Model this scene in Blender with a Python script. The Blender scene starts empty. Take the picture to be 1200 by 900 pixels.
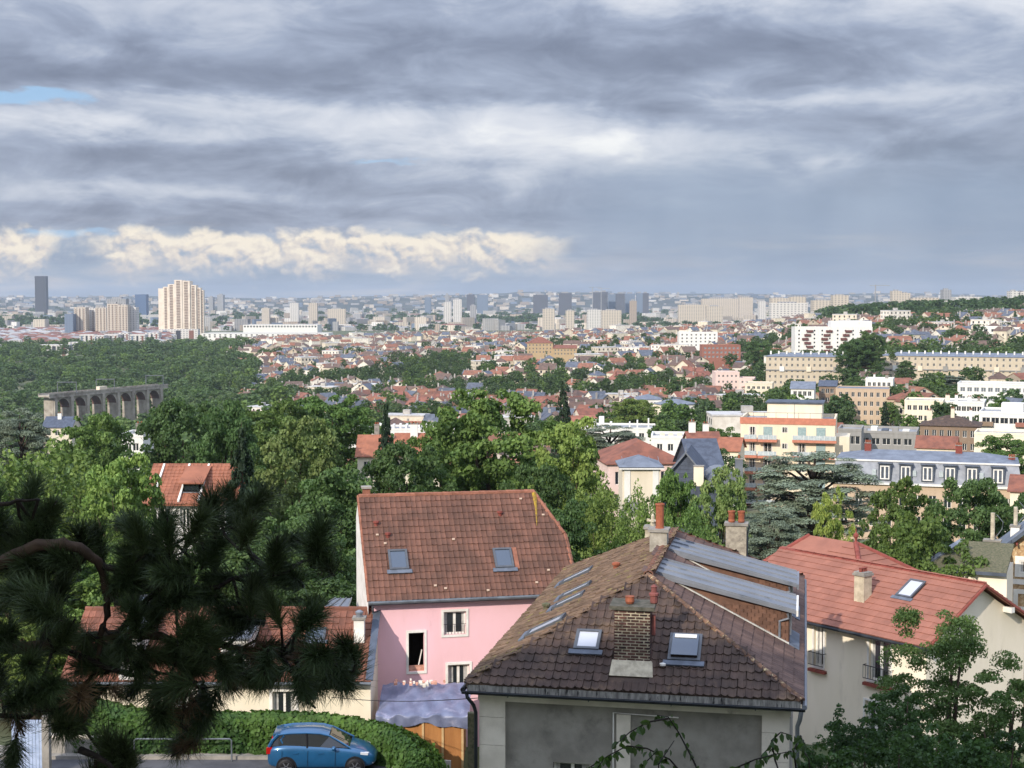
import bpy, math, random
import numpy as np
from mathutils import Vector, Matrix

# ------------------------------------------------------------------ camera
F = 1733.0            # focal length in photo pixels (1200 px wide photo)
CZ = 18.0             # camera height above the street datum
PITCH = math.atan((450.0 - 348.0) / F)
scene = bpy.context.scene
COL = scene.collection
cam_data = bpy.data.cameras.new('camera')
cam = bpy.data.objects.new('camera', cam_data); COL.objects.link(cam)
cam.location = (0, 0, CZ); cam.rotation_euler = (math.pi / 2 - PITCH, 0, 0)
cam_data.sensor_width = 36.0; cam_data.lens = F / 1200.0 * 36.0
cam_data.clip_start = 0.1; cam_data.clip_end = 60000
scene.camera = cam
# ------------------------------------------------------------------ light
SUN_AZ = math.radians(33); SUN_EL = math.radians(29)     # 35 deg left of straight behind the camera
to_sun = Vector((-math.sin(SUN_AZ) * math.cos(SUN_EL), -math.cos(SUN_AZ) * math.cos(SUN_EL), math.sin(SUN_EL)))
sun_data = bpy.data.lights.new('sun', 'SUN'); sun_data.energy = 3.0; sun_data.angle = math.radians(0.6)
sun_data.color = (1.0, 0.91, 0.80)
sun = bpy.data.objects.new('sun', sun_data); COL.objects.link(sun)
sun.rotation_euler = (-to_sun).to_track_quat('-Z', 'Y').to_euler()
vs = scene.view_settings; vs.view_transform = 'Standard'; vs.look = 'None'; vs.gamma = 1.0; vs.exposure = 0.52
vs.use_curve_mapping = False
scene.cycles.use_denoising = True
scene.cycles.max_bounces = 5; scene.cycles.diffuse_bounces = 3; scene.cycles.glossy_bounces = 3
scene.cycles.transmission_bounces = 3; scene.cycles.transparent_max_bounces = 6; scene.cycles.volume_bounces = 1
scene.cycles.sample_clamp_indirect = 4.0

def lin(c):
    c = c / 255.0
    return c / 12.92 if c <= 0.04045 else ((c + 0.055) / 1.055) ** 2.4
def RGB(r, g, b, k=1.0): return (lin(r) * k, lin(g) * k, lin(b) * k, 1.0)

# ------------------------------------------------------------------ node helper
class NT:
    def __init__(s, tree): s.t = tree; s.n = tree.nodes; s.l = tree.links
    def new(s, typ, **kw):
        n = s.n.new(typ)
        for k, v in kw.items(): setattr(n, k, v)
        return n
    def put(s, sock, val):
        if isinstance(val, bpy.types.NodeSocket): s.l.new(val, sock)
        else: sock.default_value = val
    def math(s, op, a, b=0.0, c=0.0, clamp=False):
        n = s.new('ShaderNodeMath', operation=op, use_clamp=clamp)
        s.put(n.inputs[0], a); s.put(n.inputs[1], b); s.put(n.inputs[2], c)
        return n.outputs[0]
    def vmath(s, op, a, b=(0, 0, 0)):
        n = s.new('ShaderNodeVectorMath', operation=op)
        s.put(n.inputs[0], a); s.put(n.inputs[1], b)
        return n.outputs[0]
    def comb(s, x, y, z=0.0):
        n = s.new('ShaderNodeCombineXYZ')
        for i, q in enumerate((x, y, z)): s.put(n.inputs[i], q)
        return n.outputs[0]
    def sep(s, v):
        n = s.new('ShaderNodeSeparateXYZ'); s.put(n.inputs[0], v); return n.outputs
    def noise(s, vec, scale, detail=4.0, rough=0.55, dist=0.0, color=False):
        n = s.new('ShaderNodeTexNoise'); n.noise_dimensions = '3D'
        if vec is not None: s.put(n.inputs['Vector'], vec)
        n.inputs['Scale'].default_value = scale; n.inputs['Detail'].default_value = detail
        n.inputs['Roughness'].default_value = rough; n.inputs['Distortion'].default_value = dist
        return n.outputs['Color' if color else 'Fac']
    def smooth(s, v, a, b):
        n = s.new('ShaderNodeMapRange'); n.interpolation_type = 'SMOOTHSTEP'
        s.put(n.inputs[0], v); n.inputs[1].default_value = a; n.inputs[2].default_value = b
        n.inputs[3].default_value = 0; n.inputs[4].default_value = 1
        return n.outputs[0]
    def mix(s, fac, a, b, blend='MIX'):
        n = s.new('ShaderNodeMix', data_type='RGBA'); n.blend_type = blend
        s.put(n.inputs[0], fac); s.put(n.inputs[6], a); s.put(n.inputs[7], b)
        return n.outputs[2]
    def ramp(s, fac, stops, interp='LINEAR'):
        n = s.new('ShaderNodeValToRGB'); r = n.color_ramp; r.interpolation = interp
        while len(r.elements) < len(stops): r.elements.new(0.5)
        for e, (p, c) in zip(r.elements, stops): e.position = p; e.color = c
        s.put(n.inputs[0], fac)
        return n.outputs[0]

# ------------------------------------------------------------------ sky
world = bpy.data.worlds.new('World'); scene.world = world; world.use_nodes = True
def build_sky():
    nt = NT(world.node_tree); nt.n.clear()
    out = nt.new('ShaderNodeOutputWorld'); bg = nt.new('ShaderNodeBackground'); bg.inputs[1].default_value = 0.1
    nt.l.new(bg.outputs[0], out.inputs[0])
    sky = nt.new('ShaderNodeTexSky', sky_type='NISHITA'); sky.sun_disc = False
    sky.sun_elevation = SUN_EL; sky.sun_rotation = math.radians(213); sky.air_density = 1.2; sky.dust_density = 1.5
    d = nt.new('ShaderNodeTexCoord').outputs['Generated']
    x, y, z = nt.sep(d)
    az = nt.math('MULTIPLY', nt.math('ARCTAN2', x, y), F / 100)          # hundreds of photo pixels right of centre
    el = nt.math('MULTIPLY', nt.math('ARCSINE', z), F / 100)             # hundreds of photo pixels above the horizon
    # flat cloud layer seen in perspective
    zz = nt.math('ADD', nt.math('MAXIMUM', z, 0.0), 0.09)
    plane = nt.comb(nt.math('DIVIDE', x, zz), nt.math('DIVIDE', y, zz), 0.0)
    n1 = nt.noise(plane, 0.5, 9, 0.60, 0.35)
    n2 = nt.noise(nt.comb(az, nt.math('MULTIPLY', el, 2.7), 6.1), 0.8, 9, 0.60, 0.55)
    pt = nt.comb(az, nt.math('MULTIPLY', el, 3.0), 1.7)
    warpc = nt.noise(pt, 0.55, 5, 0.6, 0.0, color=True)
    wx, wy, wz = nt.sep(nt.vmath('SUBTRACT', warpc, (0.5, 0.5, 0.5)))
    aw = nt.math('ADD', az, nt.math('MULTIPLY', wx, 2.4))
    ew = nt.math('ADD', el, nt.math('MULTIPLY', wy, 0.75))
    def bump(px, py, rx, ry, amp, a=aw, e=ew):
        u = nt.math('MULTIPLY_ADD', a, 100.0 / rx, -(px - 600) / rx)
        v = nt.math('MULTIPLY_ADD', e, 100.0 / ry, -(348 - py) / ry)
        q = nt.math('ADD', nt.math('MULTIPLY', u, u), nt.math('MULTIPLY', v, v))
        g = nt.math('POWER', 2.718, nt.math('MULTIPLY', q, -1.0))
        return nt.math('MULTIPLY', g, amp)
    bumps = [(380, 150, 330, 26, .20), (720, 182, 170, 24, .44), (560, 165, 200, 22, .16), (1130, 20, 170, 30, .42),
             (1120, 110, 120, 40, .16), (150, 22, 170, 18, .22), (780, 8, 160, 12, .30), (110, 155, 130, 12, .30),
             (260, 128, 150, 10, .18), (250, 232, 170, 10, .16), (960, 122, 160, 10, .20), (520, 140, 120, 12, .2),
             (200, 92, 330, 22, -.26), (600, 62, 260, 24, -.20), (240, 190, 130, 24, -.22), (300, 258, 380, 12, -.12),
             (860, 62, 160, 30, -.16), (700, 125, 120, 14, -.18), (900, 192, 22, 9, -.20), (965, 190, 18, 6, -.16),
             (1080, 187, 50, 9, -.20), (1190, 190, 20, 8, -.16), (1000, 150, 240, 14, -.05)]
    tot = nt.math('ADD', nt.math('MULTIPLY_ADD', n1, 1.0, -0.12), nt.math('MULTIPLY_ADD', n2, 0.85, -0.405))
    for b in bumps: tot = nt.math('ADD', tot, bump(*b))
    K = 7.6
    def C(r, g, b): return RGB(r, g, b, K)
    layer = nt.ramp(tot, [(0.0, C(112, 120, 142)), (0.22, C(132, 141, 163)), (0.42, C(158, 168, 190)), (0.58, C(186, 193, 209)),
                          (0.80, C(216, 219, 228)), (1.0, C(245, 245, 245))])
    # rain veil on the right, fading up into the layer
    veil_m = nt.math('MULTIPLY', nt.smooth(aw, -0.6, 2.2), nt.smooth(ew, 2.0, 0.9))
    n3 = nt.noise(nt.comb(nt.math('MULTIPLY', az, 1.0), nt.math('MULTIPLY', el, 0.25), 5.0), 0.5, 3, 0.5)
    veil = nt.ramp(n3, [(0.3, C(126, 144, 172)), (0.55, C(138, 155, 181)), (0.75, C(156, 171, 194))])
    colr = nt.mix(nt.math('MULTIPLY', veil_m, 0.88), layer, veil)
    # low pale air near the horizon
    low_m = nt.smooth(ew, 0.95, 0.45)
    lown = nt.noise(nt.comb(az, nt.math('MULTIPLY', el, 7.0), 9.0), 0.55, 6, 0.6, 0.3)
    low = nt.ramp(lown, [(0.3, C(142, 158, 182)), (0.48, C(160, 174, 194)), (0.60, C(188, 190, 198)), (0.72, C(212, 204, 200))])
    left_m = nt.smooth(az, 1.4, -0.4)
    colr = nt.mix(nt.math('MULTIPLY', low_m, nt.math('MULTIPLY_ADD', left_m, 0.6, 0.3)), colr, low)
    # blue gaps
    gap = nt.math('ADD', bump(45, 132, 60, 12, 1.0), nt.math('ADD', bump(110, 277, 90, 9, 0.8), bump(470, 192, 60, 5, 0.6)))
    gapn = nt.smooth(nt.math('ADD', gap, nt.math('MULTIPLY_ADD', n2, 0.6, -0.3)), 0.35, 0.8)
    skyc = nt.mix(0.85, sky.outputs[0], C(150, 194, 238))
    colr = nt.mix(nt.math('MULTIPLY', gapn, 0.8), colr, skyc)
    # sunlit cumulus bank above the horizon on the left
    cp = nt.comb(az, nt.math('MULTIPLY', el, 1.35), 3.3)
    def billow(off):
        v0 = nt.vmath('ADD', cp, off)
        wv = nt.vmath('SUBTRACT', nt.noise(v0, 2.2, 4, 0.6, 0.0, color=True), (0.5, 0.5, 0.5))
        v1 = nt.vmath('ADD', v0, nt.vmath('MULTIPLY', wv, (0.5, 0.5, 0.5)))
        tot_ = nt.math('MULTIPLY', nt.noise(v0, 1.1, 7, 0.62, 0.2), 0.9)
        for sc, am in ((1.5, .46), (3.7, .26), (8.5, .10)):
            vo = nt.new('ShaderNodeTexVoronoi'); vo.voronoi_dimensions = '2D'; vo.feature = 'F1'; vo.inputs['Scale'].default_value = sc; nt.put(vo.inputs['Vector'], v1)
            tot_ = nt.math('ADD', tot_, nt.math('MULTIPLY_ADD', vo.outputs['Distance'], -am, am * .45))
        return tot_
    c1 = billow((0, 0, 0)); c2 = billow((0.035, 0.07, 0.0))                # the same field a little higher: shading by slope
    c0 = nt.math('SUBTRACT', c1, 0.45)
    azr = nt.math('MULTIPLY_ADD', c0, 0.9, az)
    main_ = nt.math('MULTIPLY', nt.smooth(azr, -5.0, -4.5), nt.smooth(azr, 0.9, 0.1))
    side = nt.math('MAXIMUM', main_, nt.math('MULTIPLY', nt.smooth(azr, -4.95, -5.3), nt.smooth(azr, -9.0, -7.0)))
    elr = nt.math('MULTIPLY_ADD', c0, -0.42, el)
    topcut = nt.smooth(elr, 0.78, 0.64)
    botm = nt.smooth(nt.math('MULTIPLY_ADD', c0, 0.5, el), 0.16, 0.50)
    cm = nt.math('MULTIPLY', nt.math('MULTIPLY', side, topcut), botm)
    shade = nt.math('MULTIPLY_ADD', nt.math('SUBTRACT', c1, c2), 2.3, nt.math('MULTIPLY_ADD', el, 1.15, -0.02))
    cum = nt.ramp(shade, [(0.08, C(160, 174, 194)), (0.30, C(192, 193, 200)), (0.52, C(228, 217, 206)), (0.80, C(252, 240, 220))])
    colr = nt.mix(nt.math('MULTIPLY', cm, 0.92), colr, cum)
    # towards the ground: plain haze colour
    colr = nt.mix(nt.smooth(el, 0.0, -0.3), colr, C(150, 165, 188))
    colr = nt.mix(0.06, colr, sky.outputs[0])
    # overcast sky: brighter towards the zenith
    br = nt.math('MULTIPLY_ADD', nt.math('MAXIMUM', nt.math('SUBTRACT', z, 0.2), 0.0), 4.0, 1.0)
    colr = nt.vmath('MULTIPLY', colr, nt.comb(br, br, br))
    nt.put(bg.inputs[0], colr)
    world.cycles.sampling_method = 'MANUAL'; world.cycles.sample_map_resolution = 512
build_sky()

# ------------------------------------------------------------------ pixels to directions
CP, SP = math.cos(PITCH), math.sin(PITCH)
def ray(px, py):
    xr = (px - 600.0) / F; yu = -(py - 450.0) / F
    return Vector((xr, CP + yu * SP, -SP + yu * CP))
def P(px, py, d):
    r = ray(px, py); return Vector((0, 0, CZ)) + r * (d / r.y)
def PZ(px, py, z):
    r = ray(px, py); return Vector((0, 0, CZ)) + r * ((z - CZ) / r.z)
def XZ(px, d): return (px - 600.0) / F * d
def Zy(py, d): return P(600, py, d).z
def hit(px, py, p0, n):
    r = ray(px, py); o = Vector((0, 0, CZ)); n = Vector(n)
    return o + r * ((Vector(p0) - o).dot(n) / r.dot(n))

# ------------------------------------------------------------------ mesh building
class MB:
    def __init__(s): s.v = []; s.f = []; s.m = []
    def add(s, vs_, fs, mi=0):
        b = len(s.v); s.v.extend([tuple(q) for q in vs_])
        s.f.extend([tuple(b + i for i in q) for q in fs]); s.m.extend([mi] * len(fs)); return s
    def box(s, x0, x1, y0, y1, z0, z1, mi=0):
        vs_ = [(x0, y0, z0), (x1, y0, z0), (x1, y1, z0), (x0, y1, z0), (x0, y0, z1), (x1, y0, z1), (x1, y1, z1), (x0, y1, z1)]
        return s.add(vs_, [(3, 2, 1, 0), (4, 5, 6, 7), (0, 1, 5, 4), (1, 2, 6, 5), (2, 3, 7, 6), (3, 0, 4, 7)], mi)
    def obox(s, c, ax, ay, az, mi=0):      # oriented box: centre and three half vectors
        c, ax, ay, az = map(Vector, (c, ax, ay, az))
        vs_ = [c + ax * i + ay * j + az * k for k in (-1, 1) for (i, j) in ((-1, -1), (1, -1), (1, 1), (-1, 1))]
        return s.add(vs_, [(3, 2, 1, 0), (4, 5, 6, 7), (0, 1, 5, 4), (1, 2, 6, 5), (2, 3, 7, 6), (3, 0, 4, 7)], mi)
    def poly(s, pts, mi=0): return s.add(pts, [tuple(range(len(pts)))], mi)
    def slab(s, pts, th, mi=0, mi_side=None):   # polygon extruded by vector th (downwards)
        n = len(pts); th = Vector(th); a = [Vector(q) for q in pts]; b = [q + th for q in a]
        s.add(a + b, [tuple(range(n))], mi)
        base = len(s.v) - 2 * n
        fs = [tuple(base + n + i for i in reversed(range(n)))] + [(base + i, base + n + i, base + n + (i + 1) % n, base + (i + 1) % n) for i in range(n)]
        s.f.extend(fs); s.m.extend([mi if mi_side is None else mi_side] * len(fs)); return s
    def tube(s, pts, rad, n=6, mi=0, cap=True):
        pts = [Vector(q) for q in pts]
        if not isinstance(rad, (list, tuple)): rad = [rad] * len(pts)
        b = len(s.v); up = Vector((0.13, 0.31, 0.94))
        for i, q in enumerate(pts):
            t = (pts[min(i + 1, len(pts) - 1)] - pts[max(i - 1, 0)]).normalized()
            a = t.cross(up if abs(t.dot(up)) < 0.97 else Vector((1, 0, 0))).normalized(); c = t.cross(a)
            for k in range(n):
                an = 2 * math.pi * k / n
                s.v.append(tuple(q + (a * math.cos(an) + c * math.sin(an)) * rad[i]))
        for i in range(len(pts) - 1):
            for k in range(n):
                s.f.append((b + i * n + k, b + i * n + (k + 1) % n, b + (i + 1) * n + (k + 1) % n, b + (i + 1) * n + k)); s.m.append(mi)
        if cap:
            s.f.append(tuple(b + k for k in reversed(range(n)))); s.m.append(mi)
            s.f.append(tuple(b + (len(pts) - 1) * n + k for k in range(n))); s.m.append(mi)
        return s
    def lathe(s, prof, c=(0, 0, 0), n=12, mi=0):
        b = len(s.v)
        for (r, z) in prof:
            for k in range(n):
                an = 2 * math.pi * k / n; s.v.append((c[0] + r * math.cos(an), c[1] + r * math.sin(an), c[2] + z))
        for i in range(len(prof) - 1):
            for k in range(n):
                s.f.append((b + i * n + k, b + i * n + (k + 1) % n, b + (i + 1) * n + (k + 1) % n, b + (i + 1) * n + k)); s.m.append(mi)
        s.f.append(tuple(b + k for k in reversed(range(n)))); s.m.append(mi)
        s.f.append(tuple(b + (len(prof) - 1) * n + k for k in range(n))); s.m.append(mi)
        return s
    def mesh(s, name, mats, smooth=False):
        me = bpy.data.meshes.new(name); me.from_pydata(s.v, [], s.f)
        for m in (mats if isinstance(mats, (list, tuple)) else [mats]): me.materials.append(m)
        if any(s.m): me.polygons.foreach_set('material_index', s.m)
        if smooth: me.polygons.foreach_set('use_smooth', [True] * len(s.f))
        me.update(); return me
    def build(s, name, mats, parent=None, smooth=False, loc=None, rz=0.0):
        return put(name, s.mesh(name, mats, smooth), parent, loc, rz)
def put(name, data, parent=None, loc=None, rz=0.0):
    o = bpy.data.objects.new(name, data); COL.objects.link(o)
    if parent is not None: o.parent = parent
    if loc is not None: o.location = loc
    if rz: o.rotation_euler = (0, 0, rz)
    return o
def np_mesh(name, V, Q, mats, midx=None, smooth=False):
    V = np.asarray(V, np.float32); Q = np.asarray(Q, np.int32); k = Q.shape[1]
    me = bpy.data.meshes.new(name)
    me.vertices.add(len(V)); me.vertices.foreach_set('co', V.ravel())
    me.loops.add(Q.size); me.loops.foreach_set('vertex_index', Q.ravel())
    me.polygons.add(len(Q)); me.polygons.foreach_set('loop_start', np.arange(0, Q.size, k, dtype=np.int32))
    for m in (mats if isinstance(mats, (list, tuple)) else [mats]): me.materials.append(m)
    if midx is not None: me.polygons.foreach_set('material_index', np.asarray(midx, np.int32))
    if smooth: me.polygons.foreach_set('use_smooth', np.ones(len(Q), bool))
    me.update(calc_edges=True); return me
def tag(o, label, cat, group=None, kind=None):
    o['label'] = label; o['category'] = cat
    if group: o['group'] = group
    if kind: o['kind'] = kind
    return o
def struct(o): o['kind'] = 'structure'; return o
def thing(name, label, cat, loc=(0, 0, 0), rz=0.0, group=None):
    o = put(name, None, None, loc, rz); o.empty_display_size = 0.5
    return tag(o, label, cat, group)
KIDS = {}
def copy_tree(o, parent=None):
    c = o.copy(); COL.objects.link(c)
    if parent is not None: c.parent = parent
    for ch in o.children: copy_tree(ch, c)
    return c

# ------------------------------------------------------------------ materials
MATS = {}
def mat(name, c1, c2=None, rough=0.85, scale=3.0, bump=0.0, bscale=40.0, metal=0.0, spec=0.3, rand=0.0, island=0.0,
        c3=None, c3scale=0.6, c3lo=0.55, c3hi=0.75, transl=0.0, coord='Object', stretch=(1, 1, 1), detail=5.0, coat=0.0):
    """Principled material: two base tones mixed by noise, a third in patches, per-object / per-piece tone shifts, fine bump."""
    if name in MATS: return MATS[name]
    m = bpy.data.materials.new(name); m.use_nodes = True; nt = NT(m.node_tree); nt.n.clear()
    out = nt.new('ShaderNodeOutputMaterial'); b = nt.new('ShaderNodeBsdfPrincipled')
    vec = nt.new('ShaderNodeTexCoord').outputs['Object'] if coord == 'Object' else nt.new('ShaderNodeNewGeometry').outputs['Position']
    if stretch != (1, 1, 1): vec = nt.vmath('MULTIPLY', vec, stretch)
    col = c1
    if c2 is not None:
        n = nt.noise(vec, scale, detail, 0.6); col = nt.mix(nt.smooth(n, 0.32, 0.68), c1, c2)
    if c3 is not None:
        n = nt.noise(nt.vmath('ADD', vec, (17, 5, 9)), c3scale, 6, 0.65); col = nt.mix(nt.smooth(n, c3lo, c3hi), col, c3)
    if rand > 0 or island > 0:
        oi = nt.new('ShaderNodeObjectInfo').outputs['Random']
        k = nt.math('MULTIPLY_ADD', oi, 2 * rand, 1.0 - rand)
        if island > 0:
            ri = nt.new('ShaderNodeNewGeometry').outputs['Random Per Island']
            k = nt.math('ADD', k, nt.math('MULTIPLY_ADD', ri, 2 * island, -island))
        v = nt.new('ShaderNodeHueSaturation'); nt.put(v.inputs['Color'], col); nt.put(v.inputs['Value'], k)
        nt.put(v.inputs['Hue'], nt.math('MULTIPLY_ADD', nt.math('FRACT', nt.math('MULTIPLY', oi, 7.31)), 0.10 * rand, 0.5 - 0.05 * rand))
        col = v.outputs[0]
    nt.put(b.inputs['Base Color'], col)
    b.inputs['Roughness'].default_value = rough; b.inputs['Metallic'].default_value = metal
    b.inputs['Specular IOR Level'].default_value = spec; b.inputs['Coat Weight'].default_value = coat
    if bump > 0:
        bn = nt.new('ShaderNodeBump'); bn.inputs['Strength'].default_value = bump; bn.inputs['Distance'].default_value = 0.02
        nt.put(bn.inputs['Height'], nt.noise(vec, bscale, 4, 0.6)); nt.l.new(bn.outputs[0], b.inputs['Normal'])
    sh = b.outputs[0]
    if transl > 0:
        tr = nt.new('ShaderNodeBsdfTranslucent'); nt.put(tr.inputs['Color'], nt.mix(0.5, col, (0.10, 0.22, 0.02, 1)))
        mx = nt.new('ShaderNodeMixShader'); mx.inputs[0].default_value = transl
        nt.l.new(sh, mx.inputs[1]); nt.l.new(tr.outputs[0], mx.inputs[2]); sh = mx.outputs[0]
    nt.l.new(sh, out.inputs[0])
    MATS[name] = m; return m

# ------------------------------------------------------------------ terrain
TD = [-60, 0, 40, 55, 75, 100, 150, 250, 400, 600, 800, 1000, 1400, 1800, 2400, 3000, 4000, 6000, 15000]
TC = {   # ground height by distance, for directions given as photo columns
 -900: [12, 9, .25, .2, -4, -9, -18, -34, -48, -64, -74, -78, -72, -66, -64, -64, -72, -74, -74],
    0: [12, 9, .25, .2, -4, -9, -17, -30, -44, -62, -74, -80, -72, -64, -60, -60, -72, -74, -74],
  200: [12, 9, .25, .2, -3, -8, -15, -26, -38, -54, -66, -72, -66, -60, -58, -60, -72, -74, -74],
  340: [12, 9, .25, .2, -2, -7, -13, -22, -34, -44, -49, -50, -47, -45, -50, -60, -72, -74, -74],
  600: [12, 9, .25, .2, -2, -7, -12, -18, -29, -38, -42, -41.5, -38, -37, -46, -58, -70, -74, -74],
  850: [12, 9, .25, .2, -3, -8, -12, -18, -26, -31, -33, -32, -28, -27, -35, -47, -64, -74, -74],
 1020: [12, 9, .25, .2, -4, -9, -13, -18, -22, -24, -23, -19, -11, -6, -10, -24, -52, -72, -74],
 1200: [12, 9, .25, .2, -4, -9, -13, -18, -22, -24, -22, -15, -3, 2, -2, -14, -44, -70, -74],
 2100: [12, 9, .25, .2, -4, -9, -13, -18, -22, -23, -20, -12, 2, 6, 4, -8, -40, -70, -74]}
TCK = sorted(TC); TCA = np.array([TC[k] for k in TCK], float)
def ground(x, y):
    """terrain height at a world point"""
    y_ = max(y, 1.0); d = y if y < 1 else y
    pc = min(max(600 + F * x / max(y_, 30.0), TCK[0]), TCK[-1])
    col = TCA[:, 0]
    prof = [np.interp(d, TD, TCA[i]) for i in range(len(TCK))]
    z = float(np.interp(pc, TCK, prof))
    return z + (0.0 if y < 90 else min((y - 90) / 400, 1.0) * 1.2 * math.sin(x * .021 + y * .013) )
def G(px, d): return ground(XZ(px, d), d)
# ------------------------------------------------------------------ the setting
M_ground = mat('ground_soil', RGB(70, 84, 50), RGB(104, 104, 78), scale=0.05, rough=1.0, c3=RGB(128, 122, 108), c3scale=0.02, coord='World', bump=0.2, bscale=0.8)
def build_ground():
    ds = [-60, -30, -10, 0, 10, 20, 30, 36, 42, 48, 52, 56, 62, 70, 80, 90, 105, 125, 150, 180, 215, 260, 310, 370, 440, 520, 610, 710, 820, 940,
          1080, 1240, 1420, 1620, 1850, 2100, 2400, 2750, 3100, 3600, 4200, 5000, 6000, 7500, 9500, 12000, 15000]
    cols = list(range(-900, 2101, 100))
    V = []; Q = []
    for d in ds:
        for c in cols:
            dd = max(d, 60.0); x = (c - 600) / F * (dd if d > 60 else 60.0 + (60 - d) * 0.3)
            V.append((x, d, ground(x, d)))
    n = len(cols)
    for i in range(len(ds) - 1):
        for j in range(n - 1):
            Q.append((i * n + j, i * n + j + 1, (i + 1) * n + j + 1, (i + 1) * n + j))
    struct(put('ground', np_mesh('ground', V, Q, M_ground, smooth=True)))
build_ground()
M_hill = mat('far_hill', RGB(52, 62, 56), RGB(78, 82, 76), scale=0.004, rough=1.0, coord='World')
def build_hills():
    rng = random.Random(5)
    for name, d, base, amp, seed in (('far_hills', 9800, 6, 26, 1), ('far_hills', 13500, 30, 34, 7)):
        V = []; Q = []; xs = np.linspace(-d * 0.62, d * 0.62, 130)
        for i, x in enumerate(xs):
            u = x / d * 10
            h = base + amp * (0.5 * math.sin(u * 0.9 + seed) + 0.3 * math.sin(u * 2.3 + seed * 2) + 0.15 * math.sin(u * 5.1 + seed)) + (8 if x > 0 else 0)
            V += [(x, d - 1400, -80), (x, d, h), (x, d + 900, -80)]
            if i: Q += [(3 * i - 3, 3 * i, 3 * i + 1, 3 * i - 2), (3 * i - 2, 3 * i + 1, 3 * i + 2, 3 * i - 1)]
        struct(put(name, np_mesh(name, V, Q, M_hill, smooth=True)))
build_hills()
def build_haze():
    m = bpy.data.materials.new('haze_air'); m.use_nodes = True; nt = NT(m.node_tree); nt.n.clear()
    out = nt.new('ShaderNodeOutputMaterial'); v = nt.new('ShaderNodeVolumePrincipled')
    v.inputs['Color'].default_value = (0.56, 0.64, 0.76, 1); v.inputs['Density'].default_value = HAZE; v.inputs['Anisotropy'].default_value = 0.0
    nt.l.new(v.outputs[0], out.inputs['Volume'])
    b = MB().box(-12000, 12000, -200, 16500, -90, 140)
    o = b.build('haze', m); tag(o, 'thin blue evening haze lying over the whole town', 'haze', kind='stuff')
HAZE = 5.0e-5
build_haze()
# ------------------------------------------------------------------ shared materials
def plaster(name, c, dirt=0.82, **kw):
    c2 = (c[0] * dirt, c[1] * dirt, c[2] * dirt * 0.97, 1)
    return mat(name, c, c2, rough=0.95, scale=kw.pop('scale', 0.9), bump=kw.pop('bump', 0.15), bscale=30, stretch=(1, 1, 0.3), c3=(c[0] * .80, c[1] * .79, c[2] * .77, 1), c3scale=1.7, c3lo=.56, c3hi=.82, **kw)
def glass(name, c=(0.02, 0.025, 0.03, 1), rough=0.06, spec=0.8): return mat(name, c, rough=rough, spec=spec)
M_glass = glass('window_glass')
M_glass2 = glass('window_glass_pale', (0.16, 0.18, 0.20, 1), 0.15)
M_curtain = mat('net_curtain', RGB(186, 184, 178), RGB(156, 154, 150), rough=.9, scale=6)
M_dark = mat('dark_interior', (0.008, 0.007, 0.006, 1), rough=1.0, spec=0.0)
M_white = mat('white_paint', RGB(236, 232, 224), RGB(214, 210, 200), rough=0.6, scale=2.0)
M_zinc = mat('zinc_sheet', RGB(134, 138, 144), RGB(118, 122, 128), rough=0.42, metal=0.35, scale=.8, spec=0.5, c3=RGB(98, 106, 116), c3scale=1.2)
M_zincd = mat('zinc_dark', RGB(92, 100, 112), RGB(72, 78, 88), rough=0.5, metal=0.3, scale=1.0)
M_lead = mat('lead_flashing', RGB(104, 112, 124), RGB(84, 90, 100), rough=0.6, scale=3)
M_velux = mat('skylight_frame', RGB(94, 97, 101), RGB(82, 85, 90), rough=0.5, metal=0.2)
M_iron = mat('black_iron', RGB(34, 34, 36), rough=0.5)
M_gutter = mat('gutter_zinc', RGB(112, 118, 122), RGB(88, 92, 96), rough=0.5, metal=0.3, scale=2)
M_gutterd = mat('gutter_dark', RGB(52, 56, 60), RGB(40, 42, 46), rough=0.5, metal=0.2, scale=2)
M_terra = mat('terracotta', RGB(158, 92, 66), RGB(132, 76, 54), rough=0.85, scale=6, c3=RGB(90, 60, 48), c3scale=4)
M_concrete = mat('concrete', RGB(158, 152, 142), RGB(126, 122, 114), rough=0.95, scale=1.5, bump=0.3, bscale=20, c3=RGB(96, 92, 86), c3scale=0.8)
M_slate = mat('slate', RGB(84, 92, 106), RGB(66, 72, 84), rough=0.6, scale=1.4, island=0.12)
M_slateblue = mat('zinc_blue', RGB(122, 129, 140), RGB(102, 108, 118), rough=0.5, scale=0.8, metal=0.1)
M_bark = mat('bark', RGB(86, 72, 60), RGB(56, 46, 40), rough=1.0, scale=6, bump=0.6, bscale=12)
M_barkd = mat('bark_dark', RGB(48, 42, 38), RGB(30, 27, 25), rough=1.0, scale=20, bump=0.6, bscale=40)

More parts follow.
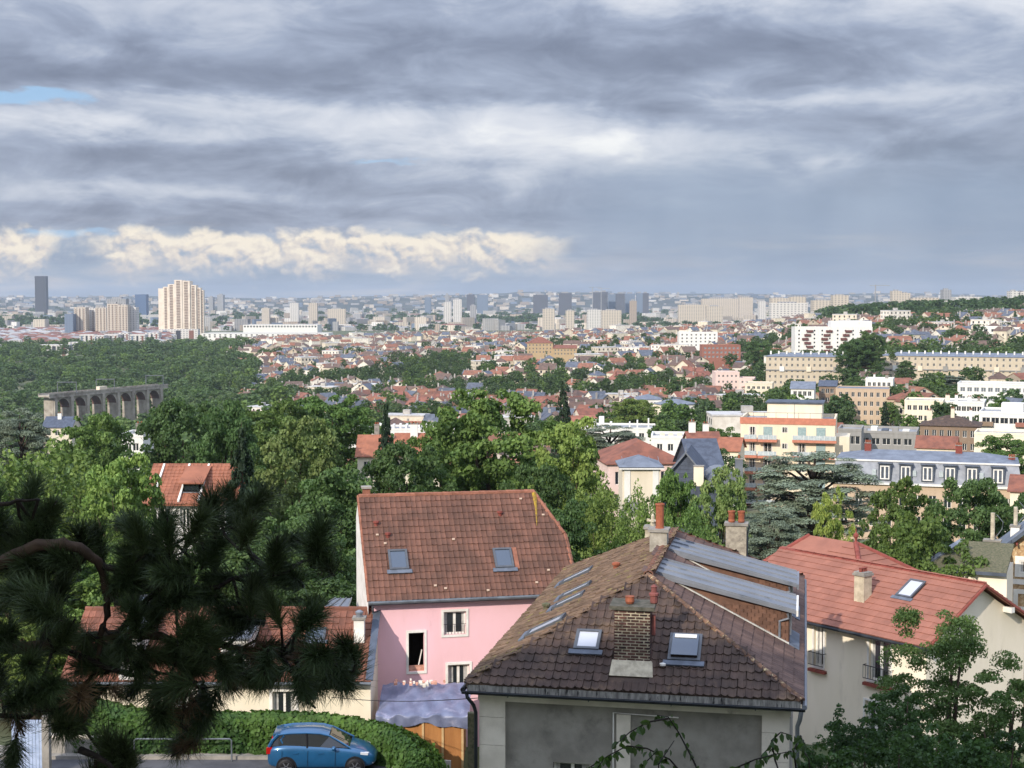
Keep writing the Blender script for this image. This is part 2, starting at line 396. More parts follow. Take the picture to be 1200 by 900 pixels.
# ------------------------------------------------------------------ window / wall builders
def facade(mb, p0, p1, z0, z1, holes=(), depth=0.22, mi=0, mir=None):
    """wall panel with real openings; outward is to the right of p0->p1 seen from above with y forward (front wall: left to right)"""
    p0 = Vector((p0[0], p0[1], 0)); p1 = Vector((p1[0], p1[1], 0)); L = (p1 - p0).length; u = (p1 - p0) / L; n = Vector((u.y, -u.x, 0))
    mir = mi if mir is None else mir
    us = sorted(set([0.0, L] + [h[0] for h in holes] + [h[1] for h in holes])); zs = sorted(set([z0, z1] + [h[2] for h in holes] + [h[3] for h in holes]))
    def pt(a, z, off=0.0): q = p0 + u * a - n * off; return (q.x, q.y, z)
    for i in range(len(us) - 1):
        for j in range(len(zs) - 1):
            uc = (us[i] + us[i + 1]) / 2; zc = (zs[j] + zs[j + 1]) / 2
            if any(h[0] < uc < h[1] and h[2] < zc < h[3] for h in holes): continue
            mb.poly([pt(us[i], zs[j]), pt(us[i + 1], zs[j]), pt(us[i + 1], zs[j + 1]), pt(us[i], zs[j + 1])], mi)
    for (a, b, c, d) in [h[:4] for h in holes]:
        mb.poly([pt(a, c), pt(b, c), pt(b, c, depth), pt(a, c, depth)], mir); mb.poly([pt(a, d), pt(a, d, depth), pt(b, d, depth), pt(b, d)], mir)
        mb.poly([pt(a, c), pt(a, c, depth), pt(a, d, depth), pt(a, d)], mir); mb.poly([pt(b, c), pt(b, d), pt(b, d, depth), pt(b, c, depth)], mir)
    return u, n
WCACHE = {}
def window_meshes(w, h, fm=None, gm=None, cols=2, rows=1, fw=0.06):
    fm = fm or M_white; gm = gm or M_glass; key = (round(w, 3), round(h, 3), fm.name, gm.name, cols, rows, fw)
    if key not in WCACHE:
        b = MB(); t = 0.05
        b.box(-w / 2, -w / 2 + fw, 0, t, 0, h); b.box(w / 2 - fw, w / 2, 0, t, 0, h)
        b.box(-w / 2 + fw, w / 2 - fw, 0, t, 0, fw); b.box(-w / 2 + fw, w / 2 - fw, 0, t, h - fw, h)
        for k in range(1, cols):
            x = -w / 2 + w * k / cols; b.box(x - fw * .75, x + fw * .75, -0.004, t + .004, fw, h - fw)
        for k in range(1, rows):
            z = h * k / rows; b.box(-w / 2 + fw, w / 2 - fw, 0.008, t - .008, z - fw * .35, z + fw * .35)
        g = MB().poly([(-w / 2 + .01, t * .6, .01), (w / 2 - .01, t * .6, .01), (w / 2 - .01, t * .6, h - .01), (-w / 2 + .01, t * .6, h - .01)])
        one = MB(); one.add(b.v, b.f, 0); one.add(g.v, g.f, 1)
        WCACHE[key] = (b.mesh('window', fm), g.mesh('pane', gm), one.mesh('window', [fm, gm]))
    return WCACHE[key]
def window(parent, p0, u, n, a, b, z0, z1, rec=0.14, fm=None, gm=None, cols=2, rows=1, pane=True, name='window', fw=0.06):
    fr, pn, one = window_meshes(b - a, z1 - z0, fm, gm, cols, rows, fw)
    q = Vector((p0[0], p0[1], 0)) + u * ((a + b) / 2) - n * rec
    o = put(name, fr if pane else one, parent, (q.x, q.y, z0), math.atan2(u.y, u.x))
    if pane:
        put('pane', pn, o); w_ = b - a; h_ = z1 - z0; rc = random.Random(int(a * 977 + z0 * 131 + w_ * 57))
        if w_ < 2 and h_ < 2.4 and name == 'window':      # net curtains behind the glass line
            for sg in (-1, 1):
                cw_ = w_ * rc.uniform(.10, .22); x_ = sg * (w_ / 2 - .05 - cw_ / 2); k_ = 5; cb = MB()
                for i in range(k_):
                    xa, xb = x_ - cw_ / 2 + cw_ * i / k_, x_ - cw_ / 2 + cw_ * (i + 1) / k_; ya, yb = .024 + .004 * (i % 2), .024 + .004 * ((i + 1) % 2); cb.poly([(xa, ya, .06), (xb, yb, .06), (xb, yb, h_ - .06), (xa, ya, h_ - .06)])
                cb.build('curtain', M_curtain, o)
    return o
def roof_gable(mb, x0, x1, y0, y1, z, rise, axis='x', ov=0.35, th=0.12, mi=0):
    """two slabs meeting at a ridge along axis"""
    x0 -= ov; x1 += ov; y0 -= ov; y1 += ov
    if axis == 'x':
        ym = (y0 + y1) / 2; k = rise / (ym - y0 - ov); zl = z - k * ov; zr = zl + k * (ym - y0)
        mb.slab([(x0, y0, zl), (x1, y0, zl), (x1, ym, zr), (x0, ym, zr)], (0, 0, -th), mi); mb.slab([(x1, y1, zl), (x0, y1, zl), (x0, ym, zr), (x1, ym, zr)], (0, 0, -th), mi)
    else:
        xm = (x0 + x1) / 2; k = rise / (xm - x0 - ov); zl = z - k * ov; zr = zl + k * (xm - x0)
        mb.slab([(x0, y1, zl), (x0, y0, zl), (xm, y0, zr), (xm, y1, zr)], (0, 0, -th), mi); mb.slab([(x1, y0, zl), (x1, y1, zl), (xm, y1, zr), (xm, y0, zr)], (0, 0, -th), mi)
    return zr
def roof_hip(mb, x0, x1, y0, y1, z, rise, ov=0.35, th=0.1, mi=0):
    x0 -= ov; x1 += ov; y0 -= ov; y1 += ov; zr = z + rise
    if x1 - x0 >= y1 - y0:
        h = (y1 - y0) / 2; a = (x0 + h, y0 + h, zr); b = (x1 - h, y0 + h, zr)
        fs = [[(x0, y0, z), (x1, y0, z), b, a], [(x1, y0, z), (x1, y1, z), b], [(x1, y1, z), (x0, y1, z), a, b], [(x0, y1, z), (x0, y0, z), a]]
    else:
        h = (x1 - x0) / 2; a = (x0 + h, y0 + h, zr); b = (x0 + h, y1 - h, zr)
        fs = [[(x0, y0, z), (x1, y0, z), a], [(x1, y0, z), (x1, y1, z), b, a], [(x1, y1, z), (x0, y1, z), b], [(x0, y1, z), (x0, y0, z), a, b]]
    for f in fs: mb.slab(f, (0, 0, -th), mi)
def chimney(parent, x, y, z0, z1, w=0.5, dp=0.45, m=None, pots=1, pm=None, ph=0.35, cap=True, rz=0.0, tall=None):
    m = m or M_concrete
    b = MB().box(-w / 2, w / 2, -dp / 2, dp / 2, 0, z1 - z0)
    c = b.build('chimney', m, parent, loc=(x, y, z0), rz=rz)
    if cap: MB().box(-w / 2 - .06, w / 2 + .06, -dp / 2 - .06, dp / 2 + .06, z1 - z0, z1 - z0 + .09).build('cap', M_concrete, c)
    for k in range(pots):
        px = (k - (pots - 1) / 2) * (w / max(pots, 1)) * 0.95; h = ph if tall is None else tall
        MB().lathe([(.10, 0), (.13, h * .12), (.11, h * .3), (.12, h * .85), (.145, h * .9), (.14, h), (.10, h), (.09, h * .6)], (px, 0, z1 - z0 + .09), 10).build('chimney_pot', pm or M_terra, c, smooth=False)
    return c
def skylight(parent, c, u, v, w, h, gm=None, lift=0.10, open_=0.0, name='skylight'):
    """roof window: c centre on the slope, u along the eave, v up the slope"""
    u = Vector(u).normalized(); v = Vector(v).normalized(); n = u.cross(v); c = Vector(c) + n * lift
    b = MB(); f = 0.085
    b.obox(c + u * (w / 2), u * f / 2, v * (h / 2 + f / 2), n * .045); b.obox(c - u * (w / 2), u * f / 2, v * (h / 2 + f / 2), n * .045)
    b.obox(c + v * (h / 2), u * (w / 2 - f / 2), v * f / 2, n * .05); b.obox(c - v * (h / 2), u * (w / 2 - f / 2), v * f / 2, n * .05)
    o = b.build(name, M_velux, parent)
    fl = MB().obox(c - v * (h / 2 + .14) - n * .004, u * (w / 2 + .16), v * .09, n * .02).build('flashing', M_lead, o)
    vv = (v * math.cos(open_) + n * -math.sin(open_)) if open_ else v
    MB().obox(c + n * (.01 + (0.10 if open_ else 0)), u * (w / 2 - f / 2), vv * (h / 2 - f / 2), n * .006).build('pane', gm or M_skypane, o)
    return o
M_skypane = glass('skylight_pane', (0.05, 0.07, 0.10, 1), 0.05, 1.0)
M_skypane_refl = glass('skylight_pane_sky_reflect', (0.46, 0.48, 0.52, 1), 0.2, 0.8)  # pale base colour stands in for sky reflected in the panes

# ------------------------------------------------------------------ roof tiles
def tile_proto(w, l, mats, th=0.022, waves=2, amp=0.016, fill=0.95):
    """one interlocking clay tile: wavy across, hooked tail, lies in its own xy plane with y up the slope"""
    n = waves * 3; xs = [(-0.5 + i / n) * w * fill for i in range(n + 1)]
    zs = [amp * (0.9 if i % 3 == 0 else (0.15 if i % 3 == 1 else -0.05)) for i in range(n + 1)]
    b = MB(); k = n + 1
    top = [(x, -0.5 * l - 0.03, z + th + 0.018) for x, z in zip(xs, zs)] + [(x, 0.5 * l + 0.02, z * 0.8 + th - 0.012) for x, z in zip(xs, zs)]
    bot = [(x, -0.5 * l - 0.03, z - 0.004) for x, z in zip(xs, zs)]
    b.add(top + bot, [(i, i + 1, k + i + 1, k + i) for i in range(n)] + [(2 * k + i, 2 * k + i + 1, i + 1, i) for i in range(n)]
          + [(2 * k, 0, k), (k - 1, 3 * k - 1, 2 * k - 1)])
    return b
def tile_field(o, u, v, W, H, inside, tw, tl, rng, jit=1.0, skip=None):
    """transforms of tiles covering a slope: origin o at the lower left, u along eave, v up the slope"""
    u = Vector(u).normalized(); v = Vector(v).normalized(); n = u.cross(v); o = Vector(o); res = []
    for j in range(int(H / tl + 0.999)):
        for i in range(int(W / tw + 0.999) + 1):
            a = (i + 0.0 + (0.5 if j % 2 else 0.0) * 0) * tw + tw / 2; c = j * tl + tl / 2
            if not inside(a, c) or (skip and skip(a, c)): continue
            ra = rng.gauss(0, 0.010) * jit; rb = rng.gauss(0, 0.02) * jit
            uu = (u + v * ra).normalized(); nn = (n + u * rb + v * rng.gauss(0, .02) * jit).normalized(); vv = nn.cross(uu)
            p = o + u * (a + rng.gauss(0, .004) * jit) + v * (c + rng.gauss(0, .007) * jit) + n * abs(rng.gauss(0, .004)) * jit
            res.append(Matrix(((uu.x, vv.x, nn.x, p.x), (uu.y, vv.y, nn.y, p.y), (uu.z, vv.z, nn.z, p.z), (0, 0, 0, 1))))
    return res
def tiles_joined(name, protos, mats_list, m, parent, kind='stuff'):
    b = MB()
    for i, mt in enumerate(mats_list):
        pr = protos[i % len(protos)]
        b.add([mt @ Vector(q) for q in pr.v], pr.f)
    o = b.build(name, m, parent)
    if kind: o['kind'] = kind
    return o
def ridge_tiles(parent, a, b, m, r=0.13, step=0.36, name='ridge_tile', join=True, lift=0.02):
    a = Vector(a); b = Vector(b); L = (b - a).length; t = (b - a) / L; k = max(1, int(L / step)); mb = MB(); rng = random.Random(int(L * 1000))
    side = t.cross(Vector((0, 0, 1))).normalized(); up = side.cross(t)
    for i in range(k):
        p = a + t * (L * i / k); q = a + t * (L * (i + 1.08) / k); lf = up * (lift + rng.random() * .012)
        r0 = r * 1.06; r1 = r * 0.94; vs_ = []
        for (c, rr) in ((p, r0), (q, r1)):
            for an in (-100, -50, 0, 50, 100):
                aa = math.radians(an); vs_.append(c + lf - up * .05 + side * math.sin(aa) * rr + up * math.cos(aa) * rr)
        for (c, rr) in ((p, r0 - .025),):
            for an in (-100, -50, 0, 50, 100):
                aa = math.radians(an); vs_.append(c + lf - up * .05 + side * math.sin(aa) * rr + up * math.cos(aa) * rr)
        fs = [(j, j + 1, 6 + j, 5 + j) for j in range(4)] + [(10 + j, 11 + j, 1 + j, j) for j in range(4)]
        if join: mb.add(vs_, fs)
        else: MB().add(vs_, fs).build(name, m, parent)
    if join: o = mb.build(name + 's', m, parent); o['kind'] = 'stuff'; return o
# ------------------------------------------------------------------ the brown hipped house in front
M_tile_b = mat('tile_brown', RGB(86, 70, 61), RGB(66, 55, 50), rough=0.9, scale=1.6, rand=0.09, island=0.0, coord='World',
               c3=RGB(112, 92, 74), c3scale=1.1, c3lo=0.54, c3hi=0.72, bump=0.3, bscale=60)
M_tile_bl = mat('tile_brown_mossy', RGB(116, 96, 78), RGB(90, 74, 60), rough=0.95, scale=2.2, rand=0.1, island=0.2, coord='World',
                c3=RGB(120, 112, 66), c3scale=2.6, c3lo=0.56, c3hi=0.7, bump=0.4, bscale=60)
M_tile_br = mat('tile_brown_flat', RGB(108, 86, 76), RGB(86, 68, 62), rough=0.9, scale=1.5, island=0.16, coord='World', bump=0.2, bscale=60)
M_cheek = mat('tile_cheek', RGB(116, 86, 70), RGB(96, 72, 60), rough=0.9, scale=3, island=0.2, coord='World')
M_ridge = mat('tile_ridge', RGB(128, 88, 70), RGB(86, 66, 56), rough=0.95, scale=5, island=0.25, coord='World', c3=RGB(150, 140, 110), c3scale=7, c3lo=.58, c3hi=.7)
M_hiporange = mat('tile_hip_orange', RGB(120, 90, 70), RGB(84, 68, 58), rough=0.95, scale=6, island=0.3, coord='World', c3=RGB(184, 164, 124), c3scale=6, c3lo=.55, c3hi=.7)
M_brick = mat('brick_brown', RGB(100, 70, 60), RGB(72, 54, 50), rough=0.95, scale=9, rand=0.3, coord='World', c3=RGB(54, 44, 42), c3scale=2.2, c3lo=0.5, c3hi=0.66, bump=0.3, bscale=80)
M_mortar = mat('mortar_pale', RGB(204, 194, 170), RGB(166, 156, 136), rough=1.0, scale=5, bump=0.4, bscale=50, c3=RGB(84, 78, 72), c3scale=1.8, c3lo=.54, c3hi=.72)
M_render_g = mat('grey_render', RGB(150, 146, 136), RGB(128, 124, 115), rough=1.0, scale=1.1, bump=0.35, bscale=26, c3=RGB(102, 98, 92), c3scale=0.9, c3lo=.5, c3hi=.75)
M_pilaster = mat('pale_stone', RGB(218, 210, 194), RGB(196, 188, 172), rough=0.9, scale=1.3, bump=0.15, c3=RGB(158, 150, 138), c3scale=1.4, c3lo=.6, c3hi=.8)
M_moss = mat('mossy_mortar', RGB(112, 106, 84), RGB(82, 84, 62), rough=1.0, scale=8, bump=0.6, bscale=30, c3=RGB(60, 58, 52), c3scale=5)
M_fascia = mat('fascia_grey', RGB(156, 154, 146), RGB(104, 102, 98), rough=.95, scale=5, stretch=(2, 1, .4), c3=RGB(40, 40, 40), c3scale=4, c3lo=.55, c3hi=.65)
BA = math.radians(11.2)
BROWN = thing('brown_roof_house', 'grey rendered house under a mossy brown hipped tile roof with brick chimney', 'house', (3.15, 38.85, -0.5), -BA)
def brown_house():
    rng = random.Random(11); h = BROWN
    ZE, ZR, HW, LN = 8.0, 10.31, 4.5, 17.5      # local heights (base at -0.5)
    inv = (Matrix.Translation(h.location) @ Matrix.Rotation(-BA, 4, 'Z')).inverted()
    o_l = inv @ Vector((0, 0, CZ))
    def lp(px, py, p0, n):
        r = inv.to_3x3() @ ray(px, py); n = Vector(n); return o_l + r * ((Vector(p0) - o_l).dot(n) / r.dot(n))
    phi = math.atan((ZR - ZE) / HW); c, s = math.cos(phi), math.sin(phi); SL = HW / c
    # ---- walls
    wx, wy0, wy1, zt = 4.18, 0.34, LN - .34, ZE - .22
    b = MB()
    holes = [(3.05, 5.35, 1.2, 6.02)]
    hol = [(3.35, 4.95, 2.4, 5.62)]
    wq0, wq1 = lp(648, 893.5, (0, wy0, 0), (0, -1, 0)), lp(692, 893.5, (0, wy0, 0), (0, -1, 0)); WH = (wq0.x + wx - .72, wq1.x + wx - .72, wq0.z - 1.5, wq0.z)
    u, n = facade(b, (-wx + .72, wy0 + .05), (wx - .72, wy0 + .05), 0, zt - .3, [WH], 0.2)
    facade(b, (wx, wy0), (wx, wy1), 0, zt); facade(b, (wx, wy1), (-wx, wy1), 0, zt); facade(b, (-wx, wy1), (-wx, wy0), 0, zt)
    wall = b.build('wall', M_render_g, h)
    window(h, (-wx + .72, wy0 + .05), u, n, *WH, cols=2, rows=1)
    for x0, x1 in ((-wx, -wx + .72), (wx - .72, wx)):          # stone corner pilasters, block by block
        z = 0.0
        while z < zt - .35:
            z1 = min(z + .78, zt - .3)
            MB().box(x0, x1 - .0, wy0 - .06, wy0 + .05, z + .006, z1 - .006).build('pilaster_block', M_pilaster, h); z = z1
    MB().box(-wx - .03, wx + .03, wy0 - .09, wy0 + .1, zt - .3, zt).build('cornice', M_pilaster, h)
    # raised pale band framing a panel on the wall, and the thin white pipe
    px = lp(719, 830, (0, wy0, 0), (0, -1, 0)).x
    MB().box(px + .08, px + .46, wy0 - .0, wy0 + .05, 1.0, 7.27).build('wall_band', M_pilaster, h)
    pp = MB().tube([(px, wy0 - .03, .8), (px, wy0 - .03, 7.32), (px + 1.75, wy0 - .03, 7.28)], .02, 6).build('conduit', M_white, h)
    # ---- roof core under the tiles
    b = MB(); e = 0.0
    A0 = (-HW, 0, ZE); B0 = (HW, 0, ZE); C0 = (HW, LN, ZE); D0 = (-HW, LN, ZE); R0 = (0, HW, ZR); R1 = (0, LN - HW, ZR)
    for f in ([A0, B0, R0], [B0, C0, R1, R0], [C0, D0, R1], [D0, A0, R0, R1]): b.poly(f)
    b.poly([D0, C0, B0, A0])
    for f, g in ((A0, B0), (B0, C0), (C0, D0), (D0, A0)):
        b.poly([(f[0], f[1], f[2] - .10), (g[0], g[1], g[2] - .10), g, f])
    roof = b.build('roof', M_tile_b, h)
    # ---- chimney position on the front slope
    nF = (0, -s, c); pF = (0, 0, ZE)
    cb = lp(740, 790, pF, nF)
    cw, cdp = 0.98, 0.66
    cx0, cx1 = cb.x - cw / 2, cb.x + cw / 2; cy0 = cb.y + .10
    sk1 = lp(689, 753, pF, nF); sk2 = lp(803, 762, pF, nF)
    W1, H1, W2, H2 = .62, .74, .80, 1.02
    def skipF(a, d):
        x = a - HW; y = d * c
        if cx0 - .1 < x < cx1 + .1 and cy0 - .35 < y < cy0 + cdp: return True
        for k, w_, h_ in ((sk1, W1, H1), (sk2, W2, H2)):
            if abs(x - k.x) < w_ / 2 + .06 and abs(y - k.y) < (h_ / 2 + .04) * c: return True
        return False
    TW, TL = .215, .33
    protos = [tile_proto(TW, TL, None, waves=1, amp=.046 + .008 * k) for k in range(3)]
    tm = [p.mesh('tile', M_tile_b) for p in protos]
    tf = tile_field((-HW, 0, ZE), (1, 0, 0), (0, c, s), 2 * HW, SL, lambda a, d: d * c < min(a, 2 * HW - a) + .05, TW, TL, rng, 1.5, skipF)
    for i, mt in enumerate(tf[:300]):
        t = put('tile', tm[i % 3], roof); t.matrix_local = mt
    if tf[300:]: tiles_joined('upper_tiles', protos, tf[300:], M_tile_b, roof)
    # ---- left slope (v runs up to the right), right slope
    tl_ = tile_field((-HW, LN, ZE), (0, -1, 0), (c, 0, s), LN, SL, lambda a, d: d * c < min(a, LN - a) + .05, TW, TL, rng, 1.8)
    tiles_joined('left_slope_tiles', protos, tl_, M_tile_bl, roof)
    D1, D2 = (5.3, 7.3), (9.4, 11.4)
    def skipR(a, d):
        x = HW - d * c
        return any(q0 + .05 < a < q1 - .05 and x < 4.0 for q0, q1 in (D1, D2))
    tr_ = tile_field((HW, 0, ZE), (0, 1, 0), (-c, 0, s), LN, SL, lambda a, d: d * c < min(a, LN - a) + .05, TW, TL, rng, .6, skipR)
    tiles_joined('right_slope_tiles', [tile_proto(TW, TL, None, waves=1, amp=.008)], tr_, M_tile_br, roof)
    tb_ = tile_field((HW, LN, ZE), (-1, 0, 0), (0, -c, s), 2 * HW, SL, lambda a, d: d * c < min(a, 2 * HW - a) + .05, TW, TL, rng, 1.0)
    tiles_joined('back_slope_tiles', protos, tb_, M_tile_bl, roof)
    ridge_tiles(roof, R0, R1, M_ridge, .15, .40, join=False)
    ridge_tiles(roof, A0, R0, M_tile_bl, .085, .34, 'hip_tile'); ridge_tiles(roof, B0, R0, M_hiporange, .10, .34, 'hip_tile')
    ridge_tiles(roof, C0, R1, M_ridge, .09, .34, 'hip_tile'); ridge_tiles(roof, D0, R1, M_hiporange, .11, .34, 'hip_tile')
    # ---- gutter and fascia, in zinc
    for i in range(9):        # weathered grey fascia boards under the tile ends
        x0 = -HW + .04 + i * (2 * HW - .08) / 9; x1 = -HW + .04 + (i + 1) * (2 * HW - .08) / 9
        MB().box(x0 + .004, x1 - .004, -.02, .03, ZE - .23, ZE - .03).build('fascia_board', M_fascia, h)
    gt = MB(); pts = []
    for x in (-HW - .08, HW + .08):
        ring = [(x, -.10 + .075 * math.cos(a), ZE - .20 + .075 * math.sin(a)) for a in [math.radians(180 + 30 * k) for k in range(7)]]
        pts.append(ring)
    gt.add(pts[0] + pts[1], [(i, i + 1, 8 + i, 7 + i) for i in range(6)])
    gt.tube([(-HW - .08, -.18, ZE - .19), (HW + .08, -.18, ZE - .19)], .014, 6)
    g = gt.build('gutter', M_gutterd, h)
    for x in (-3.3, -1.1, 1.1, 3.3): MB().box(x - .012, x + .012, -.185, -.02, ZE - .285, ZE - .27).build('gutter_bracket', M_gutterd, g)
    MB().tube([(HW + .06, -.1, ZE - .16), (HW + .06, LN, ZE - .16)], .07, 8).build('side_gutter', M_zinc, h)
    MB().tube([(-HW - .06, -.1, ZE - .16), (-HW - .06, LN, ZE - .16)], .07, 8).build('side_gutter', M_gutterd, h)
    dp_ = MB().tube([(-HW + .05, -.10, ZE - .25), (-HW + .07, -.10, ZE - .36), (-HW + .20, .10, ZE - .62), (-HW + .24, .20, ZE - .85), (-HW + .24, .20, 0)], .05, 8).build('downpipe', M_gutterd, h, smooth=True)
    MB().tube([(HW - .02, -.08, ZE - .25), (HW - .06, .10, ZE - .55), (HW - .12, .20, ZE - .75), (HW - .12, .20, 0)], .06, 8).build('downpipe', M_zinc, h, smooth=True)
    # ---- brick chimney on the front slope, brick by brick
    zb = ZE + (cy0 - .1) * math.tan(phi); zt_ = lp(740, 713, (0, cy0, 0), (0, -1, 0)).z
    ch = MB().box(cx0 + .012, cx1 - .012, cy0 + .012, cy0 + cdp - .012, zb - .2, zt_).build('brick_chimney', M_mortar, h)
    MB().slab([(cx0 - .10, cy0 - .26, zb - .02), (cx1 + .10, cy0 - .26, zb - .02), (cx1 + .05, cy0 - .03, zb + .36), (cx0 - .05, cy0 - .03, zb + .36)], (0, .20, -.10)).build('render_skirt', M_mortar, ch)
    bl, bh, gap = .20, .050, .032
    bm = MB().box(-bl / 2, bl / 2, -.05, .05, 0, bh).mesh('brick', M_brick); bmh = MB().box(-.05, .05, -.05, .05, 0, bh).mesh('brick', M_brick)
    z = zb + .34; row = 0
    while z + bh < zt_:
        x = cx0 + (0.0 if row % 2 else -.10)
        while x < cx1 - .02:
            xa, xb = max(x, cx0), min(x + bl, cx1)
            if xb - xa > .04:
                full = xb - xa > bl - .01
                o = put('brick', bm if full else bmh, ch, ((xa + xb) / 2 + rng.gauss(0, .003), cy0 + .045 + rng.gauss(0, .004), z + rng.gauss(0, .002)))
                if not full: o.scale.x = (xb - xa) / .10
            x += bl + gap
        y = cy0 + (.02 if row % 2 else .12)
        while y + .08 < cy0 + cdp:
            ye = min(y + bl, cy0 + cdp)
            for xx in (cx1 - .045, cx0 + .045):
                o = put('brick', bmh, ch, (xx, (y + ye) / 2, z)); o.scale.y = (ye - y) / .10
            y += bl + gap
        z += bh + gap; row += 1
    MB().slab([(cx0 - .12, cy0 - .10, zt_ + .07), (cx1 + .12, cy0 - .10, zt_ + .06), (cx1 + .10, cy0 + cdp + .08, zt_ + .10), (cx0 - .12, cy0 + cdp + .08, zt_ + .12)], (0, 0, -.10)).build('cap', mat('dark_concrete', RGB(98, 94, 84), RGB(70, 70, 60), rough=1, scale=6, bump=.5, bscale=30), ch)
    MB().lathe([(.10, 0), (.13, .06), (.12, .16), (.13, .20), (.09, .20)], (cx0 + .40, cy0 + .22, zt_ + .09), 12).build('chimney_pot', M_terra, ch)
    MB().lathe([(.07, 0), (.11, .05), (.11, .22), (.14, .24), (.14, .30), (.08, .33), (.08, .46), (.10, .48), (.03, .54)], (cx1 + .06, cy0 + .40, zt_ + .06), 10).build('chimney_pot', mat('dull_red_pot', RGB(130, 78, 72), RGB(96, 62, 58), rough=.9), ch)
    MB().box(cx1 + .02, cx1 + .12, cy0 + .2, cy0 + .3, zt_ - .75, zt_ - .2).build('flue_pipe', mat('dull_red_pot', (0, 0, 0, 1)), ch)
    MB().lathe([(.05, 0), (.09, .02), (.09, .07), (.03, .09)], (cx1 + .33, cy0 + .18, ZE + (cy0 + .18) * math.tan(phi) + .05), 12).build('roof_vent', M_white, h)
    # ---- skylights
    skylight(h, sk1, (1, 0, 0), (0, c, s), W1, H1, M_skypane_refl)
    skylight(h, sk2, (1, 0, 0), (0, c, s), W2, H2, M_skypane, open_=.06)
    b0 = sk2 + Vector((0, c, s)) * (H2 / 2 - .16)
    MB().obox(b0 + Vector((0, -s, c)) * .21, (W2 / 2 - .1, 0, 0), Vector((0, c, s)) * .07, Vector((0, -s, c)) * .01).build('roller_blind', M_white, h)
    nL = (-s, 0, c); pL = (-HW, 0, ZE)
    for (x, y, w_, h_) in ((641, 736, .78, 1.15), (668, 706, .6, 1.0), (676, 694, .6, 1.0), (677, 677, .7, 1.15)):
        q = lp(x, y, pL, nL); skylight(h, q, (0, -1, 0), (c, 0, s), w_, h_, M_skypane_refl, lift=.09)
    for (x, y, m_) in ((640, 716, M_moss), (722, 668, M_terra)):
        q = lp(x, y, pL, nL); MB().lathe([(.10, -.1), (.09, .16), (.14, .17), (.14, .24), (.05, .27)], q, 10).build('roof_vent', m_, h)
    # ---- the two zinc shed dormers on the right slope
    for q0, q1 in (D1, D2):
        xo, zr_o, xi, zr_i = 4.10, ZR - 1.06, 0.30, ZR - .10
        def zs(x): return ZE + (HW - x) / HW * (ZR - ZE)
        d_ = MB()
        d_.add([(xi, q0, zs(xi)), (xo, q0, zs(xo) - .02), (xo, q0, zr_o), (xi, q0, zr_i)], [(0, 1, 2, 3)]); d_.add([(xi, q1, zs(xi)), (xo, q1, zs(xo) - .02), (xo, q1, zr_o), (xi, q1, zr_i)], [(3, 2, 1, 0)])
        d_.add([(xo, q0, zs(xo) - .02), (xo, q1, zs(xo) - .02), (xo, q1, zr_o), (xo, q0, zr_o)], [(0, 1, 2, 3)])
        do = d_.build('dormer', M_cheek, h)
        ck = MB()                                              # tile hanging on the cheek that shows
        for r_ in range(10):
            z0 = zs(xo) + r_ * .115
            xa = max(xi + .25, HW - (z0 + .10 - ZE) / (ZR - ZE) * HW); zroof = lambda x: zr_o + (zr_i - zr_o) * (xo - x) / (xo - xi)
            x = xa + (.1 if r_ % 2 else 0)
            while x < xo - .06:
                x2 = min(x + .215, xo - .02); zt2 = min(z0 + .125, zroof((x + x2) / 2) - .05)
                if zt2 - z0 > .03: ck.obox(((x + x2) / 2, q0 - .018 - .006 * rng.random(), (z0 + zt2) / 2), ((x2 - x) / 2 - .005, 0, 0), (0, .012, .0), (0, -.008, (zt2 - z0) / 2))
                x += .22
        k_ = ck.build('cheek_tiles', M_cheek, do); k_['kind'] = 'stuff'
        rm = MB().slab([(xi - .15, q0 - .16, zr_i + .06), (xo + .22, q0 - .16, zr_o + .01), (xo + .22, q1 + .16, zr_o + .01), (xi - .15, q1 + .16, zr_i + .06)], (0, 0, -.045)).build('zinc_roof', M_zinc, do)
        nb = 3
        for k in range(nb + 1):
            yy = q0 - .13 + (q1 - q0 + .26) * k / nb
            MB().obox(((xi + xo) / 2 + .03, yy, (zr_i + zr_o) / 2 + .055), ((xo - xi) / 2 + .15, 0, (zr_o - zr_i) / 2 - .02), (0, .02, 0), (0, 0, .028)).build('batten', M_zinc, rm)
        MB().box(xo + .2, xo + .26, q0 - .17, q1 + .17, zr_o - .14, zr_o + .03).build('edge_strip', M_white if q0 < 6 else M_zinc, rm)
        MB().obox(((xi + xo) / 2, q0 - .17, (zr_i + zr_o) / 2 - .02), ((xo - xi) / 2 + .2, 0, (zr_o - zr_i) / 2), (0, .012, 0), (0, 0, .05)).build('verge_strip', M_zinc, rm)
        MB().tube([(xo - .05, q0 - .1, zr_o - .08), (xo - .02, q0 - .1, zr_o - .22), (xo - .28, q0 - .06, zr_o - .32), (xo - .28, q0 - .06, zs(xo - .28) + .1)], .04, 8).build('downpipe', M_zinc, do)
        MB().obox(((xi + .3 + xo) / 2, q0 - .05, (zs(xi + .3) + zs(xo)) / 2 + .07), ((xo - xi - .3) / 2, 0, (zs(xo) - zs(xi + .3)) / 2), (0, .06, 0), (0, 0, .02)).build('flashing', mat('pale_flashing', RGB(200, 198, 190), RGB(160, 158, 150), rough=.7), do)
        MB().slab([(xo + .01, q0 - .1, zs(xo) + .06), (xo + .30, q0 - .1, zs(xo + .30) + .06), (xo + .30, q1, zs(xo + .3) + .06), (xo + .01, q1, zs(xo) + .06)], (0, 0, -.02)).build('apron', M_lead, do)
        u2, n2 = Vector((0, 1, 0)), Vector((1, 0, 0))
        for k in (.5, 1.6): window(do, (xo, q0), u2, n2, k, k + .75, zs(xo) + .2, zr_o - .12, rec=-.06)
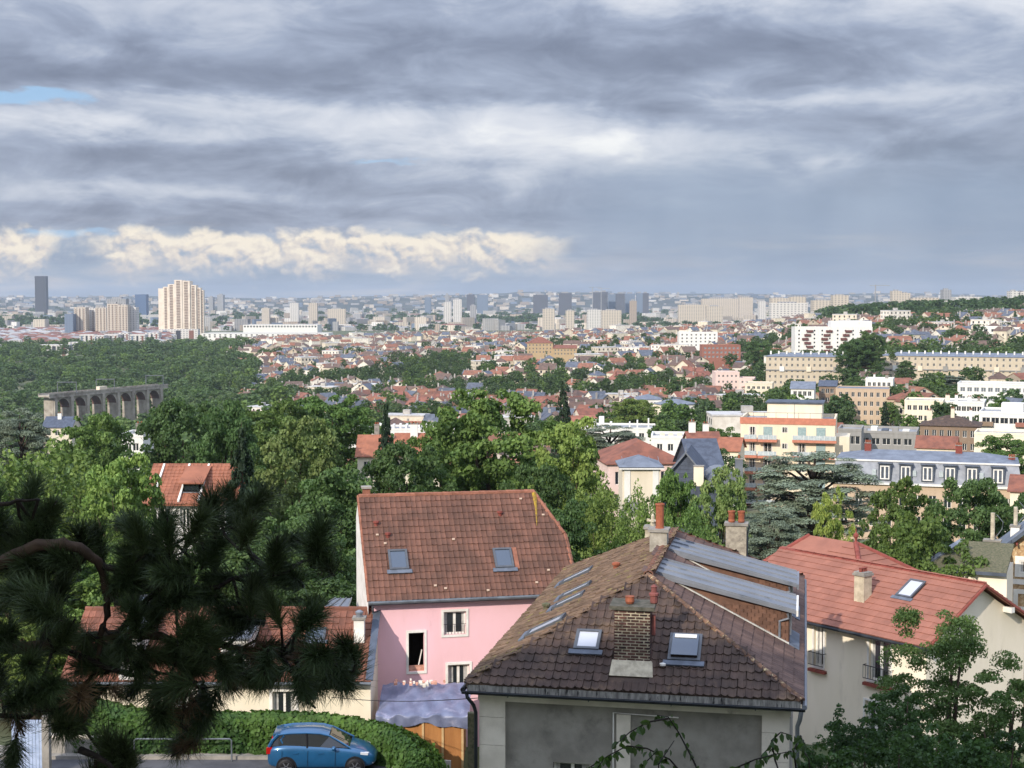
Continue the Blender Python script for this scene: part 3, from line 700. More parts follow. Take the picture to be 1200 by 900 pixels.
    # ---- chimneys behind the ridge
    for (x, yb, yt, w_, pots, tall, off) in ((772, 640, 622, .50, 1, .82, 0.0),):
        q = lp(x - 4, 646, pL, nL)
        top = lp(x, 622, (0, q.y, 0), (0, -1, 0)).z
        cst = chimney(h, q.x + .12, q.y, q.z - .4, top, .56, .6, mat('chimney_render', RGB(178, 172, 158), RGB(140, 134, 122), rough=1, scale=3, bump=.3, c3=RGB(96, 92, 84), c3scale=2.5), 0)
        MB().lathe([(.15, 0), (.135, .05), (.135, .74), (.16, .76), (.16, .80), (.12, .82), (.12, .6)], (0.02, 0, top - q.z + .49), 14).build('chimney_pot', M_terra, cst)
        MB().slab([(-.33, -.34, 0), (.33, -.34, 0), (.16, .30, .3), (-.16, .3, .3)], (0, 0, -.05)).build('render_skirt', M_mortar, cst)
    zc = 10.9
    for (px_, ytop, w_, kind) in ((765, 619, .52, 'cowl'), (863, 615, .74, 'pots')):
        dd = 54.0 if kind == 'cowl' else 53.5
        q = inv @ P(px_, ytop, dd)
        cst = chimney(h, q.x, q.y, ZE, q.z, w_, .5, M_mortar if kind == 'cowl' else mat('chimney_stone', RGB(176, 168, 150), RGB(128, 120, 108), rough=1, scale=4, bump=.4, c3=RGB(84, 80, 74), c3scale=3), 0 if kind == 'cowl' else 2, ph=.42)
        if kind == 'cowl':
            c2 = MB().lathe([(.09, 0), (.09, .14), (.16, .17), (.16, .2), (.07, .24), (.07, .36), (.03, .44)], (0, 0, q.z - ZE + .09), 10)
            for an in range(4): c2.obox((.17 * math.cos(an * 1.57), .17 * math.sin(an * 1.57), q.z - ZE + .3), (.05, 0, 0), (0, .03, 0), (0, 0, .05))
            c2.build('cowl', M_mortar, cst)
        else:
            MB().tube([(.40, 0, 0.6), (.40, 0, q.z - ZE - .3), (.48, 0, q.z - ZE)], .03, 6).build('antenna_bracket', M_gutter, cst)
brown_house()
# ------------------------------------------------------------------ near houses: frames
class Frame:
    def __init__(s, obj):
        s.o = obj; m = Matrix.Translation(obj.location) @ Matrix.Rotation(obj.rotation_euler.z, 4, 'Z'); s.i = m.inverted(); s.m = m; s.c = s.i @ Vector((0, 0, CZ))
    def hit(s, px, py, p0, n):
        r = s.i.to_3x3() @ ray(px, py); n = Vector(n); return s.c + r * ((Vector(p0) - s.c).dot(n) / r.dot(n))
    def at(s, px, py, d): return s.i @ P(px, py, d)
M_pink = plaster('pink_render', RGB(238, 192, 198), 0.93, scale=.6)
M_tile_p = mat('tile_pink_house', RGB(116, 82, 68), RGB(94, 69, 58), rough=.9, scale=1.0, island=.11, coord='World', c3=RGB(88, 64, 54), c3scale=.7, c3lo=.5, c3hi=.75, bump=.2, bscale=50)
M_verge = mat('verge_tile', RGB(150, 100, 80), RGB(126, 84, 66), rough=.9, scale=4, island=.15, coord='World')
M_redbr = mat('red_brick_trim', RGB(140, 74, 62), RGB(112, 60, 52), rough=.9, scale=8)
M_lichen = mat('lichen', RGB(168, 140, 50), RGB(120, 96, 60), rough=1, scale=9)
def surround(parent, p0, u, n, a, b, z0, z1, w=.12, pr=.035, m=None, sill=True):
    q = Vector((p0[0], p0[1], 0)); mb = MB(); z = Vector((0, 0, 1))
    def bar(a0, a1, c0, c1): mb.obox(q + u * ((a0 + a1) / 2) + z * ((c0 + c1) / 2) + n * (pr / 2 - .01), u * ((a1 - a0) / 2), n * (pr / 2 + .01), z * ((c1 - c0) / 2))
    bar(a - w, a - .003, z0 - w, z1 + w); bar(b + .003, b + w, z0 - w, z1 + w); bar(a - .003, b + .003, z1 + .003, z1 + w); bar(a - .003, b + .003, z0 - w, z0 - .003)
    return mb.build('window_surround', m or M_white, parent)
def pink_house():
    A = P(433, 705, 58.0); R = math.radians(11.6); BZ = -1.0
    h = thing('pink_house', 'pink rendered house with brown tiled roof and two small skylights', 'house', (A.x, A.y, BZ), R)
    f = Frame(h); rng = random.Random(3); ZE = A.z - BZ; SP_ = 4.05
    zr = f.hit(428, 581, (0, SP_, 0), (0, 1, 0)).z; phi = math.atan((zr - ZE) / SP_); c, s = math.cos(phi), math.sin(phi)
    nF = (0, -s, c); xv = f.hit(661, 625, (0, 0, ZE), nF); xr = f.hit(625, 577, (0, 0, ZE), nF).x; L = xv.x; y0, D = .3, SP_ + .9
    zt = ZE - .12
    b = MB(); p0 = (.18, y0); holes = []
    for (a, b_, c_, d_) in ((479, 497, 741, 787), (520, 546, 716, 744), (525, 550, 778, 812)):
        q0 = f.hit(a, d_, (0, y0, 0), (0, 1, 0)); q1 = f.hit(b_, c_, (0, y0, 0), (0, 1, 0)); holes.append((q0.x - .18, q1.x - .18, q0.z, q1.z))
    u, n = facade(b, p0, (L - .15, y0), 0, zt, holes, .2)
    facade(b, (L - .15, y0), (L - .15, D), 0, zt); facade(b, (L - .15, D), (.18, D), 0, zt); facade(b, (.18, D), (.18, y0), 0, zt)
    ztop = xv.z
    k = (xv.z - ZE) / xv.y
    for x in (.18, L - .15):
        pts = [(x, y0, zt), (x, D, zt), (x, D, zr - 1.0), (x, SP_, zr - .1)] if x < 1 else [(x, y0, zt), (x, D, zt), (x, D, zr - 1.3), (x, SP_ + .3, ztop - .1), (x, xv.y, ztop - .1)]
        b.poly(pts if x > 1 else pts[::-1])
    b.build('wall', M_pink, h)
    for i, (a, b_, c_, d_) in enumerate(holes):
        surround(h, p0, u, n, a, b_, c_, d_, .10)
        if i == 0:
            mb = MB(); q = Vector((.18, y0, 0)) - n * .6
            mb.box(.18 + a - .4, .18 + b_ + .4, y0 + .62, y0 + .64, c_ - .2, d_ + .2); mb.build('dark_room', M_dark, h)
            MB().box(.18 + a, .18 + b_, y0 + .04, y0 + .12, c_, c_ + .22).build('sill_block', M_mortar_pk, h)
            MB().tube([(.18 + b_ - .2, y0 + .2, c_ + .2), (.18 + b_ - .05, y0 + .3, c_ + .8)], .025, 5).build('leaning_plank', M_white, h)
        else:
            w_ = window(h, p0, u, n, a, b_, c_, d_, rec=.12, fw=.07)
            rl = MB()
            for kx in range(7):
                xx = .18 + a + (b_ - a) * (kx + .5) / 7; rl.tube([(xx, y0 - .02, c_ + .02), (xx, y0 - .02, c_ + .42)], .009, 5)
            rl.tube([(.18 + a, y0 - .02, c_ + .42), (.18 + b_, y0 - .02, c_ + .42)], .011, 5); rl.build('window_guard', M_iron, h)
    # roof
    b = MB(); yb = SP_ + 1.1; yh = xv.y; zh = xv.z
    b.poly([(0, 0, ZE), (L, 0, ZE), (L, yh, zh), (xr, SP_, zr), (0, SP_, zr)]); b.poly([(L, yb, zr - 1.2), (0, yb, zr - 1.2), (0, SP_, zr), (xr, SP_, zr)])
    b.poly([(L, yh, zh), (L, yb, zr - 1.2), (xr, SP_, zr)])
    roof = b.build('roof', M_tile_p, h)
    TW, TL = .215, .34; protos = [tile_proto(TW, TL, None, waves=1, amp=.030 + .004 * k_) for k_ in range(2)]
    sks = [f.hit(466.5, 657.5, (0, 0, ZE), nF), f.hit(589.5, 655.5, (0, 0, ZE), nF)]
    def ins(a, d):
        y = d * c
        if y > SP_ + .02 or a > L + .02: return False
        if y > yh: return a < L - (L - xr) * (y - yh) / (SP_ - yh)
        return True
    skip = lambda a, d: any(abs(a - q.x) < .40 and abs(d * c - q.y) < .50 * c for q in sks)
    tf = tile_field((0, 0, ZE), (1, 0, 0), (0, c, s), L, SP_ / c, ins, TW, TL, rng, 1.0, skip)
    tiles_joined('front_tiles', protos, tf, M_tile_p, roof)
    ridge_tiles(roof, (0, SP_, zr), (xr, SP_, zr), M_verge, .11, .38); ridge_tiles(roof, (L, yh, zh), (xr, SP_, zr), M_verge, .10, .38)
    for xx in (-.02, L + .02):
        ytop, ztp = (SP_, zr) if xx < 1 else (yh, zh)
        ridge_tiles(roof, (xx, 0, ZE), (xx, ytop, ztp), M_verge, .07, .36, 'verge_tile')
    for q in sks: skylight(h, q, (1, 0, 0), (0, c, s), .70, .92, M_skypane)
    q = sks[1]; MB().obox(q + Vector((.52, 0, 0)) + Vector((0, -s, c)) * .055, (.10, 0, 0), Vector((0, c, s)) * .55, Vector((0, -s, c)) * .02).build('new_tile_strip', M_verge, roof)
    dots = [(168, 272), (525, 293), (440, 510), (488, 523), (687, 532), (915, 495), (970, 437), (840, 103), (945, 178), (205, 312)]
    dm = MB().obox((0, 0, 0), (.055, 0, 0), (0, .045, 0), (0, 0, .03)).mesh('snow_stop', mat('pale_clay', RGB(190, 166, 144), RGB(160, 136, 116), rough=.9, scale=8))
    for x, y in dots:
        q = f.hit(400 + x / 4, 560 + y / 4, (0, 0, ZE), nF); o = put('snow_stop', dm, roof, q + Vector((0, -s, c)) * .06); o.rotation_euler = (phi, 0, 0)
    for x, y in ((163, 225), (218, 280), (743, 178)):
        q = f.hit(400 + x / 4, 560 + y / 4, (0, 0, ZE), nF); MB().lathe([(.09, -.05), (.08, .12), (.13, .13), (.12, .2), (.04, .22)], q, 8).build('vent_tile', M_redbr, roof)
    lq = [f.hit(625.5, 579, (0, 0, ZE), nF), f.hit(628, 596, (0, 0, ZE), nF), f.hit(629, 617, (0, 0, ZE), nF)]
    MB().tube([q + Vector((0, -s, c)) * .05 for q in lq], [.10, .05, .015], 5).build('lichen_streak', M_lichen, roof)
    MB().tube([(-.05, -.07, ZE - .06), (L + .1, -.07, ZE - .06)], .075, 8).build('gutter', M_gutter, h)
    MB().box(0, L, -.01, y0, ZE - .17, ZE - .12).build('soffit', M_gutter, h)
    MB().tube([(.12, -.05, ZE - .1), (.14, .1, ZE - .35), (.16, y0 - .06, ZE - .5), (.16, y0 - .06, 0)], .045, 8).build('downpipe', M_gutter, h)
    b = MB(); b.poly([(-.03, .2, 0), (-.03, D, 0), (-.03, D, zr - 1.0), (-.03, SP_, zr - .12), (-.03, .2, ZE)]); b.build('side_wall', M_white, h)
    chimney(h, .35, SP_ + .3, zr - .5, zr + .28, .3, .3, M_verge, 0)
M_mortar_pk = mat('pink_brick_block', RGB(206, 158, 138), RGB(170, 120, 100), rough=1, scale=6)
pink_house()

# ------------------------------------------------------------------ low house behind the hedge
M_cream = plaster('cream_render', RGB(234, 222, 198), 0.9)
M_tile_o = mat('tile_orange_brown', RGB(136, 88, 70), RGB(110, 74, 60), rough=.9, scale=1.2, island=.18, coord='World', bump=.2, bscale=50)
def low_house():
    d = 55.0; x0, x1 = XZ(62, d), XZ(431, d); BZ = -.6
    h = thing('low_cream_house', 'long low cream house with orange-brown tile roof behind the clipped hedge', 'house', (x0, d, BZ))
    f = Frame(h); W = x1 - x0; ze = Zy(799, d) - BZ; SPN = 3.6; zr = Zy(713, d + SPN) - BZ; phi = math.atan((zr - ze) / SPN); c, s = math.cos(phi), math.sin(phi); rng = random.Random(8)
    b = MB(); y0 = .3; D = 2 * SPN - .3
    ws = [(f.at(a, 830, d).x, f.at(b_, 830, d).x) for a, b_ in ((205, 228), (318, 345))]
    holes = [(a, b_, ze - 1.7, ze - .45) for a, b_ in ws]
    u, n = facade(b, (0, y0), (W, y0), 0, ze, holes, .18)
    facade(b, (W, y0), (W, D), 0, ze); facade(b, (W, D), (0, D), 0, ze); facade(b, (0, D), (0, y0), 0, ze)
    b.poly([(W, y0, ze), (W, D, ze), (W, SPN, zr - .1)]); b.poly([(0, D, ze), (0, y0, ze), (0, SPN, zr - .1)])
    b.build('wall', M_cream, h)
    for hh in holes: window(h, (0, y0), u, n, *hh); surround(h, (0, y0), u, n, *hh)
    b = MB(); b.poly([(0, 0, ze), (W, 0, ze), (W, SPN, zr), (0, SPN, zr)]); b.poly([(W, 2 * SPN, ze), (0, 2 * SPN, ze), (0, SPN, zr), (W, SPN, zr)])
    roof = b.build('roof', M_tile_o, h)
    tf = tile_field((0, 0, ze), (1, 0, 0), (0, c, s), W, SPN / c, lambda a, q: a < W and q * c < SPN, .25, .36, rng)
    tiles_joined('front_tiles', [tile_proto(.25, .36, None, waves=1, amp=.03)], tf, M_tile_o, roof)
    ridge_tiles(roof, (0, SPN, zr), (W, SPN, zr), M_tile_o, .11, .38)
    MB().tube([(0, -.07, ze - .06), (W + .05, -.07, ze - .06)], .07, 8).build('gutter', M_gutter, h)
    nF = (0, -s, c)
    for (a, b_, t, bt) in ((139, 160, 744, 797), (259, 290, 748, 796)):      # white wall dormers with zinc tops
        q0 = f.at(a, bt, d); q1 = f.at(b_, t, d)
        mb = MB(); facade(mb, (q0.x, .02), (q1.x, .02), ze - .1, q1.z, [(.1, q1.x - q0.x - .1, ze + .1, q1.z - .18)], .12)
        for xx, fl in ((q0.x, 0), (q1.x, 1)):
            yb = (q1.z - ze) / math.tan(phi); pts = [(xx, .02, ze - .1), (xx, .02, q1.z), (xx, yb, q1.z)]; mb.poly(pts if fl else pts[::-1])
        dm = mb.build('dormer', M_white, h)
        MB().slab([(q0.x - .12, -.12, q1.z + .02), (q1.x + .12, -.12, q1.z + .02), (q1.x + .12, yb + .2, q1.z + .14), (q0.x - .12, yb + .2, q1.z + .14)], (0, 0, -.05)).build('zinc_roof', M_zinc, dm)
        window(dm, (q0.x, .02), Vector((1, 0, 0)), Vector((0, -1, 0)), .1, q1.x - q0.x - .1, ze + .1, q1.z - .18, rec=.06)
    for (px, py) in ((370, 745), (165, 707)):
        q = f.hit(px, py, (0, 0, ze), nF); skylight(h, q, (1, 0, 0), (0, c, s), .7, .6, M_skypane)
    q = f.hit(421, 752, (0, 0, ze), nF); cz = f.hit(421, 726, (0, q.y, 0), (0, 1, 0)).z
    ck = chimney(h, q.x, q.y + .1, q.z - .3, cz, .40, .4, M_white, 0)
    MB().lathe([(.13, 0), (.13, .12), (.16, .14), (.16, .2), (.07, .26)], (0, 0, cz - q.z + .39), 10).build('cowl', M_zinc, ck)
    MB().slab([(W - .16, .0, ze + .09), (W + .12, .0, ze + .09), (W + .12, SPN, zr + .09), (W - .16, SPN, zr + .09)], (0, 0, -.06)).build('verge_flashing', M_zincd, h)
    # glazed lean-to roof showing behind the ridge
    q0 = f.at(374, 712, d + SPN + 2); q1 = f.at(412, 701, d + SPN + 3.5)
    gr = MB().slab([(q0.x, SPN + 2, q0.z), (f.at(408, 712, d + SPN + 2).x, SPN + 2, q0.z), (q1.x, SPN + 3.5, q1.z), (q0.x + .5, SPN + 3.5, q1.z)], (0, 0, -.08)).build('glazed_roof', M_slateblue, h)
    for k in range(4):
        t = k / 3; a = Vector((q0.x, SPN + 2, q0.z + .03)).lerp(Vector((f.at(408, 712, d + SPN + 2).x, SPN + 2, q0.z + .03)), t); b_ = Vector((q0.x + .5, SPN + 3.5, q1.z + .03)).lerp(Vector((q1.x, SPN + 3.5, q1.z + .03)), t)
        MB().tube([a, b_], .025, 4).build('glazing_bar', M_zinc, gr)
low_house()

# ------------------------------------------------------------------ cream house with the red roof
M_tile_r = mat('tile_red', RGB(152, 102, 85), RGB(138, 92, 77), rough=.85, scale=1.0, island=.08, coord='World', c3=RGB(128, 86, 73), c3scale=.5, c3lo=.5, c3hi=.8, bump=.15, bscale=50)
M_tile_rr = mat('tile_red_ridge', RGB(142, 76, 66), RGB(126, 68, 59), rough=.85, scale=4, island=.1, coord='World')
M_cream2 = plaster('cream_render_right', RGB(238, 226, 204), 0.94)
def cream_house():
    Gp = P(1155, 686, 60.0); R = math.radians(37.7); BZ = -4.5
    h = thing('red_roof_house', 'cream house with fresh red tile roof, chimney and skylight', 'house', (Gp.x, Gp.y, BZ), R)
    f = Frame(h); rng = random.Random(21); zr = Gp.z - BZ
    e = f.hit(1087, 760, (0, 0, 0), (0, 1, 0)); hw, ze = -e.x, e.z; phi = math.atan((zr - ze) / hw); c, s = math.cos(phi), math.sin(phi); L = 9.9; ov = .35
    wx = hw - .4; y0 = .35; wz = zr - (zr - ze) * wx / hw - .1
    b = MB(); holes = []
    P0 = (-wx, L); u = Vector((0, -1, 0)); n = Vector((-1, 0, 0))
    for (a, b_, t, bt) in ((1018, 1044, 760, 807), (953.5, 965, 757, 800), (1013, 1036, 846, 900)):
        q0 = f.hit(a, bt, (-wx, 0, 0), (1, 0, 0)); q1 = f.hit(b_, t, (-wx, 0, 0), (1, 0, 0)); holes.append((L - q0.y, L - q1.y, min(q0.z, q1.z - 1.9), q1.z))
    h0 = holes[0]; z_t = wz - .22; holes = [(a, b_, z_t - 1.85 - (2.75 if i == 2 else 0), z_t - (2.75 if i == 2 else 0)) for i, (a, b_, q, r_) in enumerate(holes)]
    holes = [hh for hh in holes if hh[0] > 0.1]
    facade(b, P0, (-wx, y0), 0, wz, holes, .2); facade(b, (-wx, y0), (wx, y0), 0, wz); facade(b, (wx, y0), (wx, L), 0, wz); facade(b, (wx, L), (-wx, L), 0, wz)
    b.poly([(-wx, y0, wz), (wx, y0, wz), (0, y0, zr - .12)]); b.build('wall', M_cream2, h)
    for hh in holes:
        window(h, P0, u, n, *hh, rec=.12, cols=2, rows=1, fw=.09); surround(h, P0, u, n, *hh, w=.09, sill=False)
        zz = hh[2]
        MB().obox(Vector((-wx - .08, L - (hh[0] + hh[1]) / 2, zz - .18)), (.10, 0, 0), (0, (hh[1] - hh[0]) / 2 + .2, 0), (0, 0, .06)).build('sill', M_redbr, h)
        g = MB(); ya, yb = L - hh[0] + .15, L - hh[1] - .15
        for zq in (.08, .62): g.tube([(-wx - .2, ya, zz + zq), (-wx - .2, yb, zz + zq)], .02, 5)
        for k in range(12):
            yy = ya + (yb - ya) * k / 11; g.tube([(-wx - .2, yy, zz + .08), (-wx - .2, yy, zz + .62)], .011, 4)
        for yy in (ya, yb): g.tube([(-wx - .2, yy, zz + .62), (-wx, yy, zz + .62)], .015, 4)
        g.build('balcony_guard', M_iron, h)
    for (a, b_) in ((0, holes[0][0] - .3), (holes[0][1] + .2, L - y0)):
        if b_ > a: MB().box(-wx - .03, -wx + .05, L - b_, L - a, wz - .28, wz - .16).build('brick_course', M_redbr, h)
    # roof
    b = MB(); b.poly([(-hw, L + ov, ze), (-hw, -ov * 0, ze), (0, 0, zr), (0, L + ov, zr)]); b.poly([(hw, 0, ze), (hw, L, ze), (0, L, zr), (0, 0, zr)])
    b.poly([(-hw, 0, ze - .1), (-hw, 0, ze), (0, 0, zr), (0, 0, zr - .1)]); b.poly([(0, 0, zr - .1), (0, 0, zr), (hw, 0, ze), (hw, 0, ze - .1)])
    roof = b.build('roof', M_tile_r, h)
    nL = (-s, 0, c); sk = f.hit(1068, 692, (-hw, 0, ze), nL)
    TW, TL = .30, .37; LL = L + 1.2
    tf = tile_field((-hw, LL, ze), (0, -1, 0), (c, 0, s), LL, hw / c, lambda a, q: a < LL and q * c < hw, TW, TL, rng, .5, lambda a, q: abs(LL - a - sk.y) < .45 and abs(q * c - hw - sk.x) < .62 * c)
    tiles_joined('left_slope_tiles', [tile_proto(TW, TL, None, th=.075, waves=2, amp=.012, fill=1.0)], tf, M_tile_r, roof)
    tf = tile_field((hw, 0, ze), (0, 1, 0), (-c, 0, s), L, hw / c, lambda a, q: q * c < hw, TW, TL, rng, .5)
    tiles_joined('right_slope_tiles', [tile_proto(TW, TL, None, th=.075, waves=2, amp=.012, fill=1.0)], tf, M_tile_r, roof)
    ridge_tiles(roof, (0, 0, zr), (0, LL, zr), M_tile_rr, .14, .40)
    ridge_tiles(roof, (-hw, .02, ze), (0, .02, zr), M_tile_rr, .09, .40, 'verge_tile'); ridge_tiles(roof, (hw, .02, ze), (0, .02, zr), M_tile_rr, .09, .40, 'verge_tile')
    for sg in (-1, 1): MB().tube([(sg * (hw + .06), -.1, ze - .05), (sg * (hw + .06), L, ze - .05)], .075, 8).build('gutter', M_gutterd, h)
    for x in (-1.9, 1.9): MB().box(x - .12, x + .12, -.05, y0, zr - (zr - ze) * 1.9 / hw - .35, zr - (zr - ze) * 1.9 / hw - .12).build('purlin_end', M_white, h)
    skylight(h, sk, (0, -1, 0), (c, 0, s), .72, 1.1, M_skypane_refl)
    q = f.hit(1011, 703, (-hw, 0, ze), nL); cz = f.hit(1011, 674, (q.x, q.y, 0), (0.6, .8, 0)).z
    ck = chimney(h, q.x, q.y, q.z - .4, cz, .52, .52, mat('chimney_beige', RGB(200, 188, 162), RGB(168, 156, 134), rough=1, scale=3, bump=.3), 0)
    MB().box(-.28, .28, -.28, .28, cz - q.z + .49, cz - q.z + .56).build('crown', M_concrete, ck)
    for k in range(3): MB().lathe([(.07, 0), (.07, .14), (.09, .16), (.05, .18)], (-.16 + .16 * k, 0, cz - q.z + .56), 8).build('chimney_pot', M_redbr, ck)
    # hipped wing behind the ridge
    q = f.at(1003, 636, 72.0); hw2 = 3.4; zl = q.z - 2.2
    w = MB(); w.box(q.x - hw2 + .3, q.x + hw2 - .3, q.y - hw2 + .3, q.y + 5, 0, zl); w.build('wing_wall', M_cream2, h)
    w = MB(); a = (q.x - hw2, q.y - hw2, zl); b_ = (q.x + hw2, q.y - hw2, zl); c_ = (q.x + hw2, q.y + 5, zl); d_ = (q.x - hw2, q.y + 5, zl); ap = (q.x, q.y, q.z); bp = (q.x, q.y + 3, q.z)
    for ff in ([a, b_, ap], [b_, c_, bp, ap], [d_, a, ap, bp], [c_, d_, bp]): w.slab(ff, (0, 0, -.08))
    wr = w.build('wing_roof', M_tile_r, h); ridge_tiles(wr, a, ap, M_tile_rr, .12, .4, 'hip_tile'); ridge_tiles(wr, b_, ap, M_tile_rr, .12, .4, 'hip_tile'); ridge_tiles(wr, d_, bp, M_tile_rr, .12, .4, 'hip_tile')
    def rows(p, q_, r_, k):
        p, q_, r_ = Vector(p), Vector(q_), Vector(r_)
        for i in range(1, k):
            t = i / k; x, y = p.lerp(r_, t), q_.lerp(r_, t); MB().tube([x + Vector((0, 0, .02)), y + Vector((0, 0, .02))], .022, 4).build('tile_course', M_tile_r, wr)
    rows(a, b_, ap, 9); rows(d_, a, ap, 9)
    MB().lathe([(.10, 0), (.05, .1), (.06, .2), (.13, .32), (.12, .42), (.03, .52), (.02, .7)], (q.x, q.y, q.z), 8).build('finial', M_tile_rr, wr)
cream_house()

# ------------------------------------------------------------------ stone house at the right edge
M_stone = mat('rubble_stone', RGB(190, 158, 118), RGB(150, 120, 88), rough=1, scale=5, bump=.6, bscale=9, c3=RGB(206, 186, 150), c3scale=4, c3lo=.5, c3hi=.65)
def stone_house():
    d = 85.0; C_ = P(1212, 700, d); BZ = -7.0; h = thing('stone_gable_house', 'stone gabled house with white window surrounds and tall white chimneys', 'house', (C_.x, d, BZ), -.42)
    f = Frame(h); zr = f.at(1215, 612, d).z; hw = 3.9; ze = f.at(1147, 680, d).z; D = 9; wx = hw - .5; wz = ze + .25
    b = MB(); hs = []
    for (a, b_, t, bt) in ((1194, 1213, 658, 672), (1192, 1214, 697, 712)):
        q0 = f.at(a, bt, d); q1 = f.at(b_, t, d); hs.append((q0.x + wx, q1.x + wx, q0.z, q1.z))
    zm = min(wz, hs[0][2] - .2)
    u, n = facade(b, (-wx, 0), (wx, 0), 0, wz - .2, hs[1:], .2)
    k = (zr - ze) / hw
    b.poly([(-wx, 0, wz - .2), (wx, 0, wz - .2), (wx, 0, wz), (0, 0, zr - .3), (-wx, 0, wz)])
    b.box(-wx, wx, .02, D, 0, wz - .2); b.build('wall', M_stone, h)
    for i, hh in enumerate(hs): surround(h, (-wx, 0), u, n, *hh, w=.26, pr=.06); window(h, (-wx, 0), u, n, *hh, rec=-.03 if i == 0 else .1)
    MB().box(-wx - .03, wx + .03, -.05, .0, wz - .55, wz - .25).build('string_course', M_white, h)
    for sg in (-1, 1):
        MB().slab([(sg * hw, -.5, ze), (0, -.5, zr), (0, D + .3, zr), (sg * hw, D + .3, ze)][::sg], (0, 0, -.14)).build('roof_slope', M_slateblue, h)
        MB().obox((sg * hw / 2, -.52, (ze + zr) / 2 - .06), (sg * hw / 2, 0, (zr - ze) / -2), (0, .03, 0), (0, 0, .14)).build('barge_board', M_zincd, h)
        for t in (.25, .7): MB().obox((sg * hw * t, -.25, zr - k * hw * t - .42), (.05, 0, 0), (0, .26, 0), (0, 0, .07)).build('bracket', M_redbr, h)
    for (pxc, w_, yt, ft, dd) in ((1163, 18, 634, 601, d - 1.5), (1190, 10, 617, 594, d + 4)):
        q = f.at(pxc, yt, dd); cc = chimney(h, q.x, q.y, q.z - 2.2, q.z, w_ / F * dd, .6, M_white, 0)
        MB().tube([(0, 0, 2.2), (0, 0, 2.2 + f.at(pxc, ft, dd).z - q.z)], .12, 10).build('flue', M_mortar, cc)
        MB().tube([(.05, 0, 2.25), (.5, 0, 2.9), (.55, .1, 3.3), (.2, .1, 3.7)], .03, 5).build('antenna', M_gutter, cc)
    q = f.at(1135, 668, d - 5); a = MB().box(q.x - 2.2, q.x + 2.0, q.y, q.y + 3.5, 0, q.z).build('annex_wall', M_cream2, h)
    rr = MB().slab([(q.x - 2.5, q.y - .3, q.z), (q.x + 2.0, q.y - .3, q.z + .05), (q.x + 2.0, q.y + 3.8, q.z + 1.0), (q.x - .8, q.y + 3.8, q.z + 1.0)], (0, 0, -.1)).build('annex_roof', M_moss, a)
    MB().obox((q.x - 1.65, q.y + 1.75, q.z + .54), (.85, 2.05, .5), (.16, 0, 0), (0, 0, .05)).build('zinc_edge', M_zinc, a)
    MB().box(q.x - 2.5, q.x + 2.0, q.y - .36, q.y - .3, q.z - .16, q.z + .02).build('gutter', M_zincd, a)
stone_house()

# ------------------------------------------------------------------ the building the photograph is taken from (unseen; its width and height are set to shade the garden)
def camera_building():
    h = thing('shade_building', 'tall pale block behind the viewpoint, added unseen to shade the garden', 'apartment house', (-14, -2.2, 5))
    W0, W1, H = -28, 22, 31.5; b = MB()
    hs = [(4 + 4 * i, 5.4 + 4 * i, 1 + 2.9 * j, 3.1 + 2.9 * j) for i in range(11) for j in range(5)]
    u, n = facade(b, (W1, 0), (W0, 0), 0, H); b.box(W0, W1, -11, -.3, 0, H); b.build('wall', M_cream, h)
    b = MB(); roof_hip(b, W0, W1, -11, 0, H, 1.2); b.build('roof', M_slate, h)
camera_building()
# ------------------------------------------------------------------ trees
def leafmat(name, a, b, rand=.2, c3=None, transl=.28):
    return mat(name, a, b, rough=.6, scale=.55, rand=rand, island=.28, transl=transl, spec=.25, c3=c3, c3scale=.35, c3lo=.5, c3hi=.7)
L_mid = leafmat('leaf_mid', RGB(106, 130, 66), RGB(82, 106, 54))
L_dark = leafmat('leaf_dark', RGB(88, 112, 64), RGB(66, 88, 50))
L_light = leafmat('leaf_light', RGB(132, 152, 78), RGB(104, 128, 64))
L_yel = leafmat('leaf_yellowgreen', RGB(134, 148, 88), RGB(102, 122, 68))
L_lime = leafmat('leaf_lime', RGB(146, 158, 78), RGB(112, 134, 64))
L_cedar = mat('leaf_cedar', RGB(130, 142, 118), RGB(104, 116, 96), rough=.7, scale=.5, rand=.12, island=.12, transl=.05)
L_spruce = leafmat('leaf_spruce', RGB(52, 72, 46), RGB(36, 52, 36), transl=.05)
L_far = leafmat('leaf_far', RGB(88, 108, 66), RGB(66, 86, 54), rand=.25)
L_purple = leafmat('leaf_purple', RGB(70, 44, 50), RGB(50, 36, 42))
def leaf_quads(P_, N_, rng, size, aspect=1.5, spread=1.0):
    """numpy quads: leaf-sized faces at P_ with normals near N_"""
    n = len(P_); N = N_ + rng.normal(0, spread, (n, 3)); N /= np.linalg.norm(N, axis=1)[:, None] + 1e-9
    T = rng.normal(0, 1, (n, 3)); T -= (T * N).sum(1)[:, None] * N; T /= np.linalg.norm(T, axis=1)[:, None] + 1e-9
    B = np.cross(N, T); s = size * rng.uniform(.6, 1.35, n)[:, None]; w = s / aspect
    V = np.empty((n, 4, 3)); V[:, 0] = P_ - T * s * .5; V[:, 1] = P_ + B * w * .5 - T * s * .08 + N * s * .06; V[:, 2] = P_ + T * s * .5; V[:, 3] = P_ - B * w * .5 - T * s * .08 + N * s * .06
    return V.reshape(-1, 3), np.arange(n * 4).reshape(n, 4)
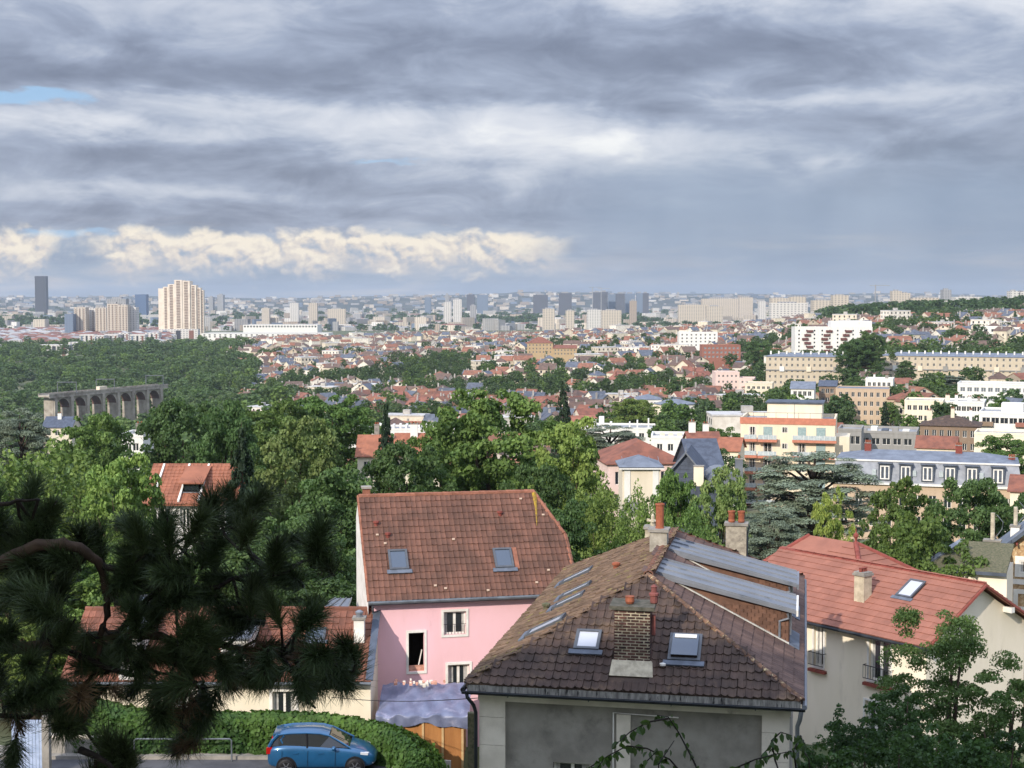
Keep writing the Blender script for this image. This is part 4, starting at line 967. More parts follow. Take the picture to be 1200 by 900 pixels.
def lobes_cloud(lobes, n, rng, inner=.6):
    C = np.array([l[0] for l in lobes], float); Rr = np.array([l[1] for l in lobes], float)
    w = (Rr[:, 0] * Rr[:, 1] * Rr[:, 2]) ** (2 / 3); idx = rng.choice(len(lobes), n, p=w / w.sum())
    D = rng.normal(0, 1, (n, 3)); D /= np.linalg.norm(D, axis=1)[:, None]; D[:, 2] = np.where(D[:, 2] < -.45, -D[:, 2], D[:, 2])
    r = rng.uniform(inner ** 3, 1.08, n) ** (1 / 3)
    return C[idx] + D * Rr[idx] * r[:, None], D
def tree_meshes(kind, H, W, n, size, leaf, seed, bark=None):
    """(trunk mesh, crown mesh) of a tree H metres tall and W wide standing at the origin"""
    rng = np.random.default_rng(seed); rr = random.Random(seed); tb = MB(); bark = bark or M_bark; R = W / 2; lobes = []
    if kind in ('round', 'oval', 'loose'):
        z0 = H * (.24 if kind != 'loose' else .16); nl = {'round': 24, 'oval': 24, 'loose': 34}[kind]; mains = []
        for i in range(nl):
            t = (i + .5) / nl; zc = z0 + (H - z0) * (.06 + .86 * t)
            env = R * math.sqrt(max(.06, 1 - ((t - .40) / .64) ** 2)); a = i * 2.4 + rr.random(); rad = env * math.sqrt(rr.uniform(.08, .62))
            lr = R * rr.uniform(.26, .44) * (1.0 if kind != 'loose' else .72); mains.append((Vector((rad * math.cos(a), rad * math.sin(a), min(zc, H - lr * .85))), lr))
        for c_, lr in mains:                       # each bough carries small clumps of leaves
            for q in range(9 if kind != 'loose' else 8):
                v = Vector((rr.gauss(0, 1), rr.gauss(0, 1), rr.gauss(.35, .9))).normalized(); sr = lr * rr.uniform(.26, .48)
                lobes.append((tuple(c_ + v * lr * rr.uniform(.62, 1.0)), (sr, sr, sr * rr.uniform(.55, .9))))
        tb.tube([(0, 0, -1.5), (.02 * H, 0, H * .2), (.0, .01 * H, H * .45), (.01 * H, 0, H * .8)], [H * .022, H * .018, H * .013, H * .004], 8)
        for k in range(14):
            l = mains[(k * 3 + 2) % nl]; zb = H * rr.uniform(.14, .5); tb.tube([(0, 0, zb), (l[0][0] * .5, l[0][1] * .5, (zb + l[0][2]) / 2 + .2), l[0]], [H * .009, H * .006, H * .002], 5)
    elif kind == 'plume':
        for i in range(46):
            a = rr.uniform(0, 6.28); rad = R * math.sqrt(rr.random()) * .85; hh = H * (1 - .35 * (rad / R) ** 2) * rr.uniform(.72, 1.0); lr = R * rr.uniform(.13, .22)
            lobes.append(((rad * math.cos(a), rad * math.sin(a), hh - lr * 2.2), (lr, lr, lr * rr.uniform(1.8, 3.0))))
            lobes.append(((rad * .9 * math.cos(a), rad * .9 * math.sin(a), hh * rr.uniform(.25, .6)), (lr * 1.2, lr * 1.2, lr * 2)))
        for k in range(7):
            a = k * .9; tb.tube([(.1 * R * math.cos(a), .1 * R * math.sin(a), -1), (.4 * R * math.cos(a), .4 * R * math.sin(a), H * .75)], [.08, .02], 5)
    elif kind == 'spruce':
        tb.tube([(0, 0, -1.5), (0, 0, H * .5), (0, 0, H * .99)], [H * .018, H * .012, .02], 7); Pl = []; Nl = []
        lv = 24
        for j in range(lv):
            t = j / lv; zc = H * (.08 + .90 * t); rad = R * (1 - t) ** .8 * rr.uniform(.85, 1.1) + .12
            nb = max(5, int(11 * (1 - t)) + 3)
            for b in range(nb):
                a = rr.uniform(0, 6.28); m = int(n / (lv * nb) * 1.6 * (1 - t * .6)) + 3; q = rng.uniform(.08, 1, m) ** .8
                x = q * rad; dz = -.32 * x + .10 * x * q + rng.normal(0, .10, m) * R * .25; sd = rng.normal(0, .13, m) * rad * (1 - q * .5)
                Pl.append(np.stack([x * math.cos(a) - sd * math.sin(a), x * math.sin(a) + sd * math.cos(a), zc + dz], 1)); Nl.append(np.tile([math.cos(a) * .4, math.sin(a) * .4, .7], (m, 1)))
        Pp, Nn = np.concatenate(Pl), np.concatenate(Nl)
    elif kind == 'cedar':
        tb.tube([(0, 0, -1.5), (.1, 0, H * .3), (-.2, .1, H * .6), (.1, 0, H * .93)], [H * .035, H * .028, H * .018, H * .005], 8)
        for j in range(190):
            t = rr.uniform(.05, 1.0) ** .75; zc = H * (.22 + .74 * t); rad = R * (math.sqrt(max(.02, 1 - ((t - .3) / .78) ** 2))) * rr.uniform(.2, 1.0) ** .6; a = rr.uniform(0, 6.28); lr = R * rr.uniform(.11, .22)
            lobes.append(((rad * math.cos(a), rad * math.sin(a), zc - .1 * rad), (lr, lr, lr * .26)))
            if j % 5 == 0: tb.tube([(0, 0, zc * .85), (rad * .5 * math.cos(a), rad * .5 * math.sin(a), zc * .97), (rad * math.cos(a), rad * math.sin(a), zc - .1 * rad)], [H * .010, H * .007, .03], 5)
    elif kind == 'poplar':
        tb.tube([(0, 0, -1.5), (0, 0, H * .9)], [H * .016, .03], 6)
        for j in range(26):
            t = (j + .5) / 26; a = rr.uniform(0, 6.28); rad = R * .5 * math.sin(math.pi * min(1, t * .9 + .12)); lr = R * rr.uniform(.25, .42) * (1.1 - .5 * t)
            lobes.append(((rad * math.cos(a), rad * math.sin(a), H * (.1 + .86 * t)), (lr, lr, lr * 1.7)))
    if kind != 'spruce': Pp, Nn = lobes_cloud(lobes, n, rng, .35 if kind != 'cedar' else .1)
    if kind == 'cedar': Nn = np.tile([0, 0, 1.2], (len(Pp), 1)) + Nn * .4
    V, Q = leaf_quads(Pp, Nn, rng, size, 1.5 if kind != 'cedar' else 2.2, .75 if kind != 'cedar' else .35)
    return tb.mesh('trunk', bark, True), np_mesh('crown', V, Q, leaf)
TPROTO = {}
def tree_kind(key, kind, n, size, leaf, seed, H=12.0, W=9.0):
    if key not in TPROTO: TPROTO[key] = (H, W, *tree_meshes(kind, H, W, n, size, leaf, seed))
    return TPROTO[key]
def plant(name, label, loc, H, W, proto, rz=0.0, group=None, cat='tree', parts=True):
    h0, w0, tm, cm = proto; s = (W / w0, W / w0, H / h0)
    t = thing(name, label, cat, loc, rz, group); t.scale = s
    if parts: put('trunk', tm, t)
    put('crown', cm, t)
    return t
KINDS = {'round': ('round', 26000, .25, L_mid, 1), 'round2': ('round', 26000, .24, L_dark, 2), 'big': ('oval', 34000, .25, L_mid, 3), 'light': ('round', 25000, .25, L_light, 4),
         'yel': ('round', 24000, .25, L_yel, 5), 'dark': ('oval', 26000, .25, L_dark, 6), 'plume': ('plume', 28000, .24, L_light, 7), 'plume2': ('plume', 28000, .24, L_mid, 8),
         'spruce': ('spruce', 16000, .30, L_spruce, 9), 'cedar': ('cedar', 60000, .20, L_cedar, 10), 'lime': ('loose', 18000, .20, L_lime, 12), 'loose': ('loose', 20000, .24, L_mid, 13),
         'loose2': ('loose', 20000, .24, L_dark, 14), 'purple': ('round', 9000, .36, L_purple, 15)}
NAMES = {'round': 'broadleaf_tree', 'round2': 'broadleaf_tree', 'big': 'broadleaf_tree', 'light': 'broadleaf_tree', 'yel': 'broadleaf_tree', 'dark': 'broadleaf_tree', 'plume': 'feathery_tree',
         'plume2': 'feathery_tree', 'spruce': 'spruce_tree', 'cedar': 'cedar_tree', 'lime': 'young_tree', 'loose': 'loose_crowned_tree', 'loose2': 'loose_crowned_tree', 'purple': 'plum_tree'}
def K(k): s = KINDS[k]; return tree_kind(k, s[0], s[1], s[2], s[3], s[4])
MIDTREES = [   # centre column, top row, width in photo pixels, distance, kind, label
 (22, 478, 84, 240, 'cedar', 'dark spreading cedar above the viaduct valley, beside a grey roof'),
 (105, 496, 112, 190, 'round', 'rounded green tree just below the railway viaduct'),
 (212, 478, 120, 180, 'round2', 'dark leafy tree beside the small white house in the valley'),
 (262, 484, 100, 150, 'dark', 'dark tree standing behind the dormered orange roof'),
 (50, 515, 190, 108, 'plume', 'wide light green feathery tree beside the dormered orange roof'),
 (142, 545, 120, 92, 'light', 'pale green maple half covering the dormered orange roof'),
 (0, 545, 130, 88, 'plume2', 'green feathery tree behind the pine branch'),
 (282, 500, 92, 108, 'spruce', 'dark spruce beside the dormered orange roof'),
 (350, 500, 116, 116, 'yel', 'yellow-green blossoming tree next to the dark spruce'),
 (320, 478, 120, 200, 'round', 'green tree rising behind the yellow-green blossoming tree'),
 (392, 468, 120, 230, 'big', 'broad green tree in front of the pale terraces'),
 (398, 560, 150, 84, 'dark', 'dark tree against the white end wall of the pink house'),
 (345, 615, 130, 74, 'round2', 'deep green tree behind the low cream house'),
 (240, 625, 140, 74, 'plume2', 'green tree behind the low cream house and the pine'),
 (130, 640, 150, 72, 'round', 'green tree hidden behind the pine tufts'),
 (30, 650, 140, 72, 'round', 'leafy tree beyond the pale blue gate'),
 (452, 472, 44, 195, 'spruce', 'slim dark spruce in front of the orange roofs'),
 (475, 528, 120, 120, 'round2', 'dark rounded tree above the chimney end of the pink house'),
 (572, 466, 170, 128, 'big', 'large green tree rising behind the pink house ridge'),
 (515, 505, 90, 140, 'round', 'green tree between the orange roofs and the largest tree'),
 (668, 502, 112, 118, 'light', 'light green domed tree next to the largest tree'),
 (628, 555, 100, 100, 'round2', 'dark tree behind the clipped end of the pink roof'),
 (655, 598, 100, 80, 'dark', 'dark tree squeezed between the pink and brown roofs'),
 (705, 562, 110, 88, 'plume', 'light green feathery tree behind the brown roof'),
 (752, 572, 90, 84, 'plume', 'feathery tree behind the tall terracotta pot'),
 (795, 562, 70, 104, 'round', 'small green tree in front of the slate gable'),
 (845, 556, 76, 104, 'yel', 'yellow-green tree in front of the slate roofs'),
 (815, 592, 100, 76, 'plume2', 'green tree beside the twin-pot chimney'),
 (905, 596, 90, 96, 'cedar', 'small grey-green cedar behind the twin-pot chimney'),
 (955, 530, 156, 150, 'cedar', 'spreading grey-green cedar in front of the balconied apartment block'),
 (976, 578, 70, 88, 'lime', 'bright lime green young tree below the spreading cedar'),
 (1055, 562, 116, 98, 'loose', 'loose dark tree in front of the slate mansard building'),
 (1140, 572, 120, 104, 'round2', 'dense dark tree below the far end of the mansard building'),
 (1085, 612, 130, 82, 'round', 'green tree just above the red ridge'),
 (1190, 590, 90, 110, 'loose2', 'dark tree behind the tall white chimney'),
 (1185, 514, 70, 260, 'round', 'green tree beside the end chimney of the mansard building'),
 (660, 446, 40, 300, 'spruce', 'tall dark conifer in front of the white flat roofs'),
 (715, 498, 90, 240, 'cedar', 'grey-green cedar beside the white flat roofs'),
 (850, 505, 60, 290, 'round', 'green tree beside the balconied apartment block'),
 (745, 470, 70, 420, 'light', 'light green tree in front of the white mansard block'),
 (842, 530, 60, 225, 'round2', 'dark tree between the cottages and the balconied apartment block'),
 (1020, 392, 46, 680, 'dark', 'tall dark trees massed between the two beige slabs'),
 (1005, 400, 50, 676, 'round2', 'broad dark tree at the end of the shorter beige slab'),
 (1063, 424, 26, 672, 'dark', 'rounded dark tree against the long beige slab'),
 (1105, 440, 60, 640, 'cedar', 'spreading dark cedar below the long beige slab'),
 (890, 402, 36, 840, 'dark', 'large dark tree next to the red brick block'),
 (1030, 395, 0, 0, '', '')]
def near_garden(px, d):
    q = [(abs(px - a) + abs(d - b) * 2, n) for a, b, n in ((210, 106, 'beside the dormered orange roof'), (350, 116, 'round the yellow-green blossoming tree'), (282, 108, 'round the dark spruce'), (250, 76, 'behind the low cream house'), (60, 110, 'round the wide feathery tree'), (105, 190, 'below the viaduct'),
         (455, 195, 'round the slim spruce'), (572, 128, 'at the foot of the largest tree'), (720, 90, 'behind the brown roof'), (820, 104, 'below the slate roofs'), (390, 230, 'in front of the pale terraces'), (960, 150, 'round the spreading cedar'), (1080, 100, 'above the red ridge'), (540, 100, 'behind the pink house'), (160, 260, 'beside the white valley house'), (20, 240, 'round the dark cedar'), (300, 300, 'at the foot of the valley wood'), (470, 300, 'beside the white flat terrace'))]
    return min(q)[1]
def mid_trees():
    rr = random.Random(44)
    for (px, py, w, d, k, lab) in MIDTREES:
        if not k: continue
        x = XZ(px, d); g = ground(x, d); H = Zy(py, d) - g; W = w / F * d
        plant(NAMES[k], lab, (x, d, g), H * 1.03, W * 1.1, K(k), rr.uniform(0, 6.28))
    # understorey of garden shrubs and small trees filling the slope
    ks = ['round', 'round2', 'light', 'loose', 'dark', 'plume2']
    labs = {'round': 'mid green garden tree', 'round2': 'dark green garden tree', 'light': 'light green garden tree', 'loose': 'loose leafy garden tree', 'dark': 'deep green upright garden tree', 'plume2': 'feathery green garden tree'}
    n = 0
    for i in range(400):
        d = rr.uniform(68, 330); px = rr.uniform(-60, 1260); x = XZ(px, d)
        if n >= 150: break
        if d < 90 and 380 < px < 700: continue
        if px > 680 and d > 120 and rr.random() < .6: continue
        if 690 < px < 1200 and d > 130: continue
        if px > 890 and d < 100: continue
        if 160 < px < 260 and 80 < d < 112: continue
        W = rr.uniform(5, 9); H = rr.uniform(5, 9.5); k = rr.choice(ks); g = ground(x, d)
        ytop = 450 - F * math.tan(math.atan2(g + H - CZ, d) + PITCH)
        if px > 380 and px < 900 and ytop < 520: continue
        plant(NAMES[k], labs[k] + ' ' + near_garden(px, d), (x, d, g), H, W, K(k), rr.uniform(0, 6.28), 'small trees of the wooded gardens'); n += 1
mid_trees()
# ------------------------------------------------------------------ middle-distance buildings
M_beige = plaster('beige_stone', RGB(196, 183, 162), .9); M_peach = plaster('peach_render', RGB(230, 214, 188), .92)
M_whitew = plaster('white_wall', RGB(228, 226, 220), .9); M_off = plaster('offwhite_wall', RGB(222, 210, 188), .9); M_pinkw = plaster('pale_pink_wall', RGB(226, 200, 190), .92)
M_grey = plaster('grey_wall', RGB(150, 148, 144), .85); M_brownw = plaster('brown_wall', RGB(142, 122, 104), .85); M_yellow = plaster('yellow_wall', RGB(182, 158, 124), .92)
M_tan = plaster('tan_wall', RGB(192, 170, 146), .9); M_redb = plaster('red_brick_wall', RGB(152, 104, 90), .88)
M_salmon = mat('salmon_band', RGB(196, 128, 104), RGB(178, 116, 94), rough=.9, scale=2)
M_orange = mat('tile_orange', RGB(160, 104, 80), RGB(138, 90, 70), rough=.9, scale=.9, coord='World', c3=RGB(120, 70, 54), c3scale=.5)
M_rust = mat('tile_rust', RGB(142, 92, 74), RGB(114, 76, 64), rough=.9, scale=.7, coord='World', c3=RGB(96, 60, 50), c3scale=.4)
M_flat = mat('flat_roof', RGB(166, 168, 170), RGB(132, 134, 136), rough=.95, scale=.3)
M_shut = mat('roller_shutter', RGB(150, 170, 168), RGB(130, 150, 150), rough=.7)
M_rail = mat('balcony_glass', RGB(188, 196, 196), RGB(160, 170, 172), rough=.3)
FOOT = []; LAND = []
def span(pl, pr, d, rz=0.0):
    xl, xr = XZ(pl, d), XZ(pr, d); return (xl + xr) / 2, (xr - xl) / math.cos(rz)
def block(name, label, cat, pl, pr, pt, d, D, wm, rows=4, bays=6, rz=0.0, win=(1.1, 1.5), roof='flat', rm=None, rise=2.5, pitch_rows=2.9, top=1.0, parapet=.5, side=None, sidebays=3,
          gm=None, fm=None, margin=.6, chims=0, wm_side=None, down=None, group=None, pane=False, cols=2):
    """a building given by its photo columns, top row and distance; its windows are single objects in real openings"""
    if (pl + pr) / 2 > 860: rz = rz - math.atan(((pl + pr) / 2 - 600) / F) - .06      # these fronts are turned towards the slope
    xc, W = span(pl, pr, d, rz); zt = Zy(pt, d); g = min(ground(xc, d), ground(xc + W / 2, d), ground(xc - W / 2, d)) - 1.5
    h = thing(name, label, cat, (xc, d, g), rz, group); H = zt - g; b = MB(); FOOT.append((xc, d + D / 2, max(W, D) / 2, pl, pr)); LAND.append((xc, d, name.replace('_', ' ')))
    def rowz(j): z1 = H - top - j * pitch_rows; return (z1 - win[1], z1)
    def openings(L, nb): return [(margin + (L - 2 * margin) * (i + .5) / nb - win[0] / 2, margin + (L - 2 * margin) * (i + .5) / nb + win[0] / 2, *rowz(j)) for j in range(rows) if rowz(j)[0] > .3 for i in range(nb)]
    F0 = (-W / 2, 0); ho = openings(W, bays); u, n = facade(b, F0, (W / 2, 0), 0, H, ho, .2)
    sides = {'L': ((-W / 2, D), (-W / 2, 0)), 'R': ((W / 2, 0), (W / 2, D))}; so = []
    for k, (p, q) in sides.items():
        hs = openings(D, sidebays) if side and k in side else []
        uu, nn = facade(b, p, q, 0, H, hs, .2, 1 if wm_side else 0); so += [(p, uu, nn, x) for x in hs]
    facade(b, (W / 2, D), (-W / 2, D), 0, H)
    b.build('wall', [wm, wm_side or wm], h)
    for o in ho: window(h, F0, u, n, *o, rec=.12, gm=gm, fm=fm, pane=pane, cols=cols)
    for (p, uu, nn, o) in so: window(h, p, uu, nn, *o, rec=.12, gm=gm, fm=fm, pane=pane, cols=cols)
    r = MB(); rm = rm or M_flat
    if roof == 'flat':
        r.box(-W / 2 + .2, W / 2 - .2, .2, D - .2, H - .3, H - .05); r.build('roof', rm, h)
        p = MB()
        for (x0, x1, y0, y1) in ((-W / 2 - .05, W / 2 + .05, -.05, .25), (-W / 2 - .05, W / 2 + .05, D - .25, D + .05), (-W / 2 - .05, -W / 2 + .25, .25, D - .25), (W / 2 - .25, W / 2 + .05, .25, D - .25)):
            p.box(x0, x1, y0, y1, H - .02, H + parapet)
        p.build('parapet', wm, h)
    elif roof == 'hip': roof_hip(r, -W / 2, W / 2, 0, D, H, rise); r.build('roof', rm, h)
    elif roof == 'gablex': roof_gable(r, -W / 2, W / 2, 0, D, H, rise); r.build('roof', rm, h); gb = MB(); [gb.poly([(x, 0, H), (x, D, H), (x, D / 2, H + rise - .1)]) for x in (-W / 2, W / 2)]; gb.build('gable', wm_side or wm, h)
    elif roof == 'gabley': roof_gable(r, -W / 2, W / 2, 0, D, H, rise, 'y'); r.build('roof', rm, h); gb = MB(); [gb.poly([(-W / 2, y, H), (W / 2, y, H), (0, y, H + rise - .1)]) for y in (0, D)]; gb.build('gable', wm, h)
    rr = random.Random(int(pl * 7 + pr))
    for k in range(chims):
        x = -W / 2 + W * (k + .5) / chims + rr.uniform(-.6, .6); zc = H + (rise * .55 if roof != 'flat' else 0)
        chimney(h, x, D * rr.uniform(.35, .65), zc - .5, zc + rr.uniform(1.0, 1.7) + (rise * .4 if roof != 'flat' else .2), rr.uniform(.6, 1.3), .6, rr.choice([M_whitew, M_concrete, M_off]), 2, ph=.3)
    return h, W, D, H, Frame(h)
def slab_on(h, name, m, x0, x1, y0, y1, z0, z1): return MB().box(x0, x1, y0, y1, z0, z1).build(name, m, h)

def mid_buildings():
    # dormered orange roof house in the trees on the left
    h, W, D, H, f = block('orange_roof_house', 'white house with orange tile roof and dark dormer among the trees', 'house', 168, 262, 588, 106, 7, M_whitew, 2, 3, roof=None, win=(.8, 1.4), top=.5, pane=True)
    zr = f.at(200, 546, 109.5).z; r = MB(); r.slab([(-W / 2 - .3, -.4, H - .1), (W / 2 + .3, -.4, H - .1), (W / 2 + .3, 3.5, zr), (-W / 2 - .3, 3.5, zr)], (0, 0, -.15)); r.slab([(W / 2 + .3, 7.4, H - .1), (-W / 2 - .3, 7.4, H - .1), (-W / 2 - .3, 3.5, zr), (W / 2 + .3, 3.5, zr)], (0, 0, -.15)); rf = r.build('roof', M_orange, h)
    phi = math.atan2(zr - H + .1, 3.9); rng = random.Random(2)
    tf = tile_field((-W / 2 - .3, -.4, H - .1), (1, 0, 0), (0, math.cos(phi), math.sin(phi)), W + .6, 3.9 / math.cos(phi), lambda a, q: True, .3, .4, rng)
    tiles_joined('front_tiles', [tile_proto(.3, .4, None, waves=1, amp=.03)], tf, M_orange, rf)
    for px in (187, 217, 240):
        x = f.at(px, 560, 108).x; MB().obox((x, 1.6, (H + zr) / 2 + .1), (.07, 0, 0), (0, 1.95, (zr - H) / 2), (0, 0, .08)).build('roof_upstand', M_whitew, rf)
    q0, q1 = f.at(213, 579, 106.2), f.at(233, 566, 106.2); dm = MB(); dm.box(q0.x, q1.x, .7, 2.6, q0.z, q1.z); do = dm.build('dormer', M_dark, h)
    MB().slab([(q0.x - .3, .35, q1.z), (q1.x + .3, .35, q1.z), (q1.x + .3, 3.3, q1.z + .9), (q0.x - .3, 3.3, q1.z + .9)], (0, 0, -.1)).build('dormer_roof', M_orange, do)
    MB().box(q0.x - .1, q1.x + .1, .62, .7, q0.z - .15, q0.z + .1).build('sill', M_zinc, do); MB().box(q0.x + .1, q1.x - .1, .64, .7, q0.z + .2, q1.z - .15).build('pane', M_glass, do)
    # orange roofs behind the slim spruce
    block('orange_roof_house', 'house with bright orange roof beside the slim spruce', 'house', 418, 452, 533, 215, 8, M_cream, 2, 2, roof='gablex', rm=M_orange, rise=2.6, win=(.9, 1.3), chims=1)
    block('orange_roof_house', 'house with wide orange roof next to the slim spruce', 'house', 462, 502, 532, 220, 8, M_cream, 2, 3, roof='gablex', rm=M_orange, rise=2.8, win=(.9, 1.3), chims=1)
    block('small_gable_house', 'small cream gable with orange verge in the trees behind the pink house', 'house', 492, 514, 551, 165, 6, M_cream, 1, 1, roof='gabley', rm=M_orange, rise=1.1, win=(.6, .8), rz=.35)
    block('white_valley_house', 'small white house with blocky chimney among the valley trees', 'house', 140, 166, 512, 230, 7, M_whitew, 2, 2, roof='flat', win=(.9, 1.2), chims=1)
    block('slate_valley_house', 'grey slate roof in the trees in front of the viaduct', 'house', 48, 82, 500, 420, 9, M_off, 1, 3, roof='gablex', rm=M_slate, rise=2.6, chims=1)
    # red hipped roof and its neighbours
    h, W, D, H, f = block('rust_roof_mansion', 'large old house with mottled rust-red hipped roof', 'house', 713, 806, 543, 182, 12, M_pinkw, 2, 6, rz=.12, roof='hip', rm=M_rust, rise=2.5, win=(.9, 1.6), chims=0, side='L')
    for px, t in ((746, 527), (755, 530), (806, 524)):
        q = f.at(px, t, 186); chimney(h, q.x, q.y, H, q.z, .7, .6, M_concrete, 1)
    h, W, D, H, f = block('zinc_pavilion', 'cream pavilion with shallow blue zinc pyramid roof', 'house', 730, 775, 547, 150, 5.4, M_off, 0, 0, roof='hip', rm=M_slateblue, rise=.9, pane=True)
    MB().box(-W / 2 - .35, W / 2 + .35, -.35, -.2, H - .25, H - .05).build('fascia', M_whitew, h)
    for k in range(5): MB().obox((-W / 2 + W * k / 4 * .96 + .1, 1.1, H + .38), (.02, 0, 0), (0, 1.3, .42), (0, 0, .03)).build('roof_seam', M_zinc, h)
    for x in (-W / 2 + .5, W / 2 - .5): MB().box(x - .3, x + .3, -.08, .0, H - 3.6, H - .3).build('pilaster', M_whitew, h)
    # slate gable with zinc edges
    h, W, D, H, f = block('slate_gable_house', 'slate-hung gable house with zinc verges and cream chimney', 'house', 776, 834, 566, 152, 9, M_slate, 0, 0, rz=-.18, roof=None)
    zr = f.at(802, 531, 152).z; gb = MB(); gb.poly([(-W / 2, 0, H), (W / 2, 0, H), (0, 0, zr)]); gb.build('gable', M_slate, h); r = MB(); roof_gable(r, -W / 2, W / 2, 0, D, H, zr - H, 'y', .3); r.build('roof', M_slate, h)
    for sg in (-1, 1): MB().obox((sg * W / 4, -.34, (H + zr) / 2 + .06), (sg * W / 4, 0, (H - zr) / 2), (0, .08, 0), (0, 0, .10)).build('zinc_verge', M_zinc, h)
    for j in range(9):
        z = H - .2 + j * .4; x = W / 2 * max(0, (zr - z) / (zr - H)) if z > H else W / 2
        if x > .3: MB().box(-x + .15, x - .15, -.03, .0, z, z + .03).build('slate_course', M_zincd, h)
    q = f.at(819, 562, 150.5); chimney(h, q.x, q.y - .3, q.z - .6, f.at(819, 546, 150.5).z, 1.0, .7, M_cream, 0)
    MB().lathe([(.1, 0), (.05, .3), (.02, .9)], (0, -.3, zr), 6).build('finial', M_zinc, h)
    h, W, D, H, f = block('slate_roof_house', 'house with broad grey slate roof beside the slate gable', 'house', 812, 848, 548, 172, 9, M_slate, 0, 0, roof='gablex', rm=M_slate, rise=3.0, rz=.1)
    h, W, D, H, f = block('curved_zinc_house', 'house with rounded zinc roof ends next to the slate roofs', 'house', 834, 872, 572, 148, 7, M_zincd, 1, 2, roof=None, win=(.7, 1.1), pane=True)
    r = MB(); k = 9
    prof = [(W / 2 * math.cos(math.pi * i / k), H + 1.6 * math.sin(math.pi * i / k)) for i in range(k + 1)]
    for i in range(k): r.add([(prof[i][0], -.3, prof[i][1]), (prof[i + 1][0], -.3, prof[i + 1][1]), (prof[i + 1][0], D, prof[i + 1][1]), (prof[i][0], D, prof[i][1])], [(0, 1, 2, 3)])
    r.add([(a, -.3, z) for a, z in prof], [tuple(reversed(range(k + 1)))]); r.build('roof', M_zinc, h)
    q = f.at(866, 538, 150); chimney(h, q.x, 2, H, q.z, .7, .7, M_zinc, 1)
    block('red_roof_cottage', 'cream cottage with dark red roof below the white flat roofs', 'house', 809, 845, 519, 250, 8, M_cream, 1, 3, roof='gablex', rm=M_rust, rise=1.6, win=(.8, 1.1), chims=2)
    block('orange_roof_cottage', 'small house with bright orange roof beside the balconied block', 'house', 842, 866, 527, 245, 7, M_cream, 1, 2, roof='gablex', rm=M_orange, rise=1.8, win=(.8, 1.1), rz=-.3)
    # white flat-roofed modern range
    h, W, D, H, f = block('white_flat_range', 'long white flat-roofed building with stepped parapets and vents', 'apartment block', 674, 770, 503, 400, 14, M_whitew, 2, 9, roof='flat', win=(1.4, 1.2), rz=-.1)
    for (a, t, w_) in ((705, 488, 7), (716, 494, 3), (738, 494, 2), (747, 492, 2), (760, 490, 2), (690, 492, 20)):
        q = f.at(a, t, 404); MB().box(q.x - w_ * .1, q.x + w_ * .1, 3, 5, H - .1, q.z).build('roof_block', M_whitew, h)
    h, W, D, H, f = block('white_flat_house', 'low white flat-roofed house with row of roof vents', 'house', 764, 822, 514, 270, 9, M_whitew, 2, 4, roof='flat', win=(1.0, 1.3), rz=-.12)
    for k in range(4): MB().box(-W / 3 + k * 1.6, -W / 3 + k * 1.6 + .9, 3, 4, H, H + .8).build('roof_vent', M_off, h)
    h, W, D, H, f = block('white_flat_terrace', 'row of low white flat roofs with many small chimneys', 'terrace', 408, 534, 504, 420, 12, M_whitew, 1, 14, roof='flat', win=(1.0, 1.1))
    rr = random.Random(9)
    for k in range(16): x = -W / 2 + W * (k + .5) / 16; MB().box(x - .3, x + .3, rr.uniform(1, 7), rr.uniform(7.2, 8), H, H + rr.uniform(.6, 1.6)).build('roof_vent', M_whitew, h)
    # peach apartment block with balconies
    h, W, D, H, f = block('balcony_apartment_block', 'peach apartment block with salmon bands, balconies and white penthouse', 'apartment block', 871, 977, 494, 255, 12, M_peach, 0, 0, roof='flat', parapet=.6)
    MB().box(-W / 2 - .12, W / 2 + .12, -.12, .0, H - .5, H + .62).build('salmon_band', M_salmon, h)
    P0 = (-W / 2, 0); u, n = Vector((1, 0, 0)), Vector((0, -1, 0))
    for j in range(5):
        z = H - 3.25 - 2.82 * j
        if z < 1: continue
        for (a, b_, kind) in ((877, 885, 'w'), (894, 905, 's' if j == 0 else 'w'), (916, 923.5, 'k'), (935, 945, 's' if j == 0 else 'w'), (957, 968, 's')):
            xa, xb = f.at(a, 500, 255).x + W / 2, f.at(b_, 500, 255).x + W / 2
            if kind == 'k': window(h, P0, u, n, xa, xb, z + 1.3, z + 2.3, rec=-.03)
            elif kind == 's': MB().box(xa - W / 2, xb - W / 2, -.05, .02, z + .15, z + 2.3).build('roller_shutter', M_shut, h)
            else: window(h, P0, u, n, xa, xb, z + .15, z + 2.3, rec=-.03)
        for (a, b_) in ((871, 887), (888, 911), (929, 981)):
            if a == 929 and j > 1: continue
            xa, xb = f.at(a, 500, 255).x, f.at(b_, 500, 255).x; dp = 1.1 if a != 888 else 1.5
            bo = MB().box(xa, xb, -dp, -.0, z - .28, z + .16).build('balcony', M_salmon, h)
            g_ = MB().box(xa + .05, xb - .05, -dp, -dp + .04, z + .2, z + .95).build('balustrade', M_rail, bo)
            for k in range(int((xb - xa) / .9) + 1): MB().box(xa + .05 + k * .9, xa + .1 + k * .9, -dp - .03, -dp, z + .16, z + 1.05).build('rail_post', M_white, bo)
    ph0, ph1 = f.at(899, 474, 258).x, f.at(964, 474, 258).x; pz = f.at(900, 472.5, 258).z
    pb = MB().box(ph0, ph1, 2.5, 9, H, pz).build('penthouse', M_cream, h); MB().box(ph0 - .3, ph1 + .3, 2.2, 9.3, pz, pz + .25).build('penthouse_roof', M_zincd, pb)
    MB().box((ph0 + ph1) / 2 - .04, (ph0 + ph1) / 2 + .04, 2.45, 2.5, H, pz).build('joint', M_grey, pb)
